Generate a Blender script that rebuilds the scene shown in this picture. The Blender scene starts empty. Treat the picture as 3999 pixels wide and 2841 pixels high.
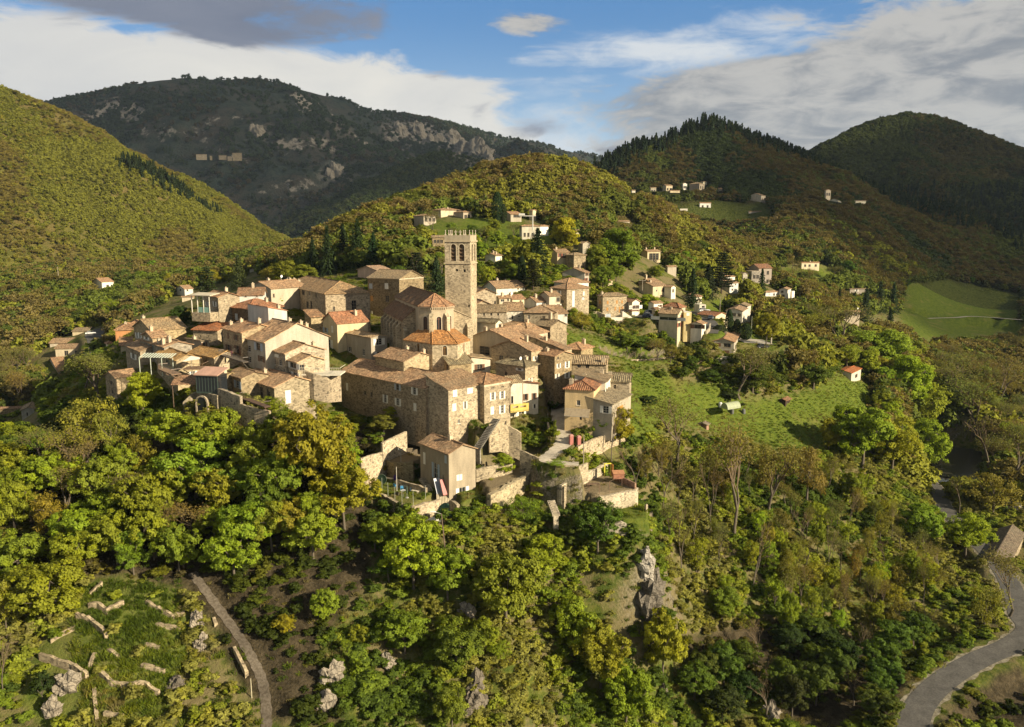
import bpy, math, random
import numpy as np
from mathutils import Vector

C = bpy.context.scene.collection
SC = bpy.context.scene
R = math.radians

# ---------------------------------------------------------------- camera
PITCH = R(9.3)
cam_d = bpy.data.cameras.new('camera'); cam = bpy.data.objects.new('camera', cam_d); C.objects.link(cam)
cam_d.sensor_width = 36; cam_d.lens = 18/math.tan(R(33)); cam_d.clip_end = 20000; cam_d.clip_start = 1
cam.location = (0, 0, 0); cam.rotation_euler = (R(90)-PITCH, 0, 0)
SC.camera = cam

# ---------------------------------------------------------------- light
SUN_AZ, SUN_EL = R(30), R(24)                    # azimuth: right of the view and a little behind the camera
TO_SUN = Vector((math.cos(SUN_AZ)*math.cos(SUN_EL), -math.sin(SUN_AZ)*math.cos(SUN_EL), math.sin(SUN_EL)))
sun_d = bpy.data.lights.new('sun', 'SUN'); sun = bpy.data.objects.new('sun', sun_d); C.objects.link(sun)
sun_d.energy = 4.3; sun_d.angle = R(0.5); sun_d.color = (1.0, 0.87, 0.64)
sun.rotation_euler = TO_SUN.to_track_quat('Z', 'Y').to_euler()
SC.view_settings.view_transform = 'Standard'; SC.view_settings.look = 'None'
SC.view_settings.exposure = 1.15; SC.view_settings.gamma = 1.0
cy = SC.cycles
cy.max_bounces = 4; cy.diffuse_bounces = 2; cy.glossy_bounces = 1; cy.transmission_bounces = 2; cy.transparent_max_bounces = 6
cy.volume_bounces = 0; cy.caustics_reflective = False; cy.caustics_refractive = False
cy.use_denoising = True; cy.denoising_prefilter = 'ACCURATE'; cy.denoising_input_passes = 'RGB_ALBEDO_NORMAL'

# ---------------------------------------------------------------- node helper
class NT:
    def __init__(self, tree): self.t = tree; self.n = tree.nodes; self.l = tree.links
    def set(self, sock, v):
        if v is None: return
        if isinstance(v, bpy.types.NodeSocket): self.l.new(v, sock)
        else:
            if sock.type == 'RGBA' and isinstance(v, (tuple, list)) and len(v) == 3: v = (*v, 1)
            sock.default_value = v
    def node(self, typ, ins=None, **props):
        nd = self.n.new(typ)
        for k, v in props.items(): setattr(nd, k, v)
        for k, v in (ins or {}).items(): self.set(nd.inputs[k], v)
        return nd
    def math(self, op, a, b=None, c=None, clamp=False):
        nd = self.n.new('ShaderNodeMath'); nd.operation = op; nd.use_clamp = clamp
        self.set(nd.inputs[0], a); self.set(nd.inputs[1], b)
        if c is not None: self.set(nd.inputs[2], c)
        return nd.outputs[0]
    def mix(self, f, a, b, blend='MIX'):
        nd = self.n.new('ShaderNodeMix'); nd.data_type = 'RGBA'; nd.blend_type = blend; nd.clamp_factor = True
        self.set(nd.inputs[0], f); self.set(nd.inputs[6], a); self.set(nd.inputs[7], b)
        return nd.outputs[2]
    def noise(self, vec, scale, detail=3, rough=.55, out='Fac', dist=0.0):
        nd = self.node('ShaderNodeTexNoise', {'Scale': scale, 'Detail': detail, 'Roughness': rough, 'Distortion': dist})
        if vec is not None: self.l.new(vec, nd.inputs['Vector'])
        return nd.outputs[out]
    def ramp(self, f, *stops):
        nd = self.n.new('ShaderNodeValToRGB'); cr = nd.color_ramp
        while len(cr.elements) < len(stops): cr.elements.new(.5)
        for e, (p, c) in zip(cr.elements, stops):
            e.position = p; e.color = (*c, 1) if isinstance(c, tuple) else (c, c, c, 1)
        self.set(nd.inputs[0], f); return nd.outputs[0]
    def step(self, v, a, b):
        nd = self.n.new('ShaderNodeMapRange'); nd.interpolation_type = 'SMOOTHSTEP'
        self.set(nd.inputs[0], v); self.set(nd.inputs[1], a); self.set(nd.inputs[2], b)
        return nd.outputs[0]

def new_mat(name, rough=.9, spec=.2):
    m = bpy.data.materials.new(name); m.use_nodes = True
    nt = NT(m.node_tree); b = nt.n['Principled BSDF']
    b.inputs['Roughness'].default_value = rough; b.inputs['Specular IOR Level'].default_value = spec
    return m, nt, b

# ---------------------------------------------------------------- sky with clouds
world = bpy.data.worlds.new('World'); SC.world = world; world.use_nodes = True
def build_sky():
    w = NT(world.node_tree); bg = w.n['Background']
    sky = w.node('ShaderNodeTexSky', sky_type='NISHITA', sun_disc=False)
    sky.sun_elevation = SUN_EL; sky.sun_rotation = math.atan2(TO_SUN.x, TO_SUN.y); sky.air_density = 1.0; sky.dust_density = .6; sky.ozone_density = 2.5
    g = w.node('ShaderNodeTexCoord').outputs['Generated']
    s = w.node('ShaderNodeSeparateXYZ', {0: g})
    x, y, z = s.outputs
    az = w.math('ARCTAN2', x, y); el = w.math('ARCSINE', z)          # radians, right of north / above horizon
    warp = w.node('ShaderNodeCombineXYZ', {0: az, 1: w.math('MULTIPLY', el, 3.0), 2: 0.0}).outputs[0]
    n1 = w.noise(warp, 4.2, 9, .60, dist=.9); n2 = w.noise(warp, 13.0, 10, .66, dist=.6); n3 = w.noise(warp, 1.4, 3, .5)
    def blob(a, e, ra, re, amp=1.0):                                   # a soft bank of cloud about one direction
        da = w.math('DIVIDE', w.math('SUBTRACT', az, a), ra); de = w.math('DIVIDE', w.math('SUBTRACT', el, e), re)
        d = w.math('ADD', w.math('MULTIPLY', da, da), w.math('MULTIPLY', de, de))
        return w.math('MULTIPLY', w.math('EXPONENT', w.math('MULTIPLY', d, -1.0)), amp)
    def total(*bs):
        t = bs[0]
        for b_ in bs[1:]: t = w.math('ADD', t, b_)
        return t
    nz = w.math('ADD', w.math('MULTIPLY', w.math('SUBTRACT', n1, .5), 3.4), w.math('MULTIPLY', w.math('SUBTRACT', n2, .5), 1.7))
    blue = w.mix(w.step(el, 0.03, .27), (.42, .60, .76), (.05, .22, .52))
    base = w.mix(.30, blue, w.mix(1.0, sky.outputs[0], (.14, .14, .14), 'MULTIPLY'))
    # thin white veil
    veil = total(blob(-.05, .13, .25, .05, .7), blob(.22, .21, .2, .035, .9), blob(.05, .06, .3, .05, .9))
    c = w.mix(w.step(w.math('ADD', veil, w.math('MULTIPLY', nz, .55)), .35, 1.0), base, (.66, .70, .74))
    # bright white bank over the left mountain
    wb = total(blob(-.60, .13, .30, .095, 1.5), blob(-.30, .13, .26, .072, 1.5), blob(-.12, .15, .12, .04, .7), blob(-.5, .04, .4, .05, .8), blob(-.17, .10, .2, .03, .6))
    wcol = w.mix(w.step(w.math('ADD', n3, w.math('MULTIPLY', n1, .5)), .5, .95), (.80, .77, .70), (.60, .60, .60))
    c = w.mix(w.step(w.math('ADD', wb, w.math('MULTIPLY', nz, .55)), .46, .86), c, wcol)
    # grey bank to the right
    gb = total(blob(.5, .12, .33, .08, 1.5), blob(.32, .065, .22, .05, 1.3), blob(.28, .16, .18, .035, .9), blob(.58, .19, .2, .06, .9), blob(.02, .245, .07, .02, .8), blob(.5, .03, .4, .05, .8))
    gcol = w.mix(w.step(w.math('ADD', w.math('MULTIPLY', n2, .55), w.math('MULTIPLY', n1, .6)), .46, .66), (.25, .27, .30), (.50, .49, .47))
    c = w.mix(w.step(w.math('ADD', gb, w.math('MULTIPLY', nz, .66)), .46, .86), c, gcol)
    # violet grey clouds top left, and small dark scraps
    db = total(blob(-.40, .255, .24, .034, 1.35), blob(-.30, .225, .10, .02, .9), blob(-.09, .19, .045, .011, .85), blob(.03, .128, .07, .016, .95), blob(.13, .10, .04, .010, 1.0), blob(-.58, .135, .05, .012, .7), blob(-.02, .15, .05, .013, .7))
    c = w.mix(w.step(w.math('ADD', db, w.math('MULTIPLY', nz, .85)), .5, 1.25), c, w.mix(n1, (.10, .13, .21), (.26, .28, .34)))
    # overhead and behind: the sky model at strength 0.1 through a broken layer of cloud
    over = w.mix(.62, w.mix(1.0, sky.outputs[0], (.1, .1, .1), 'MULTIPLY'), w.mix(n1, (.30, .30, .27), (.56, .54, .47)))
    away = w.math('MAXIMUM', w.step(el, .27, .45), w.step(w.math('ABSOLUTE', az), .9, 1.3))
    c = w.mix(away, c, over)
    w.set(bg.inputs[0], c); bg.inputs[1].default_value = .48
    return bg
sky_bg = build_sky()

# ---------------------------------------------------------------- survey: a sight line of the photograph to a place in the world
F = 3999/2/math.tan(R(33)); cp, sp = math.cos(PITCH), math.sin(PITCH)
ZOOM = {'1': (700, 1000, 2.706), '2': (350, 1200, 2.8575), '3': (1300, 1250, 2.953), '4': (1400, 850, 2.953), '5': (1800, 1150, 2.953),
        '6': (1300, 1600, 2.8575), '7': (1900, 1500, 2.499), 'a': (1550, 700, 2.8575), 'b': (2200, 950, 2.8575), 'c': (2600, 1000, 2.32),
        'd': (2300, 600, 1.905), 'e': (0, 1000, 2.32), 'f': (2400, 1350, 2.078), 'g': (3300, 1000, 1.624), 'm': (0, 0, 1.143),
        'n': (2000, 0, 1.1436), 'p': (0, 1500, 1.7585), 'q': (0, 2100, 2.078), 'r': (900, 1900, 1.7255), 's': (1900, 1900, .9818), 't': (2900, 1700, .8098),
        'u': (2000, 1700, 1.301), 'v': (3000, 1700, 1.302), 'w': (2400, 2100, 1.247), '0': (0, 0, 1.0), '9': (0, 0, .5717)}
def S(k, x, y): o = ZOOM[k]; return o[0]+x/o[2], o[1]+y/o[2]
def ray(px, py):
    a = (px-1999.5)/F; v = (1420.5-py)/F
    return np.array((a, cp+v*sp, -sp+v*cp))
def at(px, py, Y): d = ray(px, py); return Vector(d*(Y/d[1]))
def at_z(px, py, z): d = ray(px, py); return Vector(d*(z/d[2]))
def proj(x, y, z):
    d = y*cp - z*sp; v = y*sp + z*cp
    return 1999.5+F*x/d, 1420.5-F*v/d

# ---------------------------------------------------------------- value noise (numpy)
def _hash(ix, iy, seed):
    h = (ix.astype(np.int64)*374761393 + iy.astype(np.int64)*668265263 + seed*974711) & 0xffffffff
    h = ((h ^ (h >> 13))*1274126177) & 0xffffffff
    return ((h ^ (h >> 16)) & 0xffff)/65535.0
def vnoise(x, y, seed=0):
    x0, y0 = np.floor(x), np.floor(y); fx, fy = x-x0, y-y0
    fx = fx*fx*(3-2*fx); fy = fy*fy*(3-2*fy)
    a, b = _hash(x0, y0, seed), _hash(x0+1, y0, seed); c, d = _hash(x0, y0+1, seed), _hash(x0+1, y0+1, seed)
    return (a*(1-fx)+b*fx)*(1-fy) + (c*(1-fx)+d*fx)*fy
def fbm(x, y, seed=0, octs=4, gain=.5):
    s, amp, n = 0, 1.0, 0
    for o in range(octs):
        s = s + amp*(vnoise(x*2**o+17.3*o, y*2**o-9.1*o, seed+o)-.5); n += amp; amp *= gain
    return s/n*2

# ---------------------------------------------------------------- mesh collector
class MB:
    def __init__(self): self.v = []; self.f = []; self.uv = []; self.mi = []
    def poly(self, pts, uv=None, mi=0):
        i = len(self.v); self.v.extend(tuple(p) for p in pts); self.f.append(tuple(range(i, i+len(pts))))
        if uv is None:
            p0 = Vector(pts[0]); nrm = Vector((0, 0, 0))
            for k in range(1, len(pts)-1): nrm += (Vector(pts[k])-p0).cross(Vector(pts[k+1])-p0)
            if nrm.length > 1e-9: nrm.normalize()
            if abs(nrm.z) > .95: uv = [(p[0], p[1]) for p in pts]
            else:
                e = Vector((-nrm.y, nrm.x, 0)).normalized(); sdir = nrm.cross(e)
                uv = [(Vector(p).dot(e), Vector(p).dot(sdir)) for p in pts]
        self.uv.extend(uv); self.mi.append(mi)
    def box(self, a, b, mi=0):
        (x0, y0, z0), (x1, y1, z1) = a, b
        p = [(x0, y0, z0), (x1, y0, z0), (x1, y1, z0), (x0, y1, z0), (x0, y0, z1), (x1, y0, z1), (x1, y1, z1), (x0, y1, z1)]
        for q in ((0, 3, 2, 1), (4, 5, 6, 7), (0, 1, 5, 4), (1, 2, 6, 5), (2, 3, 7, 6), (3, 0, 4, 7)): self.poly([p[k] for k in q], None, mi)
    def slab(self, top, t, mi=0, skip=()):                 # polygon 'top' with thickness t straight down
        self.poly(top, None, mi); bot = [(p[0], p[1], p[2]-t) for p in top]
        self.poly(bot[::-1], None, mi); n = len(top)
        for k in range(n):
            if k in skip: continue
            j = (k+1) % n; self.poly([bot[k], bot[j], top[j], top[k]], None, mi)
    def tube(self, p, q, r0, r1=None, n=6, mi=0, cap=True):
        r1 = r0 if r1 is None else r1; p, q = Vector(p), Vector(q); d = (q-p)
        if d.length < 1e-6: return
        d.normalize(); a = d.orthogonal().normalized(); b = d.cross(a)
        c0 = [p+(a*math.cos(2*math.pi*k/n)+b*math.sin(2*math.pi*k/n))*r0 for k in range(n)]
        c1 = [q+(a*math.cos(2*math.pi*k/n)+b*math.sin(2*math.pi*k/n))*r1 for k in range(n)]
        for k in range(n):
            j = (k+1) % n; self.poly([c0[k], c0[j], c1[j], c1[k]], [(k/n, 0), ((k+1)/n, 0), ((k+1)/n, 1), (k/n, 1)], mi)
        if cap: self.poly(c1, None, mi); self.poly(c0[::-1], None, mi)
    def build(self, name, mats, parent=None, color=None, smooth=False):
        me = bpy.data.meshes.new(name); me.from_pydata(self.v, [], self.f)
        uvl = me.uv_layers.new(name='UVMap'); uvl.data.foreach_set('uv', np.array(self.uv, dtype=np.float32).ravel())
        mats = mats if isinstance(mats, (list, tuple)) else [mats]
        for m in mats: me.materials.append(m)
        if len(mats) > 1: me.polygons.foreach_set('material_index', self.mi)
        if smooth: me.polygons.foreach_set('use_smooth', [True]*len(self.f))
        me.update(); return link(name, me, parent, color)
def link(name, me, parent=None, color=None):
    o = bpy.data.objects.new(name, me); C.objects.link(o)
    if parent is not None: o.parent = parent
    if color is not None: o.color = (*color, 1) if len(color) == 3 else color
    return o
def tag(o, label=None, cat=None, group=None, kind=None):
    if label: o['label'] = label
    if cat: o['category'] = cat
    if group: o['group'] = group
    if kind: o['kind'] = kind
    return o
def thing(name, loc, rz, label, cat, group=None):
    o = bpy.data.objects.new(name, None); C.objects.link(o); o.location = loc; o.rotation_euler = (0, 0, rz); o.empty_display_size = .3
    return tag(o, label, cat, group)
def mesh_np(name, verts, faces, mats=(), smooth=False):    # many equal faces at once
    me = bpy.data.meshes.new(name); k = faces.shape[1]; n = len(faces)
    me.vertices.add(len(verts)); me.vertices.foreach_set('co', np.asarray(verts, np.float32).ravel())
    me.loops.add(n*k); me.loops.foreach_set('vertex_index', np.asarray(faces, np.int32).ravel())
    me.polygons.add(n); me.polygons.foreach_set('loop_start', np.arange(0, n*k, k, dtype=np.int32))
    if smooth: me.polygons.foreach_set('use_smooth', np.ones(n, bool))
    me.update(calc_edges=True)
    for m in mats: me.materials.append(m)
    return me

# ---------------------------------------------------------------- materials (object colour = the paint or stone colour of that object)
def obj_col(nt): return nt.node('ShaderNodeObjectInfo').outputs['Color']
def uvm(nt, scale=None):
    u = nt.node('ShaderNodeTexCoord').outputs['UV']
    if scale is None: return u
    return nt.node('ShaderNodeMapping', {'Vector': u, 'Scale': scale}).outputs[0]
def bump(nt, b, h, strength, dist=.05):
    nd = nt.node('ShaderNodeBump', {'Strength': strength, 'Distance': dist, 'Height': h}); nt.l.new(nd.outputs[0], b.inputs['Normal'])

def m_stone(name, bw=.46, bh=.24, contrast=1.0):
    m, nt, b = new_mat(name, .95, .1)
    u = uvm(nt); warp = nt.noise(u, 1.7, 3, .6, 'Color')
    uu = nt.node('ShaderNodeVectorMath', {0: u, 1: nt.node('ShaderNodeVectorMath', {0: warp, 1: (.32, .32, 0)}, operation='MULTIPLY').outputs[0]}, operation='ADD').outputs[0]
    br = nt.node('ShaderNodeTexBrick', {'Vector': uu, 'Color1': (.55, .54, .52), 'Color2': (1.22, 1.2, 1.16), 'Mortar': (1.05, 1.0, .9), 'Scale': 1.0,
                 'Mortar Size': .018, 'Mortar Smooth': .4, 'Bias': .1, 'Brick Width': bw, 'Row Height': bh})
    vo = nt.node('ShaderNodeTexVoronoi', {'Vector': uu, 'Scale': 2.5}); cell = nt.node('ShaderNodeSeparateColor', {0: vo.outputs['Color']}).outputs[0]
    dark = nt.step(cell, .86, .95)
    big = nt.noise(u, .16, 4, .6); mid = nt.noise(u, 1.1, 4, .65)
    f = nt.math('MULTIPLY', nt.ramp(big, (.3, .76), (.7, 1.16)), nt.ramp(mid, (.25, .84), (.75, 1.14)))
    base = nt.mix(1.0, obj_col(nt), br.outputs[0], 'MULTIPLY')
    base = nt.mix(nt.math('MULTIPLY', dark, .62*contrast), base, nt.mix(1.0, obj_col(nt), (.28, .27, .29), 'MULTIPLY'))
    base = nt.mix(1.0, base, nt.node('ShaderNodeCombineColor', {0: f, 1: f, 2: f}).outputs[0], 'MULTIPLY')
    nt.l.new(base, b.inputs['Base Color'])
    bump(nt, b, nt.math('ADD', br.outputs['Fac'], nt.math('MULTIPLY', mid, -1.4)), .55, -.06)
    return m
def m_plaster():
    m, nt, b = new_mat('plaster', .92, .15); u = uvm(nt)
    stain = nt.noise(uvm(nt, (.5, .12, 1)), 1.3, 5, .65); fine = nt.noise(u, 3.5, 4, .6); patch = nt.step(nt.noise(u, .45, 5, .7), .56, .68)
    f = nt.math('MULTIPLY', nt.ramp(stain, (.3, .72), (.65, 1.08)), nt.ramp(fine, (.3, .88), (.7, 1.08)))
    base = nt.mix(1.0, obj_col(nt), nt.node('ShaderNodeCombineColor', {0: f, 1: f, 2: f}).outputs[0], 'MULTIPLY')
    base = nt.mix(nt.math('MULTIPLY', patch, .35), base, nt.mix(1.0, base, (.55, .5, .44), 'MULTIPLY'))
    nt.l.new(base, b.inputs['Base Color']); bump(nt, b, fine, .25, .03)
    return m
def m_tile(name='roof_tile', pitch=.30, row=.40, stripes=1.0):
    m, nt, b = new_mat(name, .9, .15); u = uvm(nt)
    wob = nt.noise(u, .8, 3, .6, 'Color')
    uu = nt.node('ShaderNodeVectorMath', {0: u, 1: nt.node('ShaderNodeVectorMath', {0: wob, 1: (.16, .3, 0)}, operation='MULTIPLY').outputs[0]}, operation='ADD').outputs[0]
    sx = nt.node('ShaderNodeSeparateXYZ', {0: uu})
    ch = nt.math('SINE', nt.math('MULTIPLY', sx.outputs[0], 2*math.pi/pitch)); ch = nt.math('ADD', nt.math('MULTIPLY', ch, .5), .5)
    br = nt.node('ShaderNodeTexBrick', {'Vector': uu, 'Color1': (.50, .46, .44), 'Color2': (1.34, 1.26, 1.12), 'Mortar': (.34, .30, .28), 'Scale': 1.0, 'Mortar Size': .022,
                 'Mortar Smooth': .6, 'Brick Width': pitch, 'Row Height': row, 'Bias': .05}, offset=.0)
    lich = nt.step(nt.noise(u, .33, 6, .68), .44, .66); mott = nt.noise(u, 1.6, 4, .7)
    oc = obj_col(nt)
    base = nt.mix(1.0, oc, br.outputs[0], 'MULTIPLY')
    base = nt.mix(nt.math('MULTIPLY', lich, .5), base, nt.mix(.35, (.22, .195, .13), nt.mix(1.0, oc, (.62, .62, .6), 'MULTIPLY')))
    fm = nt.ramp(mott, (.25, .62), (.75, 1.35)); base = nt.mix(1.0, base, fm, 'MULTIPLY')
    base = nt.mix(nt.math('MULTIPLY', nt.math('POWER', nt.math('SUBTRACT', 1.0, ch), 2.0), .5*stripes), base, nt.mix(1.0, base, (.38, .34, .31), 'MULTIPLY'))  # channels darkened: their shade and some lichen put into the colour
    nt.l.new(base, b.inputs['Base Color'])
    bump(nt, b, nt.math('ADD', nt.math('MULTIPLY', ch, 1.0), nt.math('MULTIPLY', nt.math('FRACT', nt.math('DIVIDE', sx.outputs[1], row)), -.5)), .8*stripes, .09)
    return m
def m_paint(name='paint', rough=.6, var=.15):
    m, nt, b = new_mat(name, rough, .3)
    tc = nt.node('ShaderNodeTexCoord').outputs['Object']
    f = nt.ramp(nt.noise(tc, 2.2, 4, .6), (.25, 1-var), (.75, 1+var*.5))
    nt.l.new(nt.mix(1.0, obj_col(nt), f, 'MULTIPLY'), b.inputs['Base Color']); return m
def m_glass():
    m, nt, b = new_mat('window_glass', .12, .5); b.inputs['Base Color'].default_value = (.018, .02, .022, 1); return m
STONE = m_stone('rubble_stone'); ASHLAR = m_stone('dry_stone', .38, .2, 1.2); PLASTER = m_plaster(); TILE = m_tile(); TILE2 = m_tile('wide_roof_tile', .46, .6, 1.25); PAINT = m_paint(); GLASS = m_glass()
METAL = m_paint('painted_metal', .4, .08); WOOD = m_paint('weathered_wood', .85, .35)

# floor level of the houses, surveyed as ground points (x, y, z in metres from the camera)
FLOORS = [(-18,161,-40.2),(-13,157,-40.3),(-6,162,-39.5),(-24,172,-33.4),(-14,174,-33.4),(-9,180,-32.6),(-0,170,-41.4),(21,172,-37.0),(27,178,-38.1),(23,190,-35.0),(10,180,-35.0),(3,172,-35.5),(4,181,-32.4),(-1,190,-30.9),(13,189,-35.3),(18,203,-32.5),(12,214,-29.7),(-10,214,-25.1),(-1,219,-25.1),(-4,204,-25.9),(4,203,-27.4),(10,207,-28.2),(-11,226,-22.5),(-10,218,-22.9),(-5,262,-21.3),(0,244,-22.9),(-4,240,-22.3),(8,246,-25.0),(13,236,-26.1),(17,250,-23.9),(19,264,-20.2),(26,282,-18.1),(23,300,-12.9),(17,304,-11.5),(-50,212,-27.9),(-33,232,-24.0),(-37,272,-18.0),(-47,278,-16.2),(-75,200,-23.4),(-74,214,-20.9),(-69,226,-21.0),(-66,197,-23.1),(-57,184,-22.5),(-59,172,-29.0),(-52,166,-28.8),(-44,197,-29.7),(-34,189,-30.3),(-48,155,-36.9),(-55,158,-31.5),(-71,165,-33.4),(-65,169,-30.0),(-78,175,-30.1),(-83,181,-27.2),(-88,192,-27.9),(-118,232,-31.6),(-117,240,-30.9),(-104,207,-31.8),(-88,172,-36.0),(-72,191,-27.3),(-72,182,-28.2),(30,262,-28.1),(40,263,-28.1),(53,250,-31.6),(56,262,-28.6),(60,250,-30.9),(74,284,-33.0),(88,300,-34.1),(94,316,-33.1),(70,246,-37.9),(49,274,-26.3),(48,262,-26.7),(55,312,-23.4),(54,304,-24.1),(62,306,-22.8),(68,400,-13.2),(68,345,-16.5),(74,318,-28.2),(71,300,-28.8),(103,380,-24.9),(102,372,-27.4),(134,430,-24.8),(128,424,-23.7),(120,410,-24.7),(129,400,-32.6),(140,402,-31.4),(145,408,-32.2),(197,540,-21.7),(177,420,-45.4),(223,520,-38.1),(124,283,-52.4),(85,240,-53.2),(54,212,-54.0),(126,190,-86.8),(126,203,-87.3),(-43,392,3.8),(-36,408,8.6),(-24,402,7.9),(-1,405,5.4),(11,415,7.6),(4,360,-1.0),(13,366,-0.4),(-33,330,-3.9),(-6,300,-10.6),(30,335,-6.5),(32,400,-0.8),(63,470,5.1),(36,296,-19.6),(-249,480,-32.8),(-174,420,-31.3),(-167,400,-33.5),(-191,340,-43.8),(-175,300,-55.1),(-178,258,-62.5),(-161,252,-61.5),(-195,330,-48.0),(-183,312,-48.2),(-124,240,-35.3),(-172,520,-27.6),(145,760,39.6),(145,740,36.9),(162,765,42.0),(176,760,39.5),(186,785,44.7),(198,770,38.4),(228,735,31.0),(164,700,23.9),(144,690,19.5),(204,690,16.2),(269,690,30.5),(295,690,25.8),(130,755,39.0),(107,720,36.1)]

# ================================================================ terrain
# surveyed ground points: picture point and distance in metres
CTRL = [
 # crag under the village, from the lawn wall down
 (1750,1945,143),(1640,1930,142),(1500,1870,147),(1700,2010,138),(1800,2140,136),(1950,2150,134),(2000,2200,132),(2000,2500,121),(2000,2841,109),(1600,2200,131),(1600,2500,120),(1600,2841,107),
 (1300,2100,130),(1250,2400,120),(1300,2841,104),(2300,2200,140),(2300,2500,129),(2300,2841,116),
 (2300,2000,149),(2450,1960,152),(2150,2050,143),(2560,2060,152),
 # right hand slope to the road
 (2600,2200,149),(2600,2500,137),(2600,2841,122),(3000,2200,164),(3000,2500,149),(3000,2841,127),(3500,2500,157),(3500,2300,172),(3500,2100,198),(3560,2841,124),(3720,2620,141),(3999,2520,152),
 (3999,2700,140),(3900,2841,128),(3000,2000,178),(3300,2100,187),(3000,1800,203),(2700,1750,198),(2500,1700,188),(2400,1900,160),(2700,1950,172),
 # meadow and valley right
 (2550,1500,215),(2700,1600,221),(2900,1600,232),(3100,1650,236),(3300,1550,262),(3300,1460,285),(3400,1700,241),(3600,1900,250),(3690,1970,232),(3750,1860,272),(3860,1880,268),(3999,2000,230),(3999,2250,181),(3999,1700,322),
 (3700,1450,400),(3999,1450,425),(3700,1240,560),(3999,1260,560),(3700,1130,680),(3999,1120,690),(3300,1300,360),(3500,1350,400),(3000,1300,322),(3100,1100,520),(2700,1100,420),(2900,1250,342),
 (2700,1300,295),(2620,1290,272),(2500,1250,275),(2424,1251,266),(2500,1400,236),(2750,1400,264),(2650,1420,250),(2300,1300,242),(2300,1480,205),(2260,1190,262),(2200,1060,330),(2000,1000,345),(1800,960,360),(1600,960,340),(2600,980,480),(2900,1000,560),(2850,800,720),(3200,920,740),(3500,1000,740),
 # village hill
 (1660,1685,160),(1600,1668,165),(1480,1640,174),(1345,1612,184),(1290,1590,184),(2170,1660,170),(2200,1790,157),(2080,1850,152),(2000,1700,166),(2300,1640,168),(2450,1660,178),(1900,1450,192),(1500,1420,190),(1500,1300,215),(1800,1260,216),(2100,1300,215),
 (1250,1480,182),(1150,1480,178),(1050,1560,164),(900,1620,160),(1200,1620,164),(700,1640,160),(600,1600,166),(413,1560,178),(520,1480,190),(700,1500,182),(800,1330,205),(1000,1300,210),(1200,1270,222),(1000,1180,260),(1300,1100,290),
 # wooded slope left
 (1250,1820,147),(1400,1850,147),(1300,1760,152),(1000,1760,150),(700,1760,150),(400,1720,155),(1000,1950,138),(700,1950,139),(400,1950,138),(100,1800,150),(1000,2200,126),(700,2200,125),(400,2200,124),(100,2100,130),
 (1000,2500,115),(1050,2800,105),(700,2350,119),(400,2600,108),(700,2600,110),(150,2600,109),(200,2841,100),(600,2841,101),(-200,2400,115),(-200,2841,100),
 (0,1700,230),(60,1610,258),(0,1950,160),(230,1460,300),(230,1300,380),(0,1250,420),(400,1110,480),(380,1330,330),(700,1160,420),(700,1100,520),(950,1080,470),(500,1250,350),(1150,1000,620),(1300,960,560),(-300,1300,420),(-300,1700,220),
 (4300,2841,125),(4300,2300,180),(4300,1700,330),(4300,1250,560),
]
WORLD_CTRL = [(0,60,-95),(-60,60,-90),(60,60,-95),(30,85,-92),(-30,85,-84),(110,85,-92),(-90,85,-80),(-70,70,-84),(-25,100,-74),(60,100,-88),(110,115,-87),(-600,900,-40),(-300,900,-55),(0,900,-55),(-350,1500,-50),(-200,2500,-30),(0,1500,-40),(300,1100,-40),(700,900,-40),(900,1500,-40),
              (0,3500,0),(-2000,3500,0),(2000,3500,0),(-3500,5000,0),(3500,5000,0),(0,5500,0),(60,640,-50),(-80,700,-60),(-500,430,-45),(600,640,-50),(1000,1000,-30)]
ZL = at(*S('6', 1290, 972), 143).z                       # lawn level of the lower house; the other garden levels from it
ZV = ZL+1.3; ZU = ZL+3.2; ZY = ZL-3.0; ZT = at(*S('7', 1300, 1045), 148).z; ZG = ZT-3.0
FEET = []                                               # the ground on and at the foot of the garden terraces
def _feet(k, pts, z, dz, off=2.2):
    for x, y in pts: q = at_z(*S(k, x, y), z); FEET.append((q.x, q.y-off, z+dz))
_feet('6', [(330, 800), (480, 905), (620, 975), (757, 1058), (898, 1078)], ZL, -3.0); _feet('6', [(950, 1290), (1150, 1330), (1350, 1290)], ZY, -1.0); _feet('6', [(1440, 1060), (1600, 1030), (1700, 980)], ZL, -2.5)
_feet('6', [(700, 850), (1000, 900), (1200, 800), (1000, 700)], ZL, 0, 0); _feet('6', [(1800, 760), (2050, 690), (2200, 640)], ZV, 0, 0); _feet('6', [(760, 530)], ZU, 0, 0)
_feet('6', [(1800, 935), (1950, 850), (2100, 760), (2260, 695)], ZV, -4.6); _feet('7', [(1120, 1100), (1250, 1085), (1380, 1060)], ZT, -3.2, 1.5); _feet('7', [(1300, 1000), (1150, 960)], ZT, 0, 0)
_feet('7', [(1060, 1345), (1200, 1350), (1365, 1350), (1590, 1330)], ZG, -3.2, 1.6); _feet('7', [(1250, 1250), (1450, 1270)], ZG, 0, 0); _feet('7', [(820, 1040), (950, 1085)], ZT, -2.4, 1.5)
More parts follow.
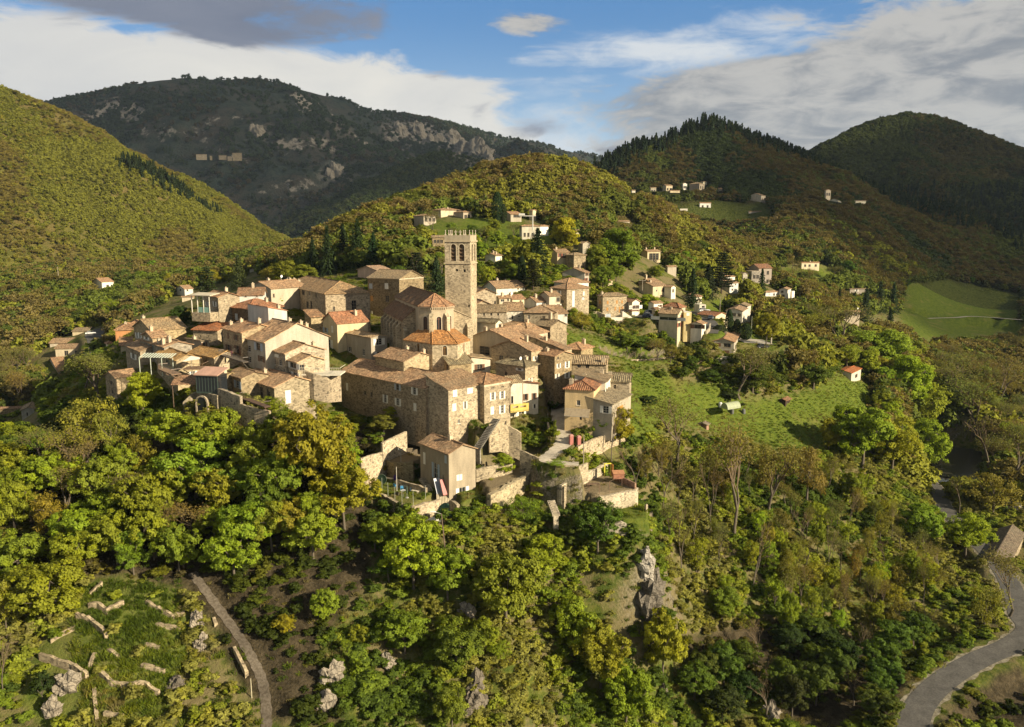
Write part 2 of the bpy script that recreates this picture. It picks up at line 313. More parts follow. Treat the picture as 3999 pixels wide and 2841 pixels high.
for k, x, y, Y, dz in (('5', 650, 1565, 168, -.3), ('5', 860, 1550, 172, -.3), ('5', 640, 1620, 164.5, -.5), ('3', 1850, 1225, 161, -.3), ('2', 1120, 986, 158.5, -.5), ('2', 1290, 945, 158.5, -.5), ('2', 1440, 985, 155.5, -.5), ('2', 1560, 940, 154.5, -.5), ('2', 1690, 1000, 153, -.5), ('2', 1060, 1060, 153, -3), ('2', 1200, 945, 153.5, -6), ('2', 1350, 960, 152, -6), ('2', 1500, 920, 150, -6.5), ('2', 1690, 1000, 146.5, -6.5), ('1', 800, 1610, 145, -4), ('1', 960, 1640, 143.5, -4)):
    q = at(*S(k, x, y), Y); FEET.append((q.x, q.y, q.z+dz))
_pa, _pl, _pt = [], [], []
for px, py, Y in CTRL:
    p = at(px, py, Y); _pa.append(p.x/Y); _pl.append(math.log(Y)); _pt.append(p.z/Y)
for x, y, z in WORLD_CTRL: _pa.append(x/y); _pl.append(math.log(y)); _pt.append(z/y)
for x, y, z in FLOORS+FEET: _pa.append(x/y); _pl.append(math.log(y)); _pt.append(z/y)
_pa, _pl, _pt = map(np.array, (_pa, _pl, _pt)); _n = len(_pa)
def _tps(r2): return np.where(r2 > 1e-12, r2*np.log(np.maximum(r2, 1e-12)), 0)
_K = _tps((_pa[:, None]-_pa)**2+(_pl[:, None]-_pl)**2) + np.diag(np.concatenate([np.full(_n-len(FLOORS+FEET), .003), np.full(len(FLOORS+FEET), .0022)]))
_P = np.stack([np.ones(_n), _pa, _pl], 1)
_W = np.linalg.solve(np.block([[_K, _P], [_P.T, np.zeros((3, 3))]]), np.concatenate([_pt, np.zeros(3)]))
def base_h(x, y):
    x = np.asarray(x, float); y = np.maximum(np.asarray(y, float), 20); sh = x.shape; x = x.ravel(); y = y.ravel(); out = np.empty(len(x))
    for i in range(0, len(x), 20000):
        a = x[i:i+20000]/y[i:i+20000]; l = np.log(y[i:i+20000])
        t = _tps((a[:, None]-_pa)**2+(l[:, None]-_pl)**2)@_W[:_n] + _W[_n]+_W[_n+1]*a+_W[_n+2]*l
        out[i:i+20000] = t*y[i:i+20000]
    return out.reshape(sh)

# hills: crest line (picture point, distance), slope, roughness
HILLS = {
 'left_hill': ([(-900,130,780),(-400,215,820),(0,350,860),(150,415,900),(300,505,960),(530,622,1060),(750,765,1200),(900,868,1350),(1100,985,1500)], .60, 15, 90),
 'mountain': ([(-600,520,2700),(180,425,2800),(330,385,2900),(560,338,3000),(735,308,3000),(880,315,3050),(1000,308,3100),(1060,325,3100),(1180,358,3150),(1320,392,3200),(1380,430,3300),(1540,445,3400),(1660,465,3600),(1800,500,3800),(2000,545,4000),(2200,590,4200),(2400,622,4400),(2700,640,4600)], .42, 105, 430),
 'shoulder_hill': ([(1250,980,1500),(1380,850,1560),(1500,720,1650),(1620,632,1760),(1730,598,1800),(1830,625,1800),(1950,690,1780),(2200,800,1700)], .52, 30, 170),
 'knoll': ([(1380,905,400),(1500,842,430),(1650,775,480),(1850,708,530),(1950,665,540),(2080,638,545),(2200,650,545),(2320,712,540),(2450,775,545),(2600,850,560)], .52, 5, 60),
 'right_hill': ([(2300,740,840),(2360,705,860),(2430,640,880),(2520,590,900),(2620,580,920),(2760,505,930),(2880,552,930),(2960,575,930),(3080,625,930),(3200,690,930),(3350,750,915),(3500,800,890),(3700,845,850),(3999,965,800),(4400,1040,760)], .53, 11, 90),
 'far_right_hill': ([(3050,700,1300),(3160,625,1340),(3260,565,1370),(3350,520,1400),(3440,478,1430),(3540,455,1450),(3640,468,1450),(3760,515,1440),(3880,565,1420),(3960,618,1400),(4200,650,1350),(4600,700,1300)], .55, 26, 150),
}
HID = {k: i+1 for i, k in enumerate(HILLS)}
def _prep(pts): return np.array([tuple(at(*p)) for p in pts])
HCREST = {k: _prep(v[0]) for k, v in HILLS.items()}
def hill_h(k, x, y):
    c = HCREST[k]; _, S_, rough, wl = HILLS[k]; hi = np.full(x.shape, -1e9); best = np.full(x.shape, 1e9); so = wl*.12
    for (p0, p1) in zip(c[:-1], c[1:]):
        for t in np.linspace(0, 1, 5)[:-1] if p1 is not c[-1] else np.linspace(0, 1, 5):
            q = p0+(p1-p0)*t; d = np.sqrt((x-q[0])**2+(y-q[1])**2); best = np.minimum(best, d)
            hi = np.maximum(hi, q[2]-S_*(np.sqrt(d*d+so*so)-so))
    n = fbm(x/wl, y/wl, HID[k]*11, 5, .55); rid = 1-np.abs(fbm(x/wl*.8+5, y/wl*.8, HID[k]*7+3, 4))*2
    fade = np.clip(best/(wl*.6)-.12, 0.0, 1)
    return hi + (n*rough*1.2+(rid-.75)*rough*.8)*fade
def smax(a, b, k): h = np.clip(.5+.5*(a-b)/k, 0, 1); return b*(1-h)+a*h+k*h*(1-h)

ROADS = []                                              # (name, points x y z, half width): the ground is levelled along them
def road_line(pts, n=8):
    P_ = [Vector(p) for p in pts]; out = []
    for i in range(len(P_)-1):
        a, b, c, d = P_[max(i-1, 0)], P_[i], P_[i+1], P_[min(i+2, len(P_)-1)]
        for k in range(n):
            t = k/n; out.append(.5*((2*b)+(c-a)*t+(2*a-5*b+4*c-d)*t*t+(3*b-a-3*c+d)*t**3))
    return out+[P_[-1]]
def road(name, zk, pts, hw, z=None, dz=0.0, n=8):
    W3 = []
    for p in pts:
        if z is not None: q = at_z(*S(zk, p[0], p[1]), z)
        elif len(p) == 3: q = at(*S(zk, p[0], p[1]), p[2])
        else: q = hit(*S(zk, *p))
        q = Vector(q); q.z += dz; W3.append(q)
    L = road_line(W3, n)
    if z is None and len(pts[0]) == 2:
        zs = np.array([q.z for q in L])
        for _ in range(6): zs[1:-1] = (zs[:-2]+zs[1:-1]*2+zs[2:])/4
        for q, zz in zip(L, zs): q.z = zz
    ROADS.append((name, L, hw)); return L
PADS = []                                               # level garden terraces: (world polygon, height)
def in_poly(x, y, poly):
    c = np.zeros(x.shape, bool); n = len(poly)
    for i in range(n):
        x0, y0 = poly[i]; x1, y1 = poly[(i+1) % n]
        cond = ((y0 > y) != (y1 > y)) & (x < (x1-x0)*(y-y0)/((y1-y0) if abs(y1-y0) > 1e-9 else 1e-9)+x0); c ^= cond
    return c
def height(x, y, want_id=False, rough=True):
    x = np.asarray(x, float); y = np.asarray(y, float)
    h = base_h(x, y); ids = np.zeros(x.shape, int)
    near = np.clip((y-60)/60, 0, 1)
    if rough: h = h + fbm(x/14, y/14, 5, 4)*1.1*(1-.85*np.clip(1.5-np.abs(x/y+.05)/.16, 0, 1)*np.clip(1.5-np.abs(y-185)/35, 0, 1))*np.clip((430-y)/150, 0, 1) + fbm(x/60, y/60, 8, 3)*2.0*np.clip((y-230)/150, 0, 1)
    for k in HILLS:
        if y.max() < {'left_hill': 300, 'mountain': 1100, 'shoulder_hill': 900, 'knoll': 240, 'right_hill': 420, 'far_right_hill': 800}[k]: continue
        hh = hill_h(k, x, y); ids = np.where(hh > h, HID[k], ids); h = smax(hh, h, 3 if k == 'knoll' else 8)
    # craggy steps on the rock below the village
    if rough:
        crag = np.clip(1-np.abs(x/y-.02)/.17, 0, 1)*np.clip((134-y)/8, 0, 1)*np.clip((y-88)/10, 0, 1)
        h = h + crag*(np.abs(fbm(x/6.5, y/6.5, 31, 4))*3.4 + fbm(x/2.2, y/2.2, 77, 3)*.9 - .9)
    for name, L, hw in ROADS:
        d2 = np.full(x.shape, 1e12); zc = np.zeros(x.shape); xs_ = [q.x for q in L]; ys_ = [q.y for q in L]; pad = hw+6
        m = (x > min(xs_)-pad) & (x < max(xs_)+pad) & (y > min(ys_)-pad) & (y < max(ys_)+pad)
        if not m.any(): continue
        xm, ym = x[m], y[m]; dm = d2[m]; zm = zc[m]
        for a, b in zip(L[:-1], L[1:]):
            dx, dy = b.x-a.x, b.y-a.y; t = np.clip(((xm-a.x)*dx+(ym-a.y)*dy)/(dx*dx+dy*dy+1e-9), 0, 1); d = (xm-a.x-t*dx)**2+(ym-a.y-t*dy)**2
            k = d < dm; dm = np.where(k, d, dm); zm = np.where(k, a.z+t*(b.z-a.z), zm)
        w = np.clip((hw+(4.5 if hw > 2 else 2.0)-np.sqrt(dm))/(3.5 if hw > 2 else 1.5), 0, 1); w = w*w*(3-2*w); h[m] = h[m]*(1-w)+zm*w
    for poly, z in PADS:
        if y.min() > 300: break
        h = np.where(in_poly(x, y, poly), z, h)
    return (h, ids) if want_id else h
def ground(x, y): return float(height(np.array([x], float), np.array([y], float))[0])
_marchY = np.concatenate([np.arange(88, 330, .8), np.arange(330, 900, 4), np.arange(900, 4500, 25)])
def hit(px, py):                                        # where a sight line meets the ground
    d = ray(px, py); Y = _marchY; X = d[0]/d[1]*Y; Z = d[2]/d[1]*Y
    b = height(X, Y) >= Z
    i = int(np.argmax(b)) if b.any() else len(Y)-1
    return Vector((X[i], Y[i], max(Z[i], ground(X[i], Y[i])) if i < len(Y)-1 else Z[i]))

def pad(k, pts, z):
    P_ = [at_z(*S(k, x, y), z) for x, y in pts]; poly = [(p.x, p.y) for p in P_]; PADS.append((poly, z)); return poly
LAWN = pad('6', [(300, 770), (370, 850), (600, 965), (755, 1052), (890, 1068), (1010, 1010), (1160, 995), (1300, 1000), (1440, 1040), (1640, 990), (1720, 900), (1600, 830), (1590, 700), (1250, 560), (980, 560), (800, 700), (450, 700)], ZL)
VEG = pad('6', [(1640, 770), (1740, 940), (1900, 866), (2050, 778), (2180, 712), (2290, 678), (2330, 560), (2080, 560), (1610, 660)], ZV)
UPPER = pad('6', [(545, 560), (610, 570), (760, 590), (880, 590), (980, 560), (985, 440), (830, 330), (560, 440)], ZU)
YARD = pad('6', [(900, 1245), (1100, 1310), (1400, 1235), (1420, 1150), (1310, 1060), (1180, 1060), (1000, 1180)], ZY)
PATIO = pad('7', [(790, 1010), (950, 1060), (1090, 1090), (1240, 1072), (1440, 1035), (1450, 990), (1215, 905), (1150, 880), (1060, 900), (930, 960)], ZT)
GREEN = pad('7', [(1110, 1290), (1340, 1340), (1600, 1310), (1540, 1190), (1340, 1190), (1130, 1210)], ZG)

ZR = -83.0
ROAD1 = road('road', 't', [(520, 1010), (560, 860), (640, 775), (745, 712), (850, 665), (905, 620), (880, 575), (870, 540), (845, 470), (800, 400), (730, 330), (665, 265), (630, 215), (608, 165), (560, 120), (548, 75), (570, 40), (600, -20)], 2.9, ZR)
LANE = road('lane', '7', [(700, 200, 186), (705, 300, 177), (730, 430, 168.5), (755, 560, 160.5), (680, 660, 155), (590, 735, 152), (700, 775, 150.5), (900, 790, 150)], 1.9)
PATH = road('path', 'q', [(1560, 300), (1660, 440), (1800, 620), (1950, 850), (2060, 1040), (2130, 1200), (2160, 1380), (2165, 1600)], .9)
TRACK = road('track', 'b', [(490, 1352, 231), (700, 1348, 234), (900, 1345, 238), (1150, 1330, 243), (1300, 1305, 247), (1420, 1300, 250)], 1.5)
CARROAD = road('road', 'b', [(1640, 1010, 254), (1660, 930, 268), (1600, 850, 284), (1520, 800, 296), (1470, 770, 306), (1560, 768, 310), (1700, 772, 318)], 2.6)
CARPARK = road('car_park', 'b', [(1960, 1085, 266), (2100, 1095, 266), (2290, 1110, 266)], 6.5)
SQUARE = road('road', 'b', [(860, 835, 259), (960, 815, 262), (1060, 800, 265)], 4.0)
LROAD = road('road', 'e', [(935, 1010, 255), (900, 880, 285), (870, 760, 318), (850, 715, 335), (930, 665, 345), (1010, 652, 352)], 3.6)
FIELDROAD = road('track', 'g', [(340, 415, 540), (520, 398, 548), (700, 392, 552), (830, 385, 556), (1160, 410, 545)], 2.2)
RIVER = road('river', 'g', [(735, 1235), (735, 1250), (728, 1270), (700, 1340), (735, 1432), (800, 1520), (900, 1580), (1150, 1640)], 8.0, -87.5)

# colour zones of the ground: where meadow, garden soil and bare leaf litter lie
MEADOW_PX = [[(2430,1430),(2700,1480),(2900,1560),(3100,1530),(3260,1470),(3420,1480),(3440,1640),(3150,1760),(2900,1700),(2700,1680),(2560,1640),(2450,1600)],
             [(2060,1300),(2280,1290),(2450,1330),(2660,1390),(2640,1440),(2380,1420),(2250,1360)],[(2440,1600),(2560,1640),(2600,1700),(2480,1720)],
             [(3520,1110),(3700,1090),(3999,1150),(3999,1300),(3600,1330),(3510,1260)],[(2560,800),(2760,780),(3000,800),(3050,870),(2900,900),(2700,880),(2600,830)],
             [(1650,880),(1850,850),(2150,880),(2200,1000),(2100,1030),(1900,1010),(1650,960)],[(2700,1180),(2900,1150),(2920,1220),(2760,1240)],
             [(2700,1290),(2760,1260),(2900,1300),(3060,1330),(3000,1370),(2850,1370)],[(2950,1060),(3200,1030),(3350,1090),(3150,1130),(2990,1110)]]
TERR_PX = [[(330,2290),(520,2260),(720,2330),(740,2600),(600,2841),(150,2841),(60,2740),(150,2520),(300,2380)]]
CLIFF9 = [[(840,285),(940,268),(1000,300),(1050,330),(1095,345),(1102,380),(1040,365),(1000,340),(900,318)],[(555,285),(610,290),(600,312),(560,305)],[(700,375),(760,385),(790,412),(740,405)],[(2190,470),(2215,500),(2215,530),(2195,510)],[(720,270),(775,280),(770,300),(725,290)]]
LITTER_PX = [[(200,1650),(1450,1650),(1450,2250),(1250,2500),(1350,2841),(1050,2841),(850,2500),(700,2280),(300,2250),(0,2250),(0,1850)], [(3150,2841),(2600,2500),(3000,2400),(3400,2500),(3600,2560),(3500,2841)], [(3640,2841),(3800,2680),(3999,2590),(4100,2841)]]
def build_terrain():
    A = np.linspace(-.92, .92, 461); Lr = np.concatenate([np.linspace(math.log(45), math.log(92), 50)[:-1], np.linspace(math.log(92), math.log(330), 300)[:-1], np.linspace(math.log(330), math.log(5200), 290)])
    a, l = np.meshgrid(A, Lr); y = np.exp(l); x = a*y; h, ids = height(x, y, True)
    ny, nx = x.shape; V = np.stack([x, y, h], -1).reshape(-1, 3)
    i = np.arange(ny*nx).reshape(ny, nx); Fq = np.stack([i[:-1, :-1], i[:-1, 1:], i[1:, 1:], i[1:, :-1]], -1).reshape(-1, 4)
    fid = ids[:-1, :-1].ravel()
    px, py = proj(V[:, 0], V[:, 1], V[:, 2])
    def zone(polys, soft=0):
        j = fbm(V[:, 0]/9, V[:, 1]/9, 3, 3)*45; k = fbm(V[:, 0]/9, V[:, 1]/9, 13, 3)*30
        m = np.zeros(len(V), bool)
        for p in polys: m |= in_poly(px+j, py+k, p)
        mf = m.reshape(ny, nx).astype(float)
        for _ in range(3):
            mf[1:-1, 1:-1] = (mf[:-2, 1:-1]+mf[2:, 1:-1]+mf[1:-1, :-2]+mf[1:-1, 2:]+2*mf[1:-1, 1:-1])/6
        return mf.ravel()
    col = np.zeros((len(V), 4)); col[:, 3] = 1
    col[:, 0] = np.maximum(zone(MEADOW_PX), zone(TERR_PX)*.75); col[:, 1] = zone(LITTER_PX)*(1-col[:, 0])
    col[:, 2] = zone([[S('9', *p) for p in q] for q in CLIFF9])*(V[:, 1] > 900)
    for poly, z in PADS:
        m = in_poly(V[:, 0], V[:, 1], poly)
        if z in (ZL, ZG): col[m, 0] = .8; col[m, 1] = .0
        else: col[m, 0] = 0; col[m, 1] = .0; col[m, 2] = 1
    hid = ids.ravel()
    yc = V[:, 1].reshape(ny, nx)[:-1, :-1].ravel(); xc = V[:, 0].reshape(ny, nx)[:-1, :-1].ravel()
    fid = np.where((fid == 0) & (yc > 600), np.where(xc > 0, HID['right_hill'], HID['left_hill']), fid)
    names = ['ground']+list(HILLS)
    for q, nm in enumerate(names):
        fs = Fq[fid == q]
        if not len(fs): continue
        used, inv = np.unique(fs, return_inverse=True); me = mesh_np(nm, V[used], inv.reshape(-1, 4), [GROUND if q == 0 else HILLMAT[nm]], True)
        ca = me.color_attributes.new('zone', 'FLOAT_COLOR', 'POINT'); ca.data.foreach_set('color', col[used].astype(np.float32).ravel())
        o = link(nm, me); tag(o, kind='structure')

def m_ground():
    m, nt, b = new_mat('ground', 1.0, .05)
    pos = nt.node('ShaderNodeNewGeometry').outputs['Position']; nrm = nt.node('ShaderNodeNewGeometry').outputs['Normal']
    zn = nt.node('ShaderNodeSeparateColor', {0: nt.node('ShaderNodeVertexColor', layer_name='zone').outputs[0]}).outputs
    n1 = nt.noise(pos, .09, 5, .62); n2 = nt.noise(pos, .55, 5, .65); n3 = nt.noise(pos, 2.4, 4, .7)
    grass = nt.mix(nt.step(n2, .35, .68), (.055, .075, .014), (.13, .135, .026))
    dry = nt.mix(n3, (.12, .095, .045), (.20, .165, .08))
    scrub = nt.mix(nt.step(nt.math('ADD', n1, nt.math('MULTIPLY', n2, .5)), .62, .86), grass, dry)
    meadow = nt.mix(nt.step(nt.math('ADD', nt.math('MULTIPLY', n2, .7), nt.math('MULTIPLY', n3, .3)), .33, .66), (.06, .09, .012), (.125, .15, .022))
    meadow = nt.mix(nt.step(n1, .55, .72), meadow, (.155, .145, .04))
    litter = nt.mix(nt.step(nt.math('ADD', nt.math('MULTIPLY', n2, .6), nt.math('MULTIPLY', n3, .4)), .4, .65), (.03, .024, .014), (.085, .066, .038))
    soil = nt.mix(n3, (.16, .12, .07), (.25, .2, .12))
    rock = nt.mix(nt.step(n2, .40, .66), nt.mix(nt.step(n3, .35, .68), (.07, .058, .042), (.27, .23, .17)), scrub)
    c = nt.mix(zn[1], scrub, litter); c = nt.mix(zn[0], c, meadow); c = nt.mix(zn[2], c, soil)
    up = nt.node('ShaderNodeSeparateXYZ', {0: nrm}).outputs[2]
    steep = nt.math('MULTIPLY', nt.step(nt.math('ADD', nt.math('SUBTRACT', 1.0, up), nt.math('MULTIPLY', nt.math('SUBTRACT', n2, .5), .5)), .50, .64), nt.math('SUBTRACT', 1.0, zn[2]))
    c = nt.mix(steep, c, rock)
    nt.l.new(c, b.inputs['Base Color']); bump(nt, b, nt.math('ADD', n2, n3), .9, .35); return m
def m_hill(name, g1, g2, g3, rockamt, sc, rk=(.20, .18, .15)):
    m, nt, b = new_mat(name, 1.0, .03)
    pos = nt.node('ShaderNodeNewGeometry').outputs['Position']; nrm = nt.node('ShaderNodeNewGeometry').outputs['Normal']
    zn = nt.node('ShaderNodeSeparateColor', {0: nt.node('ShaderNodeVertexColor', layer_name='zone').outputs[0]}).outputs
    n1 = nt.noise(pos, .008*sc, 6, .62, dist=.4); n2 = nt.noise(pos, .05*sc, 5, .7); n3 = nt.noise(pos, .25*sc, 3, .7)
    c = nt.mix(nt.step(n1, .38, .62), g1, g2); c = nt.mix(nt.step(n2, .45, .65), c, g3)
    c = nt.mix(nt.math('MULTIPLY', zn[0], .9), c, nt.mix(nt.step(n3, .35, .65), (.05, .07, .014), (.11, .12, .028)))
    up = nt.node('ShaderNodeSeparateXYZ', {0: nrm}).outputs[2]
    st = nt.math('MAXIMUM', nt.math('MULTIPLY', nt.step(n2, .38, .55), zn[2]), 0.0); st = nt.math('MAXIMUM', st, nt.step(nt.math('ADD', nt.math('SUBTRACT', 1.0, up), nt.math('ADD', nt.math('MULTIPLY', nt.math('SUBTRACT', n1, .5), .55), nt.math('MULTIPLY', nt.math('SUBTRACT', n2, .5), .5))), .46-rockamt, .56-rockamt))
    c = nt.mix(st, c, nt.mix(n3, (rk[0]*.5, rk[1]*.5, rk[2]*.5), (rk[0]*1.5, rk[1]*1.5, rk[2]*1.5)))
    nt.l.new(c, b.inputs['Base Color']); bump(nt, b, nt.math('ADD', n2, n3), 1.0, 6/sc); return m
GROUND = m_ground()
HILLMAT = {'left_hill': m_hill('left_hill_scrub', (.14, .13, .03), (.15, .115, .04), (.09, .09, .022), .02, 2.2),
           'mountain': m_hill('mountain_heath', (.030, .042, .030), (.05, .042, .032), (.016, .024, .020), .17, .8, (.26, .23, .19)),
           'shoulder_hill': m_hill('shoulder_scrub', (.022, .034, .014), (.028, .034, .014), (.012, .019, .010), .13, 1.1),
           'knoll': m_hill('knoll_scrub', (.08, .075, .02), (.10, .075, .028), (.05, .06, .015), .0, 3),
           'right_hill': m_hill('right_hill_scrub', (.045, .036, .016), (.04, .045, .014), (.022, .02, .010), .03, 2),
           'far_right_hill': m_hill('far_right_scrub', (.03, .038, .012), (.022, .03, .012), (.012, .016, .009), .1, 1.5)}
build_terrain()

# ================================================================ houses
# wall colours
ST = (.36, .285, .18); ST2 = (.30, .235, .15); ST3 = (.42, .345, .235); STD = (.24, .19, .125); CREAM = (.60, .50, .34); PALE = (.66, .60, .48); WHITE = (.74, .69, .58); GREYP = (.40, .36, .29); OCHRE = (.60, .42, .20); PINK = (.50, .30, .20); BEIGE = (.50, .42, .29)
# roof colours
T1 = (.45, .30, .185); T2 = (.45, .28, .165); T3 = (.40, .28, .175); T4 = (.34, .265, .17); T5 = (.43, .215, .125); T6 = (.36, .225, .14); TG = (.25, .215, .14)
PAINTC = {'w': (.74, .70, .60), 'b': (.16, .085, .045), 'g': (.40, .44, .47), 'r': (.28, .10, .06), 'o': (.45, .22, .06), 'n': (.20, .24, .20), 'l': (.33, .40, .46)}

def grid_wall(mb, p0, du, n, L, z1, holes, z0=-4.0, mi=0, depth=.22, u0=0.0):
    """a wall from p0 along du, its outside facing n, with real recessed openings"""
    p0, du, n = Vector(p0), Vector(du), Vector(n)
    xs = sorted({0.0, L, *[h[0] for h in holes], *[h[1] for h in holes]}); zs = sorted({z0, z1, *[h[2] for h in holes], *[h[3] for h in holes]})
    P = lambda s, z, d=0.0: tuple(p0+du*s-n*d+Vector((0, 0, z)))
    flip = du.cross(Vector((0, 0, 1))).dot(n) < 0
    def q(pts, uv):
        if flip: pts, uv = pts[::-1], uv[::-1]
        mb.poly(pts, uv, mi)
    for a, b in zip(xs[:-1], xs[1:]):
        for c, d in zip(zs[:-1], zs[1:]):
            ms, mz = (a+b)/2, (c+d)/2
            if any(h[0] < ms < h[1] and h[2] < mz < h[3] for h in holes): continue
            q([P(a, c), P(b, c), P(b, d), P(a, d)], [(u0+a, c), (u0+b, c), (u0+b, d), (u0+a, d)])
    for a, b, c, d in [h[:4] for h in holes]:
        q([P(a, c), P(a, d), P(a, d, depth), P(a, c, depth)][::-1], [(0, c), (0, d), (.2, d), (.2, c)][::-1])
        q([P(b, c), P(b, d), P(b, d, depth), P(b, c, depth)], [(0, c), (0, d), (.2, d), (.2, c)])
        q([P(a, c), P(b, c), P(b, c, depth), P(a, c, depth)][::-1], [(a, 0), (b, 0), (b, .2), (a, .2)][::-1])
        q([P(a, d), P(b, d), P(b, d, depth), P(a, d, depth)], [(a, 0), (b, 0), (b, .2), (a, .2)])

def obox(mb, p0, du, n, s0, s1, z0, z1, d0, d1, mi=0):     # a box on a wall: from d0 to d1 in front of it
    p0, du, n = Vector(p0), Vector(du), Vector(n)
    P = lambda s, z, d: tuple(p0+du*s+n*d+Vector((0, 0, z)))
    v = [P(s0, z0, d0), P(s1, z0, d0), P(s1, z0, d1), P(s0, z0, d1), P(s0, z1, d0), P(s1, z1, d0), P(s1, z1, d1), P(s0, z1, d1)]
    fl = du.cross(Vector((0, 0, 1))).dot(n) < 0
    for q in ((0, 3, 2, 1), (4, 5, 6, 7), (3, 7, 6, 2), (0, 1, 5, 4), (1, 2, 6, 5), (0, 4, 7, 3)):
        pts = [v[k] for k in q]; mb.poly(pts if fl else pts[::-1], None, mi)

def window(parent, p0, du, n, s0, s1, z0, z1, style):
    """frame with glazing bars, a pane set back in the opening, shutters as the letters say"""
    w, h = s1-s0, z1-z0; fr = MB(); door = 'D' in style
    if style[0] in 'XWBGON':                                 # closed shutters fill the opening
        sh = MB(); m_ = (s0+s1)/2
        obox(sh, p0, du, n, s0+.01, m_-.012, z0+.01, z1-.01, -.08, .035); obox(sh, p0, du, n, m_+.012, s1-.01, z0+.01, z1-.01, -.08, .035)
        sh.build('closed_shutter', PAINT, parent, PAINTC[{'X': 'w'}.get(style[0], style[0].lower())]); return
    t = .07
    for a, b, c, d in ((s0, s0+t, z0, z1), (s1-t, s1, z0, z1), (s0+t, s1-t, z0, z0+t), (s0+t, s1-t, z1-t, z1)): obox(fr, p0, du, n, a, b, c, d, -.20, -.10)
    if w > .6: obox(fr, p0, du, n, (s0+s1)/2-.03, (s0+s1)/2+.03, z0+t, z1-t, -.195, -.11)
    if h > 1.2 and w > .6:
        for k in (1, 2): obox(fr, p0, du, n, s0+t, s1-t, z0+h*k/3-.02, z0+h*k/3+.02, -.19, -.12)
    if not door: obox(fr, p0, du, n, s0-.1, s1+.1, z0-.1, z0-.003, -.03, .09)
    wcol = (.62, .57, .47) if 'w' in style or 's' in style or 'l' in style else (.30, .24, .17)
    f = fr.build('door' if door else 'window', PAINT, parent, wcol)
    pn = MB(); p, d_, nn = Vector(p0), Vector(du), Vector(n)
    P = lambda s, z: tuple(p+d_*s-nn*.16+Vector((0, 0, z)))
    pts = [P(s0+.03, z0+.03), P(s1-.03, z0+.03), P(s1-.03, z1-.03), P(s0+.03, z1-.03)]
    if d_.cross(Vector((0, 0, 1))).dot(nn) < 0: pts = pts[::-1]
    pn.poly(pts); pn.build('pane', GLASS, f)
    for ch in style:
        if ch in 'wbgrnl':
            sw = w*.5+.02
            for a, b in ((s0-sw-.02, s0-.02), (s1+.02, s1+sw+.02)):
                s_ = MB(); obox(s_, p0, du, n, a, b, z0, z1, .012, .06); obox(s_, p0, du, n, a+.02, b-.02, z0+.15, z0+.22, .06, .075); obox(s_, p0, du, n, a+.02, b-.02, z1-.22, z1-.15, .06, .075)
                s_.build('shutter', PAINT, f, PAINTC[ch])

rng = random.Random(7); FOOT = []; VIEW = [(2890, 3000, 1312, 1356, 262), (2371, 2655, 1380, 1420, 236), (2500, 2600, 1225, 1250, 262), (3300, 3999, 1225, 1262, 540)]                        # footprints, kept clear of trees
def solve_len(Pt, u, px):                                # how far along u until the point shows at column px
    k = (px-1999.5)/F; den = u[0]-k*u[1]*cp
    return (k*(Pt.y*cp-Pt.z*sp)-Pt.x)/den

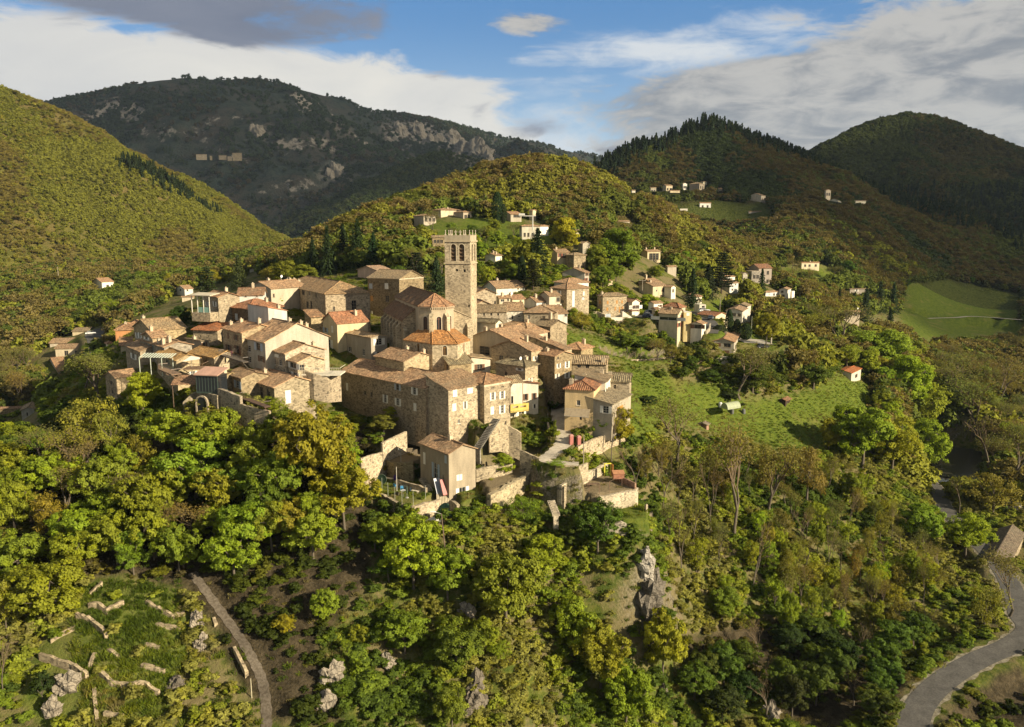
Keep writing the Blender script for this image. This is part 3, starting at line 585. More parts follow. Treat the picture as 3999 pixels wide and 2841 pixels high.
def roof_planes(kind, Lv, Lu, h, pitch, ov):
    """planes as polygons in local x (along the right wall), y (along the left wall); also ridge lines and the wall-top profile"""
    zf = lambda d: h+pitch*d
    if kind == 'u':
        m = Lv/2; zr = zf(m)
        pl = [[(-ov, -ov, zf(-ov)), (m, -ov, zr), (m, Lu+ov, zr), (-ov, Lu+ov, zf(-ov))][::-1], [(m, -ov, zr), (Lv+ov, -ov, zf(-ov)), (Lv+ov, Lu+ov, zf(-ov)), (m, Lu+ov, zr)][::-1]]
        return [p[::-1] for p in pl], [((m, -ov, zr), (m, Lu+ov, zr))], lambda x, y: h+pitch*min(x, Lv-x)
    if kind == 'v':
        m = Lu/2; zr = zf(m)
        pl = [[(-ov, -ov, zf(-ov)), (Lv+ov, -ov, zf(-ov)), (Lv+ov, m, zr), (-ov, m, zr)], [(-ov, m, zr), (Lv+ov, m, zr), (Lv+ov, Lu+ov, zf(-ov)), (-ov, Lu+ov, zf(-ov))]]
        return pl, [((-ov, m, zr), (Lv+ov, m, zr))], lambda x, y: h+pitch*min(y, Lu-y)
    if kind == 'h':
        if Lu >= Lv:
            m = Lv/2; zr = zf(m); A, B = (m, m, zr), (m, max(Lu-m, m+.01), zr)
            pl = [[(-ov, Lu+ov, zf(-ov)), (-ov, -ov, zf(-ov)), A, B], [(-ov, -ov, zf(-ov)), (Lv+ov, -ov, zf(-ov)), A], [(Lv+ov, -ov, zf(-ov)), (Lv+ov, Lu+ov, zf(-ov)), B, A], [(Lv+ov, Lu+ov, zf(-ov)), (-ov, Lu+ov, zf(-ov)), B]]
        else:
            m = Lu/2; zr = zf(m); A, B = (m, m, zr), (Lv-m, m, zr)
            pl = [[(-ov, -ov, zf(-ov)), (Lv+ov, -ov, zf(-ov)), B, A], [(Lv+ov, -ov, zf(-ov)), (Lv+ov, Lu+ov, zf(-ov)), B], [(Lv+ov, Lu+ov, zf(-ov)), (-ov, Lu+ov, zf(-ov)), A, B], [(-ov, Lu+ov, zf(-ov)), (-ov, -ov, zf(-ov)), A]]
        z = zf(-ov); cs = [(-ov, -ov, z), (Lv+ov, -ov, z), (Lv+ov, Lu+ov, z), (-ov, Lu+ov, z)]
        hips = [(cs[0], A), (cs[1], A if Lu >= Lv else B), (cs[2], B), (cs[3], B if Lu >= Lv else A), (A, B)]
        return pl, hips, lambda x, y: h
    sx, sy = {'x-': (-1, 0), 'x+': (1, 0), 'y-': (0, -1), 'y+': (0, 1), 'f': (0, 0)}[kind]   # single slope, rising (+) or falling (-)
    g = lambda x, y: h+pitch*(sx*x+sy*y)
    return [[(-ov, -ov, g(-ov, -ov)), (Lv+ov, -ov, g(Lv+ov, -ov)), (Lv+ov, Lu+ov, g(Lv+ov, Lu+ov)), (-ov, Lu+ov, g(-ov, Lu+ov))]], [], g

def build_roof(parent, planes, ridges, color, mat=None, t=.16, name='roof', wob=.05, seed=0, cell=1.3):
    mb = MB(); vs, fs, uv = [], [], []
    for pl in planes:
        a, b, c = (Vector(p) for p in pl[:3]); nrm = (b-a).cross(c-a).normalized()
        e = Vector((-nrm.y, nrm.x, 0)); e = e.normalized() if e.length > 1e-4 else Vector((1, 0, 0)); sd = nrm.cross(e)
        q = [Vector(p) for p in pl]
        if len(q) == 3: q = [q[0], q[1], q[2], q[2]]
        nu = max(1, min(24, round((q[1]-q[0]).length/cell))); nv = max(1, min(16, round(max((q[3]-q[0]).length, (q[2]-q[1]).length)/cell)))
        G = []
        for j in range(nv+1):
            row = []
            for i in range(nu+1):
                u_, v_ = i/nu, j/nv; p = (q[0]*(1-u_)+q[1]*u_)*(1-v_)+(q[3]*(1-u_)+q[2]*u_)*v_
                k = wob*(math.sin(p.x*1.9+p.y*1.3+seed)+math.sin(p.x*.83-p.y*1.1+seed*2.1)-.6)
                row.append(Vector((p.x, p.y, p.z+t+k)))
            G.append(row)
        for j in range(nv):
            for i in range(nu):
                pts = [G[j][i], G[j][i+1], G[j+1][i+1], G[j+1][i]]
                if (pts[2]-pts[3]).length < 1e-5: pts = pts[:3]
                mb.poly(pts, [(p.dot(e)+seed, p.dot(sd)) for p in pts], 0)
        bot = [Vector(p) for p in pl]; mb.poly(bot[::-1], None, 1)
        edge = [G[0][i] for i in range(nu+1)]                # eave and verges
        def strip(top, lo):
            for k in range(len(top)-1):
                f0, f1 = k/(len(top)-1), (k+1)/(len(top)-1); l0, l1 = lo[0].lerp(lo[1], f0), lo[0].lerp(lo[1], f1)
                mb.poly([l0, l1, top[k+1], top[k]], [(l0.dot(e)+seed, 0), (l1.dot(e)+seed, 0), (l1.dot(e)+seed, .16), (l0.dot(e)+seed, .16)], 0)
        strip(edge, (bot[0], bot[1])); strip([r[-1] for r in G], (bot[1], bot[2])); strip([r[0] for r in G][::-1], (bot[-1], bot[0]))
        if len(bot) == 4: strip(G[-1][::-1], (bot[2], bot[3]))
    for a, b in ridges:
        if (Vector(a)-Vector(b)).length > .1: mb.tube(Vector(a)+Vector((0, 0, t-.02)), Vector(b)+Vector((0, 0, t-.02)), .15, .15, 6)
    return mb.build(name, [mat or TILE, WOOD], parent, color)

def house(name, label, zk, xl, xc, xr, ye, Y, th, h, roof='u', wall='S', wc=ST, rc=T1, pitch=.33, win=(), chim=(), Lu=None, Lv=None, ov=.4, cat='house', group=None, tile=None, cap=None, dish=None, chimc=None):
    """near eave corner seen at column xc; xl and xr are the columns where the left and right walls end"""
    jt = rng.uniform(.84, 1.14); jw = rng.uniform(-.05, .05); wc = (wc[0]*jt*(1+jw*.4), wc[1]*jt, wc[2]*jt*(1-jw*2)); jt = rng.uniform(.86, 1.14); rc = tuple(q*jt for q in rc)
    xl, ye_ = S(zk, xl, ye); xr, _ = S(zk, xr, ye); xc, ye = S(zk, xc, ye)
    Pc = at(xc, ye, Y); a = R(th); u = Vector((-math.sin(a), math.cos(a), 0)); v = Vector((math.cos(a), math.sin(a), 0))
    Lu = Lu or max(1.5, min(45, solve_len(Pc, u, xl))); Lv = Lv or max(1.5, min(45, solve_len(Pc, v, xr)))
    t = thing(name, (Pc.x, Pc.y, Pc.z-h), a, label, cat, group)
    planes, ridges, zt = roof_planes(roof, Lv, Lu, h, pitch, 0.0 if roof == 'f' else ov)
    holes = {'L': [], 'R': []}
    W = {'L': ((0, Lu, 0), (0, -1, 0), (-1, 0, 0), Lu), 'R': ((0, 0, 0), (1, 0, 0), (0, -1, 0), Lv)}
    for face, f, dz, w, hh, st in win:
        L = W[face][3]; s = f*L
        if f > 1.5:                                          # given as a box in the picture: left, top, right, bottom
            d_ = u if face == 'L' else v; x0, y0, x1, y1 = f, dz, w, hh
            (X0, Y0), (X1, Y1) = S(zk, x0, y0), S(zk, x1, y1); sa, sb = sorted((solve_len(Pc, d_, X0), solve_len(Pc, d_, X1)))
            s = (sa+sb)/2; q_ = Pc+d_*s; za, zb_ = at((X0+X1)/2, Y1, q_.y).z-Pc.z+h, at((X0+X1)/2, Y0, q_.y).z-Pc.z+h
            if face == 'L': s = L-s
            w = max(.35, sb-sa); holes[face].append((max(.12, s-w/2), min(L-.12, s+w/2), za, zb_, st)); continue
        if face == 'L': s = L-s
        ztop = min(zt(0, 0) if roof not in ('x-', 'x+', 'y-', 'y+') else min(zt(*((s, 0) if face == 'R' else (0, Lu-s))), 99), 99) - dz
        holes[face].append((max(.15, s-w/2), min(L-.15, s+w/2), ztop-hh, ztop, st))
    mb = MB(); seed = rng.random()*50
    faces = [('L', (0, Lu, 0), (0, -1, 0), (-1, 0, 0), Lu), ('R', (0, 0, 0), (1, 0, 0), (0, -1, 0), Lv), ('B', (Lv, Lu, 0), (-1, 0, 0), (0, 1, 0), Lv), ('E', (Lv, 0, 0), (0, 1, 0), (1, 0, 0), Lu)]
    for nm, p0, du, n, L in faces:
        p0, du = Vector(p0), Vector(du)
        prof = [(s, zt(*(p0+du*s).xy)) for s in (0, L/2, L)]; zmin = min(p[1] for p in prof)
        hs = [x for x in holes.get(nm, []) if x[3] < zmin-.02]
        grid_wall(mb, p0, du, n, L, zmin, [x[:4] for x in hs], u0=seed)
        if max(p[1] for p in prof) > zmin+.01:
            cap_ = [(0, zmin)]+[(L, zmin)]+[(s, z) for s, z in prof[::-1] if z > zmin+1e-4]
            mb.poly([tuple(p0+du*s+Vector((0, 0, z))) for s, z in cap_], [(seed+s, z) for s, z in cap_])
    wm = {'S': STONE, 'P': PLASTER}[wall]
    wo = mb.build('wall', wm, t, wc)
    if roof == 'f':
        r = MB(); r.slab([(0.05, .05, h+.1), (Lv-.05, .05, h+.1), (Lv-.05, Lu-.05, h+.1), (.05, Lu-.05, h+.1)], .12); ro = r.build('roof', PLASTER, t, rc)
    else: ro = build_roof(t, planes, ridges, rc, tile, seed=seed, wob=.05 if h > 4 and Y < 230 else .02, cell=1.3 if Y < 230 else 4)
    if cap is not None:                                    # pale band or moulded cornice under the eave
        cb = MB(); obox(cb, (0, 0, 0), (1, 0, 0), (0, -1, 0), -.12, Lv, h-cap, h-.02, .0, .12); obox(cb, (0, Lu, 0), (0, -1, 0), (-1, 0, 0), 0, Lu-.001, h-cap, h-.02, .0, .12); cb.build('cornice', PLASTER, t, (.55, .46, .32))
    for face, p0, du, n, L in faces[:2]:
        for x in holes[face]:
            if x[3] < min(zt(*(Vector(p0)+Vector(du)*s).xy) for s in (0, L/2, L))-.02: window(t, p0, du, n, *x)
    for cx, cy_, ch in chim:                                # chimneys sit on the roof
        x, y = cx*Lv, cy_*Lu; zb = (zt(x, y) if roof != 'h' else h+pitch*max(0, min(x, Lv-x, y, Lu-y)))
        c = MB(); w = .32; c.box((x-w, y-w*1.3, zb-.6), (x+w, y+w*1.3, zb+ch)); c.box((x-w-.07, y-w*1.3-.07, zb+ch), (x+w+.07, y+w*1.3+.07, zb+ch+.1))
        c.box((x-.18, y-.35, zb+ch+.1), (x-.02, y-.12, zb+ch+.42)); c.box((x-.1, y+.1, zb+ch+.1), (x+.1, y+.32, zb+ch+.36))
        c.build('chimney', PLASTER, ro, chimc or (.52, .42, .29))
    if dish:
        x, y = dish[0]*Lv, dish[1]*Lu; zb = zt(x, y); d = MB(); d.tube((x, y, zb), (x, y, zb+1.3), .04)
        for k in range(10):
            a0, a1 = k*math.pi/5, (k+1)*math.pi/5; c0 = Vector((x, y-.12, zb+1.3))
            d.poly([c0, c0+Vector((.42*math.cos(a0), -.12, .42*math.sin(a0))), c0+Vector((.42*math.cos(a1), -.12, .42*math.sin(a1)))])
            d.poly([c0+Vector((0, .03, 0)), c0+Vector((.42*math.cos(a1), -.1, .42*math.sin(a1))), c0+Vector((.42*math.cos(a0), -.1, .42*math.sin(a0)))])
        d.build('satellite_dish', METAL, t, (.75, .73, .68))
    FOOT.append((Pc.x, Pc.y, a, Lu, Lv)); yb_ = proj(Pc.x, Pc.y, Pc.z-h)[1]; VIEW.append((min(xl, xc)-4, max(xr, xc)+4, ye-pitch*min(Lu, Lv)*.5*F/Pc.y-6, ye+(yb_-ye)*.72, Pc.y)); return t, Lu, Lv
def W_(face, cols, rows, w=.8, hh=1.3, st='s', top=.8, gap=2.9):   # a regular set of windows
    return [(face, c, top+r*gap, w, hh, st) for r in range(rows) for c in cols]

# ---------------------------------------------------------------- the front row of the village
FRONT = house('long_stone_house', 'long three-storey stone house in front with a broad hipped tile roof and shaded windowed wall', '3', 95, 1065, 1300, 787, 161, 46, 9, 'u', 'S', ST, T1, .40,
  [('L',315,608,338,690,'w'),('L',395,625,420,712,'w'),('L',582,682,612,812,'w'),('L',728,722,762,812,'g'),('L',922,775,958,862,'w'),('L',350,818,378,868,'o'),('L',428,832,450,890,'o'),('L',586,865,614,955,'w'),('L',728,905,762,990,'w'),('L',926,962,958,1052,'X'),('L',146,728,170,815,'X'),
   ('R',1138,808,1180,888,'s'),('R',1180,1022,1208,1062,'o'),('R',1128,1035,1146,1054,'o')], [(.45,.42,1.5)], Lv=11, cap=.35)
house('stone_house_wing', 'sunlit stone wing projecting right of the shaded strip on the long front house', '3', 1268, 1331, 1742, 805, 157, 46, 9.5, 'y+', 'S', ST3, T3, .30,
  [('R',1382,806,1432,888,'W'),('R',1548,785,1612,850,'X'),('R',1374,965,1420,1052,'X'),('R',1512,940,1534,1028,'w'),('R',1434,1148,1462,1195,'s'),('R',1582,1148,1602,1190,'s'),('R',1716,968,1750,1034,'o'),('R',1505,860,1518,872,'o'),('R',1575,918,1588,932,'o'),('R',1618,918,1630,932,'o'),('R',1658,914,1672,930,'o')], Lu=7)
house('stone_house_end', 'stone house end with pale cornice band and red hip ridge left of the yellow balcony', '3', 1700, 1745, 2045, 738, 162, 42, 9, 'h', 'S', ST3, T2, .36,
  [('R',1826,838,1858,925,'w'),('R',1936,822,1968,910,'w'),('R',1816,1000,1856,1092,'X'),('R',1934,985,1968,1078,'w'),('R',1828,778,1860,796,'o'),('R',1940,764,1972,782,'o'),('R',1984,1166,2000,1212,'o')], Lu=9, cap=.7)
house('gable_house', 'small stone gable house rising behind the long front roof', '3', 430, 815, 1190, 478, 172, 44, 6, 'u', 'S', ST3, T1, .32, [], [(.72,.12,1.0),(.55,.5,.8)], Lu=11)
house('gable_house', 'stone house with moss-grey tile roof below the church sacristy', '3', 1182, 1345, 1596, 512, 174, 30, 5, 'v', 'S', ST2, TG, .42, [('L',1310,515,1328,590,'o')], [], tile=TILE2)
house('lean_to_house', 'small cream rendered house with sloping top beside the grey-tiled roof', '3', 1580, 1597, 1815, 425, 180, 22, 5, 'x-', 'P', CREAM, T4, .16, [('R',1664,512,1720,580,'b')], Lu=6)
house('cottage', 'lower three-storey rendered house with tiled roof standing alone on the garden terrace', '6', 972, 1292, 1590, 492, 144, 38, 8, 'u', 'P', (.40,.325,.21), T1, .40,
  [('L',1046,388,1066,470,'l'),('L',1102,415,1128,505,'l'),('L',1246,512,1270,600,'G'),('L',1124,600,1166,772,'lD'),('L',1222,728,1232,778,'o'),('L',1006,478,1030,610,'X'),('R',1408,722,1440,790,'X'),('R',1404,868,1476,922,'w'),('R',1376,728,1404,796,'X')], [(.5,.40,.9)])
house('balcony_house', 'house with bright yellow balcony, white lower wall and red-edged sloping roof', '5', 545, 572, 893, 1000, 170, 25, 10, 'x-', 'P', PALE, T5, .16,
  [('R',578,1175,604,1262,'o'),('R',735,1148,762,1222,'b'),('R',832,1140,858,1210,'b'),('R',840,1265,866,1318,'w'),('R',600,1385,614,1420,'o'),('R',668,1350,728,1435,'wD'),('R',775,1455,850,1530,'o')], Lu=8, cap=.25)
house('yellow_house', 'yellow ochre rendered house with bright red hipped roof above the lane', '5', 1200, 1532, 1662, 1104, 165, 74, 6.3, 'h', 'P', (.62,.45,.22), T5, .36,
  [('L',1336,1222,1378,1282,'s'),('R',1556,1190,1568,1240,'w'),('R',1578,1170,1590,1216,'w'),('R',1616,1135,1630,1190,'b'),('R',1548,1320,1562,1400,'o'),('L',1370,1400,1400,1450,'oD')], [(.3,.9,1.1),(.75,.6,.7)], Lv=12, tile=TILE2)
house('annex_house', 'cream annex joined behind the yellow house', '5', 1640, 1668, 1724, 1010, 172, 74, 5, 'y+', 'P', PALE, T4, .2, [('R',1672,1085,1686,1130,'w'),('R',1700,1070,1712,1120,'w')], [(.8,.3,.9)], Lu=7, Lv=9)
house('outbuilding', 'stone outbuilding with grey corrugated tile roof right behind the yellow house', '5', 1700, 1945, 1974, 1008, 178, 78, 5, 'u', 'S', ST3, TG, .35, [('L',1760,1045,1792,1105,'oD')], [(.2,.95,1.2)], Lv=7, tile=TILE2)
house('veranda_annex', 'low grey annex with glazed veranda stepping down right of the yellow house', '5', 1602, 1745, 1960, 1268, 163, 62, 4, 'y+', 'P', (.42,.36,.27), (.34,.29,.2), .18, [('L',1640,1290,1705,1372,'w'),('R',1800,1290,1870,1400,'O')], [], Lu=6)
house('barn', 'long barn with strongly ribbed grey-brown roof across the upper lane', '5', 1282, 1678, 1700, 806, 190, 80, 4, 'u', 'S', ST, T4, .34, [('L',1438,808,1478,856,'o'),('L',1342,812,1386,850,'o'),('L',1350,890,1382,926,'wD')], [(.1,.1,1.0)], Lv=8, tile=TILE2)
house('tall_house', 'tall narrow stone house with sunlit shuttered side above the shaded lane', '5', 897, 1082, 1278, 716, 180, 44, 7.5, 'u', 'S', ST2, T2, .3,
  [('R',1110,722,1132,752,'o'),('R',1116,800,1138,852,'w'),('R',1212,775,1238,848,'w'),('R',1102,918,1124,975,'w'),('R',1212,902,1240,965,'w'),('R',1205,660,1228,710,'s'),('R',1236,648,1258,700,'s')], [(.3,.8,.7)])
house('corner_house', 'grey-tiled stone corner house with roof dish between the steep lanes', '5', 402, 742, 888, 832, 172, 50, 7, 'h', 'S', ST3, TG, .38,
  [('L',656,852,698,880,'w'),('L',505,890,528,950,'o'),('R',806,806,830,866,'w'),('R',790,966,812,1030,'w'),('R',764,1022,786,1076,'bD')], [(.75,.3,1.0)], tile=TILE2, dish=(.4, .35))
house('gable_barn', 'stone barn with wide stone gable and dark loft opening', '5', 346, 812, 930, 655, 181, 56, 6, 'v', 'S', ST, T1, .36, [('L',440,706,486,762,'o'),('R',846,715,872,760,'w')], [(.9,.35,1.3)])
house('broad_roof_house', 'beige house with brown shutters under the broadest pinkish tile roof', '5', 122, 565, 1000, 520, 190, 58, 6, 'v', 'P', BEIGE, T1, .34, [('L',280,486,314,540,'B'),('L',374,490,402,542,'B'),('L',215,600,330,700,'o')], [(.08,.72,1.2),(.3,.55,.9)])
house('lower_roof_house', 'house under the low continuation of the broad pinkish roof, behind the tall narrow house', '5', 905, 1196, 1280, 640, 189, 50, 8, 'y+', 'S', ST3, T1, .22, [], [(.4,.4,.9)], Lu=17)
house('turret_house', 'little square house with red pyramid roof by the hillside garden', '5', 1160, 1385, 1430, 640, 203, 58, 3.2, 'h', 'S', ST, T2, .42, [], [(.7,.3,1.3)], Lv=7)
house('shed', 'small stone shed with tiled roof at the garden edge above the red pyramid roof', '5', 1060, 1098, 1222, 466, 214, 22, 3, 'y+', 'S', ST, T3, .28, [], [], Lu=5)
# ---------------------------------------------------------------- rows behind the church
house('row_house', 'low stone row house right of the tower foot with two small dark windows', '5', 148, 160, 524, 206, 214, 10, 4.5, 'v', 'S', ST3, T4, .36, [('R',255,222,276,250,'o'),('R',338,220,360,248,'o'),('R',418,220,440,248,'o')], [], Lu=8)
house('row_house', 'pale stone row house in the middle of the terrace right of the tower', '5', 518, 527, 728, 186, 219, 8, 4.5, 'v', 'S', PALE, T3, .38, [('R',584,245,606,290,'s'),('R',658,245,684,268,'s'),('R',524,250,534,292,'o')], [], Lu=9)
house('row_house', 'last stone row house of the terrace, its hipped roof running down to the right', '5', 732, 1088, 1100, 212, 216, 82, 5, 'h', 'S', ST3, T3, .36, [('L',768,240,794,292,'s'),('L',938,252,968,312,'o')], [(.5,.4,.5)], Lv=9)
house('small_house', 'small house with mossy roof and white gable below the terrace row', '5', 190, 400, 470, 330, 204, 62, 3.5, 'u', 'P', PALE, TG, .4, [], [], Lu=12, tile=TILE2)
house('hip_roof_house', 'house with steep four-sided tile roof and skylight in the middle lanes', '5', 490, 760, 840, 380, 203, 52, 4, 'h', 'S', ST, T3, .55, [('R',800,370,832,425,'w')], [(.7,.2,1.2)])
house('stone_house', 'stone house with dark brown roof and big chimney below the terrace row', '5', 842, 1030, 1075, 372, 207, 48, 4.5, 'u', 'S', ST, T4, .36, [], [(.5,.5,1.9)], Lv=7)
house('gable_house', 'big stone gable house directly right of the tower', '4', 1320, 1345, 1590, 880, 226, 20, 6, 'u', 'S', ST3, T3, .42, [('R',1562,965,1588,1010,'o')], [], Lu=14)
house('porch_house', 'low stone house with rust-red roof at the tower foot', '4', 1320, 1342, 1525, 1005, 218, 20, 4, 'u', 'S', ST3, T6, .42, [], [], Lu=7)
house('white_house', 'white house with brown roof and two chimneys below the green orchard', '4', 1440, 1590, 1920, 815, 262, 30, 4, 'v', 'P', WHITE, T3, .42, [('R',1848,860,1870,890,'b'),('R',1880,852,1900,896,'o'),('R',1830,818,1850,830,'o')], [(.3,.6,1.2),(.65,.7,1.0)])
house('brown_roof_house', 'house with dark chestnut roof and dish in front of the white orchard house', '4', 1690, 1775, 1912, 940, 244, 30, 3.5, 'v', 'P', CREAM, T6, .42, [('R',1858,955,1880,985,'o'),('L',1728,935,1745,960,'b')], [(.1,.4,.9)], dish=(.05, .2))
house('patched_house', 'house with faded tile roof and bright awning left of the chestnut roof', '4', 1590, 1625, 1750, 930, 240, 26, 3.5, 'v', 'P', CREAM, T1, .4, [('R',1640,945,1680,975,'s'),('R',1715,935,1735,965,'o')], [(.4,.5,.9)])
house('dormer_house', 'white house with wall dormer and dark shaded gable under a tan roof', '5', 735, 872, 1090, 88, 246, 35, 4.5, 'v', 'P', WHITE, T1, .42, [('R',915,62,945,120,'w'),('R',1028,70,1052,100,'s'),('R',1030,135,1050,165,'s')], [(.2,.4,1.0)])
house('garage', 'low garage with tiled roof beside the tall shuttered tower house', '5', 1085, 1098, 1228, 222, 236, 20, 3, 'y+', 'P', PALE, T1, .3, [('R',1195,228,1225,255,'o')], [], Lu=6)
house('tower_house', 'tall sunlit stone tower house with long pale blue shutters', 'a', 1722, 1897, 2145, 1226, 250, 40, 7.2, 'h', 'S', ST3, T1, .36, [('R',1958,1250,1984,1425,'X'),('R',2078,1255,2094,1300,'X'),('R',2068,1320,2092,1350,'G'),('L',1800,1245,1822,1300,'w'),('L',1830,1350,1862,1385,'o')], [])
house('balcony_block', 'narrow cream block with stacked balconies beside the blue-shuttered tower house', 'a', 1600, 1700, 1822, 1305, 246, 25, 5, 'v', 'P', CREAM, T3, .35, [('R',1780,1320,1818,1370,'o'),('R',1785,1395,1818,1440,'w')], [(.5,.4,1.0)])
house('white_house', 'white rendered house with tan roof stacked above the blue-shuttered tower house', 'a', 1756, 1905, 2140, 1160, 264, 35, 4.5, 'h', 'P', WHITE, T1, .34, [('R',2010,1190,2024,1228,'b'),('R',2100,1195,2110,1230,'s'),('R',2055,1200,2066,1236,'s')], [])
house('grey_gable_house', 'house with broad grey rendered gable below the stone cube', 'a', 1846, 2095, 2146, 1045, 282, 66, 5, 'v', 'P', GREYP, T1, .36, [('R',2112,1050,2130,1080,'b'),('R',2104,1105,2122,1135,'r')], [(.7,.4,1.1)])
house('cube_house', 'plain windowless stone cube of a house with a low pyramid roof', 'a', 1885, 1976, 2108, 850, 300, 36, 5.5, 'h', 'S', ST, T4, .3, [], [])
house('pillar_house', 'red and white house on pillars left of the stone cube', 'a', 1772, 1790, 1920, 818, 304, 20, 5, 'v', 'P', CREAM, T3, .3, [('R',1810,830,1835,870,'r'),('R',1852,830,1890,880,'rD')], [(.2,.5,.7)], Lu=7)
# ---------------------------------------------------------------- left part of the village
house('manor', 'massive square stone manor with large tan hipped roof left of the church', '1', 1086, 1542, 2012, 400, 212, 30, 12.5, 'h', 'S', ST, (.40,.275,.155), .44,
  [('L',1210,350,1236,408,'o'),('L',1294,358,1322,414,'o'),('L',1366,370,1386,416,'o'),('L',1436,398,1452,444,'o'),('L',1180,475,1204,530,'o'),('L',1338,485,1360,555,'o'),('L',1380,478,1398,580,'o'),('L',1182,600,1200,688,'o'),('L',1118,345,1134,385,'o'),
   ('R',1818,470,1868,570,'o'),('R',1616,535,1640,585,'o')], [(.06,.93,1.6),(.1,.8,1.7),(.14,.72,1.2)], cap=.3)
house('bay_annex', 'projecting stone bay with small orange roof on the shaded side of the manor', '1', 1290, 1392, 1455, 645, 206, 30, 6, 'y+', 'S', ST, T2, .2, [], [], Lv=3.2, Lu=6)
house('stone_mansion', 'dark stone mansion with paired windows between the manor and the church', '4', 105, 468, 480, 708, 232, 60, 11.5, 'u', 'S', ST2, T4, .36, [('L',122,762,158,822,'G'),('L',300,758,340,826,'X'),('L',306,902,346,975,'o'),('L',132,905,160,965,'O'),('L',134,1078,152,1115,'X')], [], Lv=12, cap=.3)
house('pink_house', 'modern pinkish house with arched loggia behind the dark mansion', '4', 380, 520, 596, 650, 272, 38, 5, 'u', 'P', (.46,.29,.20), (.44,.30,.2), .3, [('L',500,668,512,695,'w'),('R',566,672,582,700,'s')], [])
house('pink_house', 'low arched pinkish wing behind the dark mansion roof', '4', 100, 215, 380, 612, 278, 45, 4, 'v', 'P', (.50,.34,.25), (.48,.34,.24), .22, [('R',222,588,250,625,'o'),('L',140,592,180,625,'o')], [], Lu=12)
house('tall_house', 'tall house with red-brown roof and sunlit blank gable at the left village edge', '1', 258, 408, 636, 436, 200, 40, 8, 'u', 'S', (.40,.33,.23), T2, .34, [('L',362,482,380,535,'w'),('L',370,590,384,640,'o'),('L',282,485,298,530,'w'),('L',310,440,322,470,'o')], [(.6,.3,1.2)])
house('white_annex', 'low white annex with brown roof behind the red-brown gable house', '1', 600, 622, 886, 415, 214, 12, 5, 'v', 'P', WHITE, T6, .4, [('R',690,420,710,434,'o'),('R',808,420,828,434,'o')], [(.55,.5,1.2)], Lu=8)
house('gable_house', 'house with shaded grey gable and tan roof left of the manor', '1', 735, 968, 1088, 345, 226, 55, 6, 'v', 'P', (.42,.35,.25), T1, .34, [('R',985,400,1005,440,'o')], [(.3,.6,1.0),(.9,.6,.8)], Lv=13, dish=(.6, .5))
house('vine_house', 'dark vine-covered house with red roof behind the pale rendered house', '1', 522, 728, 800, 560, 197, 50, 5, 'h', 'S', (.16,.115,.07), T5, .4, [('L',585,610,612,680,'G')], [(.7,.3,1.0)], Lv=10)
house('pale_house', 'pale rendered house with single-slope red-edged roof and one small window', '1', 722, 938, 1135, 545, 184, 42, 6, 'x-', 'P', (.60,.55,.46), T5, .22, [('R',974,668,990,698,'o')], [(.9,.3,.9)], ov=.25)
house('laundry_house', 'stone house with orange roof and balcony hung with pink laundry', '1', 456, 660, 905, 812, 172, 40, 8, 'u', 'S', ST, T2, .32,
  [('L',505,812,522,876,'B'),('L',584,832,608,892,'b'),('L',496,940,526,1020,'b'),('L',590,948,622,1045,'b')], [(.2,.95,.8),(.4,.8,.8),(.5,.1,1.2)], Lv=9)
house('dormer_house', 'cream house with brown ribbed roof, roof dormer and long white sunlit gable', '1', 665, 906, 1200, 912, 166, 42, 6.5, 'u', 'P', (.50,.45,.36), T1, .46,
  [('L',696,945,748,1010,'s'),('L',812,920,855,1000,'g'),('L',704,1065,748,1125,'s'),('L',842,1058,876,1120,'bD')], [(.62,.15,1.0),(.68,.08,.9),(.5,.3,.7)], tile=TILE2, Lv=15)
house('porch_house', 'stone house with pale skylight roof and glazed timber porch beside a thin cypress', '1', 918, 1118, 1260, 1032, 163, 40, 5, 'u', 'S', (.40,.34,.25), T1, .36, [('L',980,1085,1012,1148,'s'),('L',1048,1100,1082,1160,'s'),('L',978,1035,1048,1068,'X')], [(.85,.25,.9)], Lv=9)
house('timber_porch', 'glazed timber porch under a small lean-to roof left of the thin cypress', '1', 1124, 1248, 1372, 1125, 160, 40, 4, 'u', 'S', (.42,.36,.27), T3, .36, [('L',1140,1085,1180,1110,'o'),('L',1170,1130,1235,1190,'w'),('R',1262,1150,1320,1210,'o'),('L',1140,1228,1180,1268,'w'),('L',1200,1232,1240,1295,'wD')], [], Lv=6, Lu=6)
house('red_roof_house', 'house with red roof, white metal awning and shaded gable right of the manor', '1', 1517, 1668, 1992, 712, 197, 36, 8, 'v', 'P', CREAM, T5, .5, [('L',1530,758,1556,810,'l'),('L',1606,740,1624,812,'X'),('L',1540,880,1590,975,'w')], [(.75,.3,1.2),(.5,.6,.4)])
house('ivy_house', 'cream house with low tan roof and a strip of ivy at its corner', '3', 76, 438, 622, 205, 189, 40, 6, 'u', 'P', (.42,.36,.26), (.44,.32,.19), .22, [('L',170,312,208,368,'s'),('L',338,338,364,412,'s'),('R',498,215,562,290,'w'),('R',505,365,558,425,'w')], [])
house('terrace_house', 'long stone house with four arched blue-grey shutters and rusty balcony', '1', 645, 1003, 1275, 1388, 155, 42, 7, 'u', 'S', (.38,.32,.23), T1, .36,
  [('L',690,1345,725,1500,'L'),('L',764,1360,800,1520,'L'),('L',846,1385,880,1540,'L'),('L',918,1402,956,1560,'L'),('R',1115,1420,1175,1560,'X')], [(.25,.55,1.4)], Lv=9)
house('link_house', 'narrow link house with blue door left of the rusty balcony', '1', 572, 650, 720, 1290, 158, 42, 3, 'u', 'S', ST, T3, .3, [('L',594,1320,630,1400,'lD')], [], Lu=7, Lv=6)
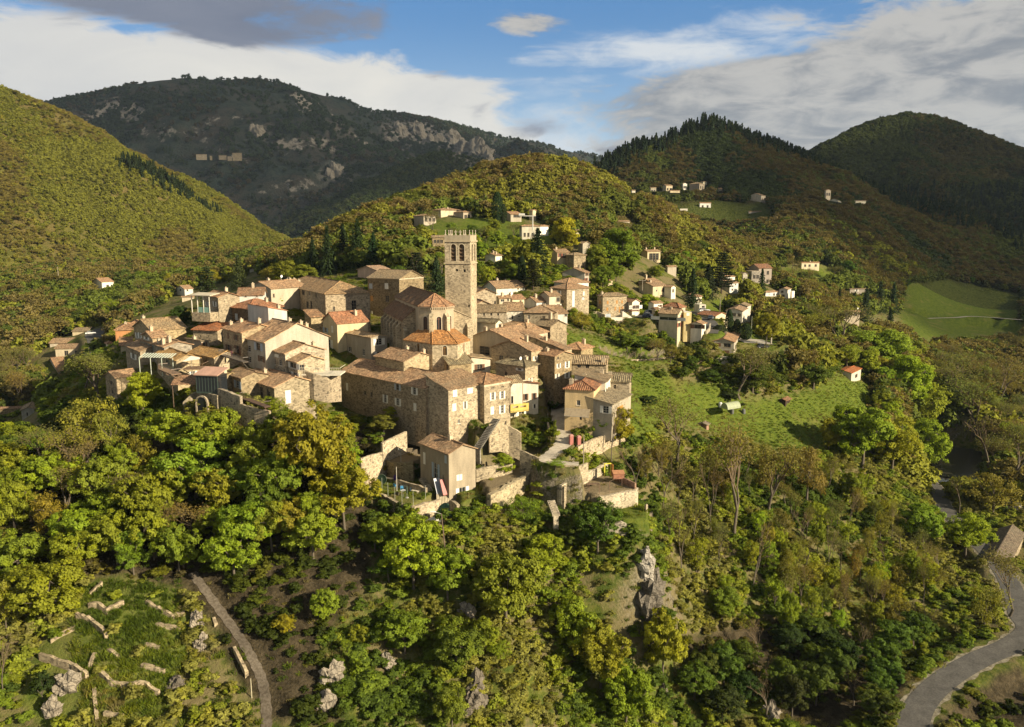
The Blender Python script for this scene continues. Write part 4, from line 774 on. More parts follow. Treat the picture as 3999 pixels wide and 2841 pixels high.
house('stone_house', 'stone house with yellowish lichened roof and white pierced gable above the glass conservatory', '2', 1225, 1463, 1702, 798, 160, 42, 4, 'u', 'S', ST, (.36,.28,.15), .42, [('L',1266,762,1290,815,'o'),('L',1296,766,1316,812,'o'),('L',1342,780,1364,825,'o'),('L',1375,785,1432,838,'o')], [(.3,.1,1.4)])
house('skylight_house', 'tall stone house with orange skylight roof and hanging timber balcony', '2', 742, 966, 1222, 590, 165, 40, 7.5, 'u', 'S', ST3, (.46,.29,.12), .40, [('L',846,588,890,640,'o'),('L',918,632,942,662,'o'),('L',896,882,920,915,'o'),('L',850,725,880,765,'o'),('R',1120,715,1165,785,'w')], [])
house('small_house', 'small stone house with orange skylight roof beside the white shade sail', '2', 1140, 1388, 1476, 562, 169, 50, 4, 'u', 'S', ST3, (.46,.29,.12), .36, [('L',1190,590,1220,640,'w'),('L',1280,585,1296,618,'b')], [(.95,.1,.8)], Lv=6, Lu=11)
house('stacked_house', 'stone house with stepped roof terrace and chimney cluster left of the skylight roofs', '2', 564, 830, 1140, 445, 175, 42, 5.5, 'u', 'S', (.36,.32,.25), T1, .30, [('L',668,418,698,475,'n'),('L',780,435,810,495,'n'),('L',586,515,606,570,'n'),('L',670,532,696,585,'n')], [(.12,.15,1.3),(.3,.1,1.5),(.1,.3,1.0)])
house('small_house', 'small house with tiled roof and stubby chimney tucked in front of the big tan roof', '2', 585, 700, 860, 340, 181, 42, 4, 'v', 'S', ST, T1, .3, [('L',620,335,650,365,'w')], [(.3,.5,1.1)], Lu=7)
house('tan_roof_house', 'house with the biggest tan roof at the left, long low slope and one skylight', '2', 490, 690, 1076, 262, 192, 46, 5, 'v', 'S', ST, (.43,.32,.19), .40, [('L',516,285,532,345,'w'),('L',548,285,566,345,'w')], [(.15,.7,1.5)])
house('wash_house', 'small house with white shutters and dark roof at the far left of the stone cluster', '2', 400, 562, 620, 492, 179, 40, 3.5, 'u', 'S', ST, T3, .3, [('L',468,520,500,580,'w')], [], Lv=6)
house('orange_house', 'orange rendered house with hipped roof at the left edge of the village', '2', 264, 284, 486, 256, 232, 20, 4, 'h', 'P', (.56,.27,.12), T2, .42, [], [(.5,.4,.6)], Lu=12)
house('red_hip_house', 'red hip-roofed house just behind the orange house', '2', 415, 440, 545, 195, 240, 20, 4, 'h', 'P', (.5,.33,.2), T2, .42, [], [], Lu=9)
house('garage', 'garage with red roof below the orange house', '2', 330, 345, 470, 430, 207, 25, 3, 'v', 'P', BEIGE, T2, .34, [], [], Lu=9)
house('square_house', 'square stone house behind the round bright tree at the lower left', '2', 174, 290, 528, 786, 172, 50, 5, 'v', 'S', ST, T1, .36, [('L',224,822,244,868,'o'),('L',230,925,250,970,'o')], [])
house('wall_building', 'long low building with rusty red roof along the inner lane at the left', '2', 1152, 1425, 1440, 262, 191, 72, 4.5, 'x+', 'S', (.38,.31,.22), (.36,.15,.07), .25, [('L',1225,315,1240,340,'o'),('L',1310,315,1322,335,'o')], [], Lv=5)
house('arched_house', 'low house with arched brown door at the end of the inner lane', '2', 1090, 1245, 1330, 380, 182, 50, 4, 'x-', 'P', (.42,.36,.27), T4, .1, [('R',1262,395,1292,455,'bD')], [(.1,.5,.7)], Lu=7)

# ---------------------------------------------------------------- hillside houses right of the village
house('shutter_house', 'three-storey stone house with orange shutters and white outside stair', 'b', 382, 442, 710, 592, 262, 18, 8.2, 'h', 'S', ST3, T4, .34,
  [('R',486,646,506,682,'O'),('R',590,640,608,678,'O'),('R',648,640,666,674,'O'),('R',484,720,504,760,'O'),('R',574,712,590,755,'O'),('R',622,710,638,775,'OD'),('R',654,708,670,750,'O'),('L',404,640,420,680,'O'),('R',472,790,532,860,'G')], [(.1,.6,.8)])
house('gallery_house', 'white-fronted house with brown wooden balcony and chestnut roof', 'b', 708, 770, 852, 655, 263, 30, 6.2, 'u', 'P', WHITE, T6, .5, [('R',790,640,815,680,'X'),('R',765,695,845,735,'w'),('R',760,780,790,835,'X'),('R',800,775,835,825,'X')], [], Lu=10)
house('veranda_house', 'cream house with long wooden veranda and weathered tile roof by the car park', 'b', 1068, 1278, 1338, 790, 250, 58, 7, 'u', 'P', (.55,.48,.35), (.38,.27,.17), .55, [('L',1075,825,1268,862,'w'),('R',1290,830,1308,870,'r'),('R',1314,800,1328,845,'r'),('R',1285,890,1308,935,'r')], [(.4,.5,.6)])
house('red_hip_house', 'house with tall red pyramid roof behind the long veranda', 'b', 1125, 1290, 1362, 715, 262, 45, 5, 'h', 'P', CREAM, T5, .55, [], [])
house('yellow_cube', 'small flat yellow block beside the long veranda house', 'b', 1335, 1348, 1432, 775, 252, 12, 5.5, 'f', 'P', (.60,.48,.24), PALE, .0, [('R',1375,780,1408,812,'X'),('R',1368,905,1390,920,'o')], [], Lu=7)
house('bungalow', 'white bungalow with awning and tan roof on a walled terrace', 'b', 1422, 1545, 1592, 905, 250, 60, 3, 'v', 'P', WHITE, T1, .34, [('L',1462,910,1540,955,'bD'),('R',1558,895,1570,930,'o')], [])
house('cream_gable_house', 'cream house with plain gable and red roof right of the curving road', 'b', 1652, 1700, 1838, 815, 284, 30, 4.2, 'u', 'P', (.64,.56,.40), T5, .36, [], [], Lu=9)
house('stepped_house', 'long stepped white house with several roof levels behind the cypresses', 'b', 1818, 2000, 2055, 760, 300, 66, 5.5, 'v', 'P', PALE, (.34,.24,.16), .3, W_('L', (.2,.5,.8), 2, 1.3, 1.2, 'o', .9), [])
house('stepped_house', 'upper gabled block of the stepped white house behind the cypresses', 'b', 1915, 2052, 2094, 705, 316, 62, 5, 'v', 'P', PALE, T4, .34, [], [])
house('terrace_villa', 'beige two-storey villa with orange roof and arched balcony in front of the cypresses', 'b', 1668, 1906, 1968, 1105, 246, 70, 4.8, 'v', 'P', (.46,.40,.29), T2, .3,
  [('L',1692,1115,1760,1152,'B'),('L',1790,1120,1870,1165,'o'),('L',1695,1195,1755,1228,'B'),('L',1795,1198,1858,1232,'B'),('R',1920,1125,1945,1180,'o')], [(.3,.75,.7),(.5,.55,.6)])
house('white_house', 'small white house on the green bank left of the long veranda', 'b', 950, 1010, 1108, 672, 274, 35, 3, 'v', 'P', WHITE, T1, .34, [('R',1055,690,1068,705,'o'),('R',1080,688,1094,712,'b')], [])
house('shed', 'low shed with brown roof under the small white house', 'b', 990, 1030, 1070, 735, 262, 40, 2.5, 'v', 'P', CREAM, T6, .36, [], [])
house('cluster_house', 'upper house of the stone cluster, with two roofs, above the yellow-green tree', 'b', 835, 985, 1088, 440, 312, 40, 5, 'v', 'S', ST3, T1, .36, [('R',1040,400,1062,432,'s')], [(.1,.5,1.5)])
house('cluster_house', 'front cream house of the stone cluster above the yellow-green tree', 'b', 845, 1000, 1148, 480, 304, 42, 4.8, 'v', 'P', CREAM, T3, .34, [('R',1035,520,1050,545,'s'),('R',1112,500,1128,545,'b'),('R',1090,580,1105,610,'b')], [(.3,.5,.8)])
house('cluster_house', 'right house of the stone cluster, with white gable and dark side', 'b', 1128, 1205, 1254, 490, 306, 45, 3, 'u', 'P', WHITE, T3, .36, [('R',1216,515,1236,550,'o')], [])
house('columned_house', 'house with columned loggia and terrace roof among the dark trees', 'b', 872, 940, 1084, 95, 400, 30, 5, 'v', 'P', CREAM, T3, .3, W_('R', (.25,.5,.75), 1, 2.0, 3.4, 'o', .9), [(.2,.7,1.4),(.8,.6,1.2)])
house('small_house', 'low brown-roofed house below the columned loggia', 'b', 1140, 1165, 1262, 262, 345, 25, 3, 'v', 'P', BEIGE, T3, .3, [], [])
house('white_house', 'white gabled house with shaded long side above the curving road', 'b', 1300, 1478, 1545, 605, 318, 58, 3.5, 'v', 'P', WHITE, T6, .36, [('R',1500,590,1518,608,'o'),('R',1486,628,1500,655,'b'),('R',1522,625,1534,658,'b')], [(.9,.5,1.2)])
house('garage', 'little white garage with open front below the shaded white house', 'b', 1512, 1520, 1592, 690, 300, 10, 2.6, 'f', 'P', WHITE, PALE, 0, [('R',1545,700,1578,755,'o')], [], Lu=5)
house('white_villa', 'white two-level villa with tan roofs on the far bank', 'b', 1700, 1812, 1915, 380, 380, 45, 5, 'v', 'P', (.68,.65,.56), T1, .3, [('L',1735,390,1752,410,'o'),('L',1770,392,1786,410,'o')], [(.3,.5,.8)])
house('white_villa', 'lower wing of the white two-level villa, with stone base', 'b', 1705, 1858, 1954, 450, 372, 45, 5, 'v', 'P', (.62,.59,.50), T3, .3, [('R',1870,455,1884,470,'o'),('R',1915,455,1930,468,'o'),('R',1880,510,1896,530,'o')], [])
house('old_house', 'tall plain old house with reddish roof on the far bank', 'c', 828, 845, 962, 112, 430, 15, 7, 'v', 'P', (.44,.36,.27), (.36,.19,.12), .4, W_('R', (.3,.7), 3, 1.4, 2.0, 'o', 1.6, 4.6), [], Lu=10)
house('ruin', 'roofless grey stone ruin beside the tall plain old house', 'c', 770, 780, 858, 140, 424, 12, 4.5, 'f', 'S', (.36,.32,.26), ST, 0, W_('R', (.3,.7), 1, 1.5, 2.0, 'o', 2), [], Lu=7)
house('ruin', 'small ruined gable wall in the grass above the white two-level villa', 'c', 690, 700, 742, 160, 410, 20, 5, 'u', 'S', (.42,.38,.3), T4, .4, [], [], Lu=4)
house('white_cottage', 'white cottage with tan roof and terrace, left of two neighbours on the far bank', 'c', 870, 905, 1040, 330, 400, 30, 4, 'h', 'P', WHITE, T1, .3, [('R',975,340,990,360,'o'),('R',1000,340,1015,360,'o'),('L',890,340,902,360,'o')], [])
house('white_cottage', 'white cottage with garage below, right of two neighbours on the far bank', 'c', 1028, 1105, 1135, 305, 402, 60, 4, 'v', 'P', WHITE, T3, .3, [('L',1045,315,1068,335,'o'),('L',1050,350,1080,372,'o')], [])
house('white_annex', 'small white block at the side of the garage cottage', 'c', 1128, 1145, 1168, 322, 408, 45, 3.5, 'f', 'P', WHITE, PALE, 0, [], [], Lu=6)
house('forest_bungalow', 'long cream bungalow alone at the forest edge', 'c', 1218, 1232, 1392, 62, 540, 12, 3, 'v', 'P', (.66,.56,.38), T2, .3, W_('R', (.2,.45,.8), 1, 1.6, 1.6, 'o', 1.2), [(.5,.4,.8)])
house('loggia_house', 'house with open loggia and dish among bare trees at the right', 'c', 1604, 1612, 1760, 505, 420, 10, 5, 'v', 'P', (.46,.39,.30), T3, .3, [('R',1628,515,1655,535,'o'),('R',1660,515,1690,535,'o'),('R',1705,515,1735,542,'o')], [], dish=(.9, .5))
house('flat_house', 'low flat house half hidden under the dark firs at the right', 'c', 1660, 1670, 1830, 300, 520, 8, 3, 'v', 'P', (.34,.29,.22), T4, .2, [('R',1722,305,1738,325,'w')], [])
house('garden_shed', 'long white garden shed with orange sheet roof at the end of the meadow', 'c', 1546, 1684, 1770, 1062, 283, 52, 2.8, 'v', 'P', (.60,.56,.47), (.55,.20,.08), .22, [('R',1718,1072,1740,1105,'oD'),('L',1580,1062,1600,1095,'G')], [])
house('wooden_hut', 'dark wooden hut with brown roof in the meadow', 'c', 1030, 1085, 1130, 1310, 240, 50, 2.6, 'v', 'P', (.07,.045,.03), (.30,.17,.1), .35, [('R',1096,1318,1112,1365,'oD')], [])
house('wooden_hut', 'small pinkish brick hut at the lower edge of the meadow', 'c', 302, 370, 392, 1530, 212, 55, 2.5, 'v', 'S', (.36,.22,.15), (.3,.26,.2), .3, [], [])
house('valley_house', 'stone mill house with dark slate-brown roof in the valley by the road', 'v', 1085, 1215, 1300, 660, 190, 50, 4, 'v', 'S', ST3, (.20,.165,.125), .6, [('R',1248,662,1266,688,'o')], [])
house('valley_house', 'small roof peeping out of the trees left of the mill house', 'v', 1010, 1065, 1098, 585, 203, 45, 3, 'v', 'S', ST3, (.22,.18,.14), .5, [], [])
# ---------------------------------------------------------------- knoll above the village
house('villa', 'stone villa with white roof panel, leftmost on the knoll', 'a', 190, 298, 436, 410, 392, 40, 5.5, 'h', 'P', (.46,.39,.29), T3, .25, W_('R', (.2,.5,.8), 2, 1.6, 1.8, 'o', 1.0, 3.6), [])
house('villa', 'large low villa with tan roof up on the knoll', 'a', 390, 490, 720, 345, 408, 35, 4, 'h', 'P', CREAM, T1, .22, W_('L', (.3,.7), 1, 1.2, 1.6, 'w', 2), [(.5,.4,.5)])
house('villa', 'small villa with big white tilted solar panel on the knoll', 'a', 645, 740, 830, 368, 402, 35, 3.5, 'h', 'P', (.52,.42,.3), T1, .22, W_('R', (.3,.7), 1, 1.6, 1.8, 'o', 1.4), [])
house('villa', 'villa with dark open gallery under an orange roof beside the cypress', 'a', 1175, 1270, 1390, 392, 405, 30, 5, 'v', 'P', BEIGE, T2, .3, [('L',1190,392,1262,420,'o'),('R',1300,400,1380,430,'o')], [])
house('villa', 'small tower-like cream house at the right of the orange gallery villa', 'a', 1478, 1515, 1552, 350, 415, 45, 5, 'u', 'P', CREAM, T1, .3, [], [])
house('villa', 'long whitish villa behind the tall antenna mast', 'a', 1368, 1395, 1600, 525, 360, 15, 5, 'h', 'P', (.50,.46,.38), T1, .25, W_('R', (.15,.35,.6,.85), 1, 1.0, 1.8, 'o', 3.0), [])
house('villa', 'right wing of the whitish villa, with rounded tan roof', 'a', 1570, 1600, 1690, 525, 366, 30, 4.5, 'h', 'P', WHITE, T1, .3, [], [])
house('barn', 'low stone barn in the green terraces left of the tower top', 'a', 385, 395, 540, 650, 330, 10, 3, 'v', 'S', ST, T4, .25, W_('R', (.2,.45,.7), 1, 1.2, 1.4, 'o', 1), [])
house('cottage', 'low brown-roofed cottage with white gable right of the tower top', 'a', 985, 1100, 1172, 855, 300, 62, 3, 'v', 'P', WHITE, T3, .34, [], [(.4,.5,.8),(.5,.3,.8)])
house('cottage', 'small grey cottage with gable right of the golden tree', 'a', 2025, 2075, 2156, 720, 335, 40, 3, 'u', 'P', GREYP, T4, .36, [('L',2035,710,2070,745,'o')], [])
house('cottage', 'tiny house in the trees up right of the golden tree', 'a', 1975, 2000, 2042, 575, 400, 30, 3, 'v', 'P', PALE, T4, .3, [], [])
house('cottage', 'cottage with pale walls halfway up the wooded knoll at the right', 'd', 208, 222, 303, 505, 470, 15, 2.8, 'v', 'P', CREAM, T3, .3, W_('R', (.3,.7), 1, 1.5, 1.6, 'o', 1.4), [])
house('cottage', 'cream cottage with stepped red roof below the bright green trees', 'b', 455, 500, 552, 415, 296, 40, 3, 'v', 'P', CREAM, T2, .36, [], [(.4,.5,.9)])
# ---------------------------------------------------------------- hamlet on the right hill
for nm, lab, xl, xc, xr, ye, Y, th, h, rf, wc, rc in (
  ('hamlet_house', 'stone house with balcony, second from the left in the hill hamlet', 548, 575, 622, 240, 760, 25, 6, 'v', BEIGE, T3),
  ('hamlet_house', 'long low cream house at the foot of the hill hamlet', 598, 605, 676, 277, 740, 10, 3, 'v', CREAM, T3),
  ('hamlet_house', 'narrow round-topped stone barn in the hill hamlet', 692, 702, 730, 225, 765, 30, 5.8, 'u', PALE, T4),
  ('hamlet_house', 'largest square stone house of the hill hamlet', 748, 822, 860, 225, 760, 48, 8, 'h', (.38,.31,.22), T4),
  ('hamlet_house', 'pale block behind the largest house of the hill hamlet', 832, 850, 878, 212, 785, 30, 6, 'h', PALE, T4),
  ('hamlet_house', 'lone small stone house right of the hill hamlet', 956, 968, 992, 262, 770, 20, 5, 'v', BEIGE, T3),
  ('hamlet_house', 'wide cream house with terrace on the right hill', 1190, 1282, 1314, 312, 735, 52, 4.5, 'v', CREAM, T3),
  ('hamlet_house', 'small bright white house in the hill meadow', 820, 826, 908, 368, 700, 8, 3.5, 'v', WHITE, T2),
  ('hamlet_house', 'low white-roofed sheds in the hill meadow', 672, 678, 734, 412, 690, 8, 2.5, 'f', PALE, WHITE),
  ('hamlet_house', 'cream house with a row of windows at the edge of the hill meadow', 1186, 1192, 1283, 432, 690, 8, 3.5, 'v', (.50,.43,.33), T3),
  ('hamlet_house', 'tall chapel-like house with belfry far right on the hill', 1755, 1765, 1800, 275, 690, 25, 7, 'u', CREAM, T3),
  ('hamlet_house', 'white block below the chapel-like house', 1790, 1850, 1876, 348, 680, 60, 4, 'v', WHITE, T4),
  ('hamlet_house', 'low pale house at the far right end of the hill', 1975, 1985, 2062, 352, 690, 12, 3, 'v', PALE, T4),
  ('hamlet_house', 'greyish house at the left end of the hill hamlet', 450, 460, 500, 255, 755, 20, 4.5, 'v', GREYP, T4),
  ('hamlet_house', 'half-hidden white cabin at the far left of the hill hamlet', 312, 320, 346, 275, 720, 15, 3, 'v', PALE, T4)):
    house(nm, lab, 'd', xl, xc, xr, ye, Y, th, h, rf, 'P', wc, rc, .34, W_('R', (.25,.7), 1, 1.8, 2.4, 'o', 2.0), [])
# ---------------------------------------------------------------- stone hamlet high on the dark mountain
for lab, xl, xr, ye, h in (('long stone house at the left of the mountain hamlet', 872, 922, 690, 9), ('tiny stone hut between the houses of the mountain hamlet', 933, 946, 697, 6), ('row of low stone houses in the middle of the mountain hamlet', 973, 1010, 695, 6),
                           ('lowest small house of the mountain hamlet', 1012, 1034, 700, 6), ('square stone house, tallest of the mountain hamlet', 1034, 1078, 684, 14)):
    house('mountain_house', lab, 'm', xl, xl+3, xr, ye, 1950, 8, h, 'v', 'S', (.30,.25,.18), T4, .3, [], [])
# ---------------------------------------------------------------- valley at the left
house('valley_villa', 'white villa with shuttered gable alone on the wooded slope at the left', 'e', 832, 922, 1028, 238, 480, 50, 4.5, 'v', 'P', WHITE, T2, .3, [('R',935,230,1015,248,'w'),('R',960,262,985,280,'o'),('R',1000,262,1014,282,'o')], [])
house('valley_villa', 'white bungalow with tan roof beyond the big cedar', 'e', 1600, 1672, 1748, 300, 420, 45, 3, 'v', 'P', WHITE, T1, .3, [('R',1690,305,1705,320,'o'),('L',1625,300,1640,318,'o')], [])
house('valley_villa', 'low cream house below the white bungalow by the cedar', 'e', 1640, 1648, 1755, 372, 400, 12, 2.5, 'v', 'P', CREAM, T1, .3, [], [])
house('valley_barn', 'flat tan-roofed barn beside the car park at the left', 'e', 648, 655, 786, 685, 340, 8, 2.5, 'v', 'P', CREAM, T4, .2, [], [], Lu=10)
house('valley_villa', 'house with orange two-part roof among trees at the left', 'e', 422, 530, 632, 1052, 300, 40, 3, 'v', 'P', PALE, (.40,.25,.15), .35, [], [])
house('valley_barn', 'old stone farmhouse with long brown roof at the left edge', 'e', -200, -190, 185, 1392, 258, 10, 5, 'v', 'S', ST2, (.30,.20,.13), .42, W_('R', (.72,.86), 1, 1.2, 2.2, 'r', 4), [])
house('valley_barn', 'pale gabled annex of the old farmhouse at the left edge', 'e', 184, 192, 330, 1400, 252, 25, 5, 'u', 'P', (.40,.38,.33), T4, .4, [('R',235,1418,250,1450,'o'),('R',262,1380,276,1395,'w')], [(.9,.5,2.5)], Lu=9)
house('valley_villa', 'long tan-roofed farm half hidden by bare trees at the left', 'e', 436, 450, 690, 790, 330, 8, 3, 'v', 'P', BEIGE, T3, .3, [], [], Lu=9)
house('valley_villa', 'low beige house in bare trees below the tan-roofed farm', 'e', 490, 500, 820, 840, 312, 8, 3.5, 'v', 'P', BEIGE, T3, .3, W_('R', (.3,.6), 1, 1.5, 2, 'o', 1), [], Lu=8)
house('valley_villa', 'little cream hut with red cap roof beside the left garage', 'e', 958, 978, 1005, 795, 240, 40, 2.5, 'h', 'P', CREAM, T2, .5, [], [])
house('valley_villa', 'white cottage far off behind the tall fir at the left', 'm', 1108, 1114, 1138, 1205, 520, 12, 5, 'u', 'P', WHITE, T4, .4, [], [])

# ================================================================ church and bell tower
def arch_fill(mb, p0, du, n, s0, s1, zs, zt, depth=.3, mi=0, seg=8):   # rounds off the head of a rectangular opening
    p0, du, n = Vector(p0), Vector(du), Vector(n); m, r = (s0+s1)/2, (s1-s0)/2; hz = zt-zs
    P = lambda s, z, d=0.0: tuple(p0+du*s-n*d+Vector((0, 0, z)))
    arc = [(m-r*math.cos(math.pi*k/(2*seg)), zs+hz*math.sin(math.pi*k/(2*seg))) for k in range(seg+1)]
    for side in (0, 1):
        a = arc if side == 0 else [(2*m-s, z) for s, z in arc]; cnr = (s0, zt) if side == 0 else (s1, zt)
        for k in range(seg):
            q = [cnr, a[k], a[k+1]]
            if side == 1: q = q[::-1]
            mb.poly([P(*x) for x in q], q, mi)
            w = [P(*a[k]), P(*a[k], depth), P(*a[k+1], depth), P(*a[k+1])]
            mb.poly(w if side == 0 else w[::-1], None, mi)
def arch_ring(mb, p0, du, n, s0, s1, z0, zs, zt, wd=.18, d0=0.0, d1=.05, seg=8):   # raised stone surround
    obox(mb, p0, du, n, s0-wd, s0-.003, z0, zs, d0, d1); obox(mb, p0, du, n, s1+.003, s1+wd, z0, zs, d0, d1)
    p0, du, n = Vector(p0), Vector(du), Vector(n); m, r = (s0+s1)/2, (s1-s0)/2; hz = zt-zs
    P = lambda s, z, d: tuple(p0+du*s+n*d+Vector((0, 0, z)))
    for k in range(2*seg):
        a0, a1 = math.pi*k/(2*seg), math.pi*(k+1)/(2*seg); f = (r+wd)/r
        i0, i1 = (m-r*math.cos(a0), zs+hz*math.sin(a0)), (m-r*math.cos(a1), zs+hz*math.sin(a1)); o0, o1 = (m-r*f*math.cos(a0), zs+(hz+wd)*math.sin(a0)), (m-r*f*math.cos(a1), zs+(hz+wd)*math.sin(a1))
        mb.poly([P(*i0, d1), P(*i1, d1), P(*o1, d1), P(*o0, d1)]); mb.poly([P(*o0, d0), P(*o0, d1), P(*o1, d1), P(*o1, d0)])

def arched_window(parent, p0, du, n, s0, s1, z0, z1, ring=(.55, .47, .34), wood=None, bars=2, depth=.3):
    f = MB(); zs = z1-(s1-s0)/2; arch_ring(f, p0, du, n, s0, s1, z0, zs, z1); obox(f, p0, du, n, s0-.22, s1+.22, z0-.16, z0-.005, -.02, .1)
    fo = f.build('window', PLASTER, parent, ring); g = MB(); P0, D, N_ = Vector(p0), Vector(du), Vector(n)
    P = lambda s, z, d: tuple(P0+D*s-N_*d+Vector((0, 0, z)))
    g.poly([P(s0, z0, depth-.04), P(s1, z0, depth-.04), P(s1, z1, depth-.04), P(s0, z1, depth-.04)]); g.build('pane', GLASS, fo)
    b = MB()
    for k in range(1, bars+1): zz = z0+(zs-z0)*k/bars; obox(b, p0, du, n, s0, s1, zz-.05, zz+.05, -depth+.05, -depth+.11)
    obox(b, p0, du, n, (s0+s1)/2-.04, (s0+s1)/2+.04, z0, z1-.02, -depth+.05, -depth+.1); obox(b, p0, du, n, s0, s0+.07, z0, zs, -depth+.05, -depth+.12); obox(b, p0, du, n, s1-.07, s1, z0, zs, -depth+.05, -depth+.12)
    b.build('frame', PAINT, fo, wood or (.20, .09, .06))

def church():
    th = R(18.6); u = Vector((-math.sin(th), math.cos(th), 0)); v = Vector((math.cos(th), math.sin(th), 0))
    A = at(*S('4', 925, 1026), 183.0); Rr = 4.5; O = A+u*(Rr*math.cos(R(22.5))); zE = A.z
    zB = zE-15; t = thing('church', (O.x, O.y, zB), th, 'old church with polygonal apse, brown tiled nave roof and orange lower roof beside the tower', 'church')
    H_ = 15.0; loc = lambda p: Vector(((p-O).dot(v), (p-O).dot(u), p.z-zB))
    # apse: half an octagon
    an = [-112.5, -67.5, -22.5, 22.5, 67.5, 112.5]; ap = [Vector((Rr*math.sin(R(a)), -Rr*math.cos(R(a)), 0)) for a in an]; w = ap[4].x
    mb = MB(); wins = []
    for k in range(1, 4):
        p0, p1 = ap[k], ap[k+1]; du = (p1-p0).normalized(); n = Vector((du.y, -du.x, 0)); L = (p1-p0).length
        wd = 1.15; s0 = L/2-wd/2; z0, z1 = 5.6, 12.6; grid_wall(mb, p0, du, n, L, H_, [(s0, s0+wd, z0, z1)], u0=k*7, depth=.3); arch_fill(mb, p0, du, n, s0, s0+wd, z1-wd/2, z1); wins.append((p0, du, n, s0, s0+wd, z0, z1))
    # nave and aisles
    yA = 2.6; L_ = 31.0
    qz = at(*S('4', 507, 1186), (O+u*yA-v*9).y).z-zB; hA = qz
    wl = -solve_len(O+u*yA+Vector((0, 0, 0)), v, S('4', 503, 0)[0]); wr = solve_len(O+u*yA, v, S('4', 1300, 0)[0])
    nh = ap[4].y
    grid_wall(mb, (-w, nh+L_, 0), (0, -1, 0), (-1, 0, 0), L_, H_, []); grid_wall(mb, (w, nh, 0), (0, 1, 0), (1, 0, 0), L_, H_, [])
    rise = .62; zr = H_+rise*w
    grid_wall(mb, (w, nh+L_, 0), (-1, 0, 0), (0, 1, 0), 2*w, H_, []); mb.poly([(w, nh+L_, H_), (-w, nh+L_, H_), (0, nh+L_, zr)])
    wall = mb.build('wall', PLASTER, t, (.44, .36, .245))
    hT = H_-1.1                                               # top of the aisle roofs against the nave
    ai = MB()
    grid_wall(ai, (-wl, yA+L_-4, 0), (0, -1, 0), (-1, 0, 0), L_-4, hA, [], u0=3)
    for x0, x1, hL, hR in ((-wl, -w, hA, hT), (w, wr, hT, hA)):
        ai.poly([(x0, yA, -3), (x1, yA, -3), (x1, yA, hR), (x0, yA, hL)]); ai.poly([(x1, yA+L_-4, -3), (x0, yA+L_-4, -3), (x0, yA+L_-4, hL), (x1, yA+L_-4, hR)])
    grid_wall(ai, (wr, yA, 0), (0, 1, 0), (1, 0, 0), L_-4, hA, [])
    ai.build('aisle_wall', STONE, t, (.42, .34, .23))
    ov = .35
    pl = [[(-w-ov, nh+L_, H_-ov*rise), (-w-ov, nh-.2, H_-ov*rise), (0, 0, zr), (0, nh+L_, zr)], [(w+ov, nh-.2, H_-ov*rise), (w+ov, nh+L_, H_-ov*rise), (0, nh+L_, zr), (0, 0, zr)]]
    ro = build_roof(t, pl, [((0, 0, zr), (0, nh+L_, zr))], (.27, .165, .095), TILE, seed=3)
    oc = [Vector((p.x*1.07, p.y*1.07, H_-.15)) for p in ap]; oc[0] = Vector((-w-ov, nh, H_-.15)); 
    app = [[oc[k], oc[k+1], Vector((0, 0, zr))] for k in (1, 2, 3)]
    build_roof(t, [[tuple(p) for p in q] for q in app], [(tuple(oc[k]), (0, 0, zr)) for k in (1, 2, 3, 4)], (.42, .25, .15), TILE, name='apse_roof', wob=.01, seed=8)
    sl = (hT-hA)/(wl-w)
    build_roof(t, [[(-wl-ov, yA+L_-3.8, hA-ov*sl), (-wl-ov, yA-.25, hA-ov*sl), (-w, yA-.25, hT), (-w, yA+L_-3.8, hT)]], [], (.26, .155, .09), TILE, name='aisle_roof', seed=12)
    sr = (hT-hA)/(wr-w)
    build_roof(t, [[(wr+ov, yA-.25, hA-ov*sr), (wr+ov, yA+L_-3.8, hA-ov*sr), (w, yA+L_-3.8, hT), (w, yA-.25, hT)]], [], (.40, .33, .24), TILE, name='aisle_roof', seed=15)
    for q in wins: arched_window(t, *q)
    # eave brackets round the apse
    c = MB()
    for k in range(1, 4):
        p0, p1 = ap[k], ap[k+1]; du = (p1-p0).normalized(); n = Vector((du.y, -du.x, 0)); L = (p1-p0).length; obox(c, p0, du, n, -.05, L+.05, H_-.32, H_-.2, .0, .28); obox(c, p0, du, n, -.03, L+.03, H_-1.0, H_-.86, .0, .08)
        m = int(L/.42)
        for i in range(m): obox(c, p0, du, n, (i+.3)*L/m, (i+.72)*L/m, H_-.72, H_-.325, .0, .24)
    c.build('cornice', PLASTER, t, (.50, .40, .27))
    def buttress(p, n, wd, dp, z1, zb=-3):
        b = MB(); p, n = Vector(p), Vector(n).normalized(); d = Vector((-n.y, n.x, 0)); q = [p-d*wd/2, p+d*wd/2, p+d*wd/2+n*dp, p-d*wd/2+n*dp]
        top = [z1, z1, z1-.9*dp, z1-.9*dp]
        for k in range(4): j = (k+1) % 4; b.poly([(q[k].x, q[k].y, zb), (q[j].x, q[j].y, zb), (q[j].x, q[j].y, top[j]), (q[k].x, q[k].y, top[k])][::-1])
        b.poly([(q[k].x, q[k].y, top[k]) for k in range(4)]); return b.build('buttress', STONE, t, (.46, .38, .26))
    for k in (2, 3): buttress(ap[k]*1.0, ap[k], .95, .95, H_-1.6)
    for k in range(6): buttress((-wl+.02, yA+2.2+k*4.4, 0), (-1, 0, 0), .9, 1.3, hA-.7)
    buttress((-wl+.5, yA+.02, 0), (0, -1, 0), .9, .8, hA-1.6); buttress((wr-.6, yA+.02, 0), (0, -1, 0), 1.3, 1.1, hA-1.2)
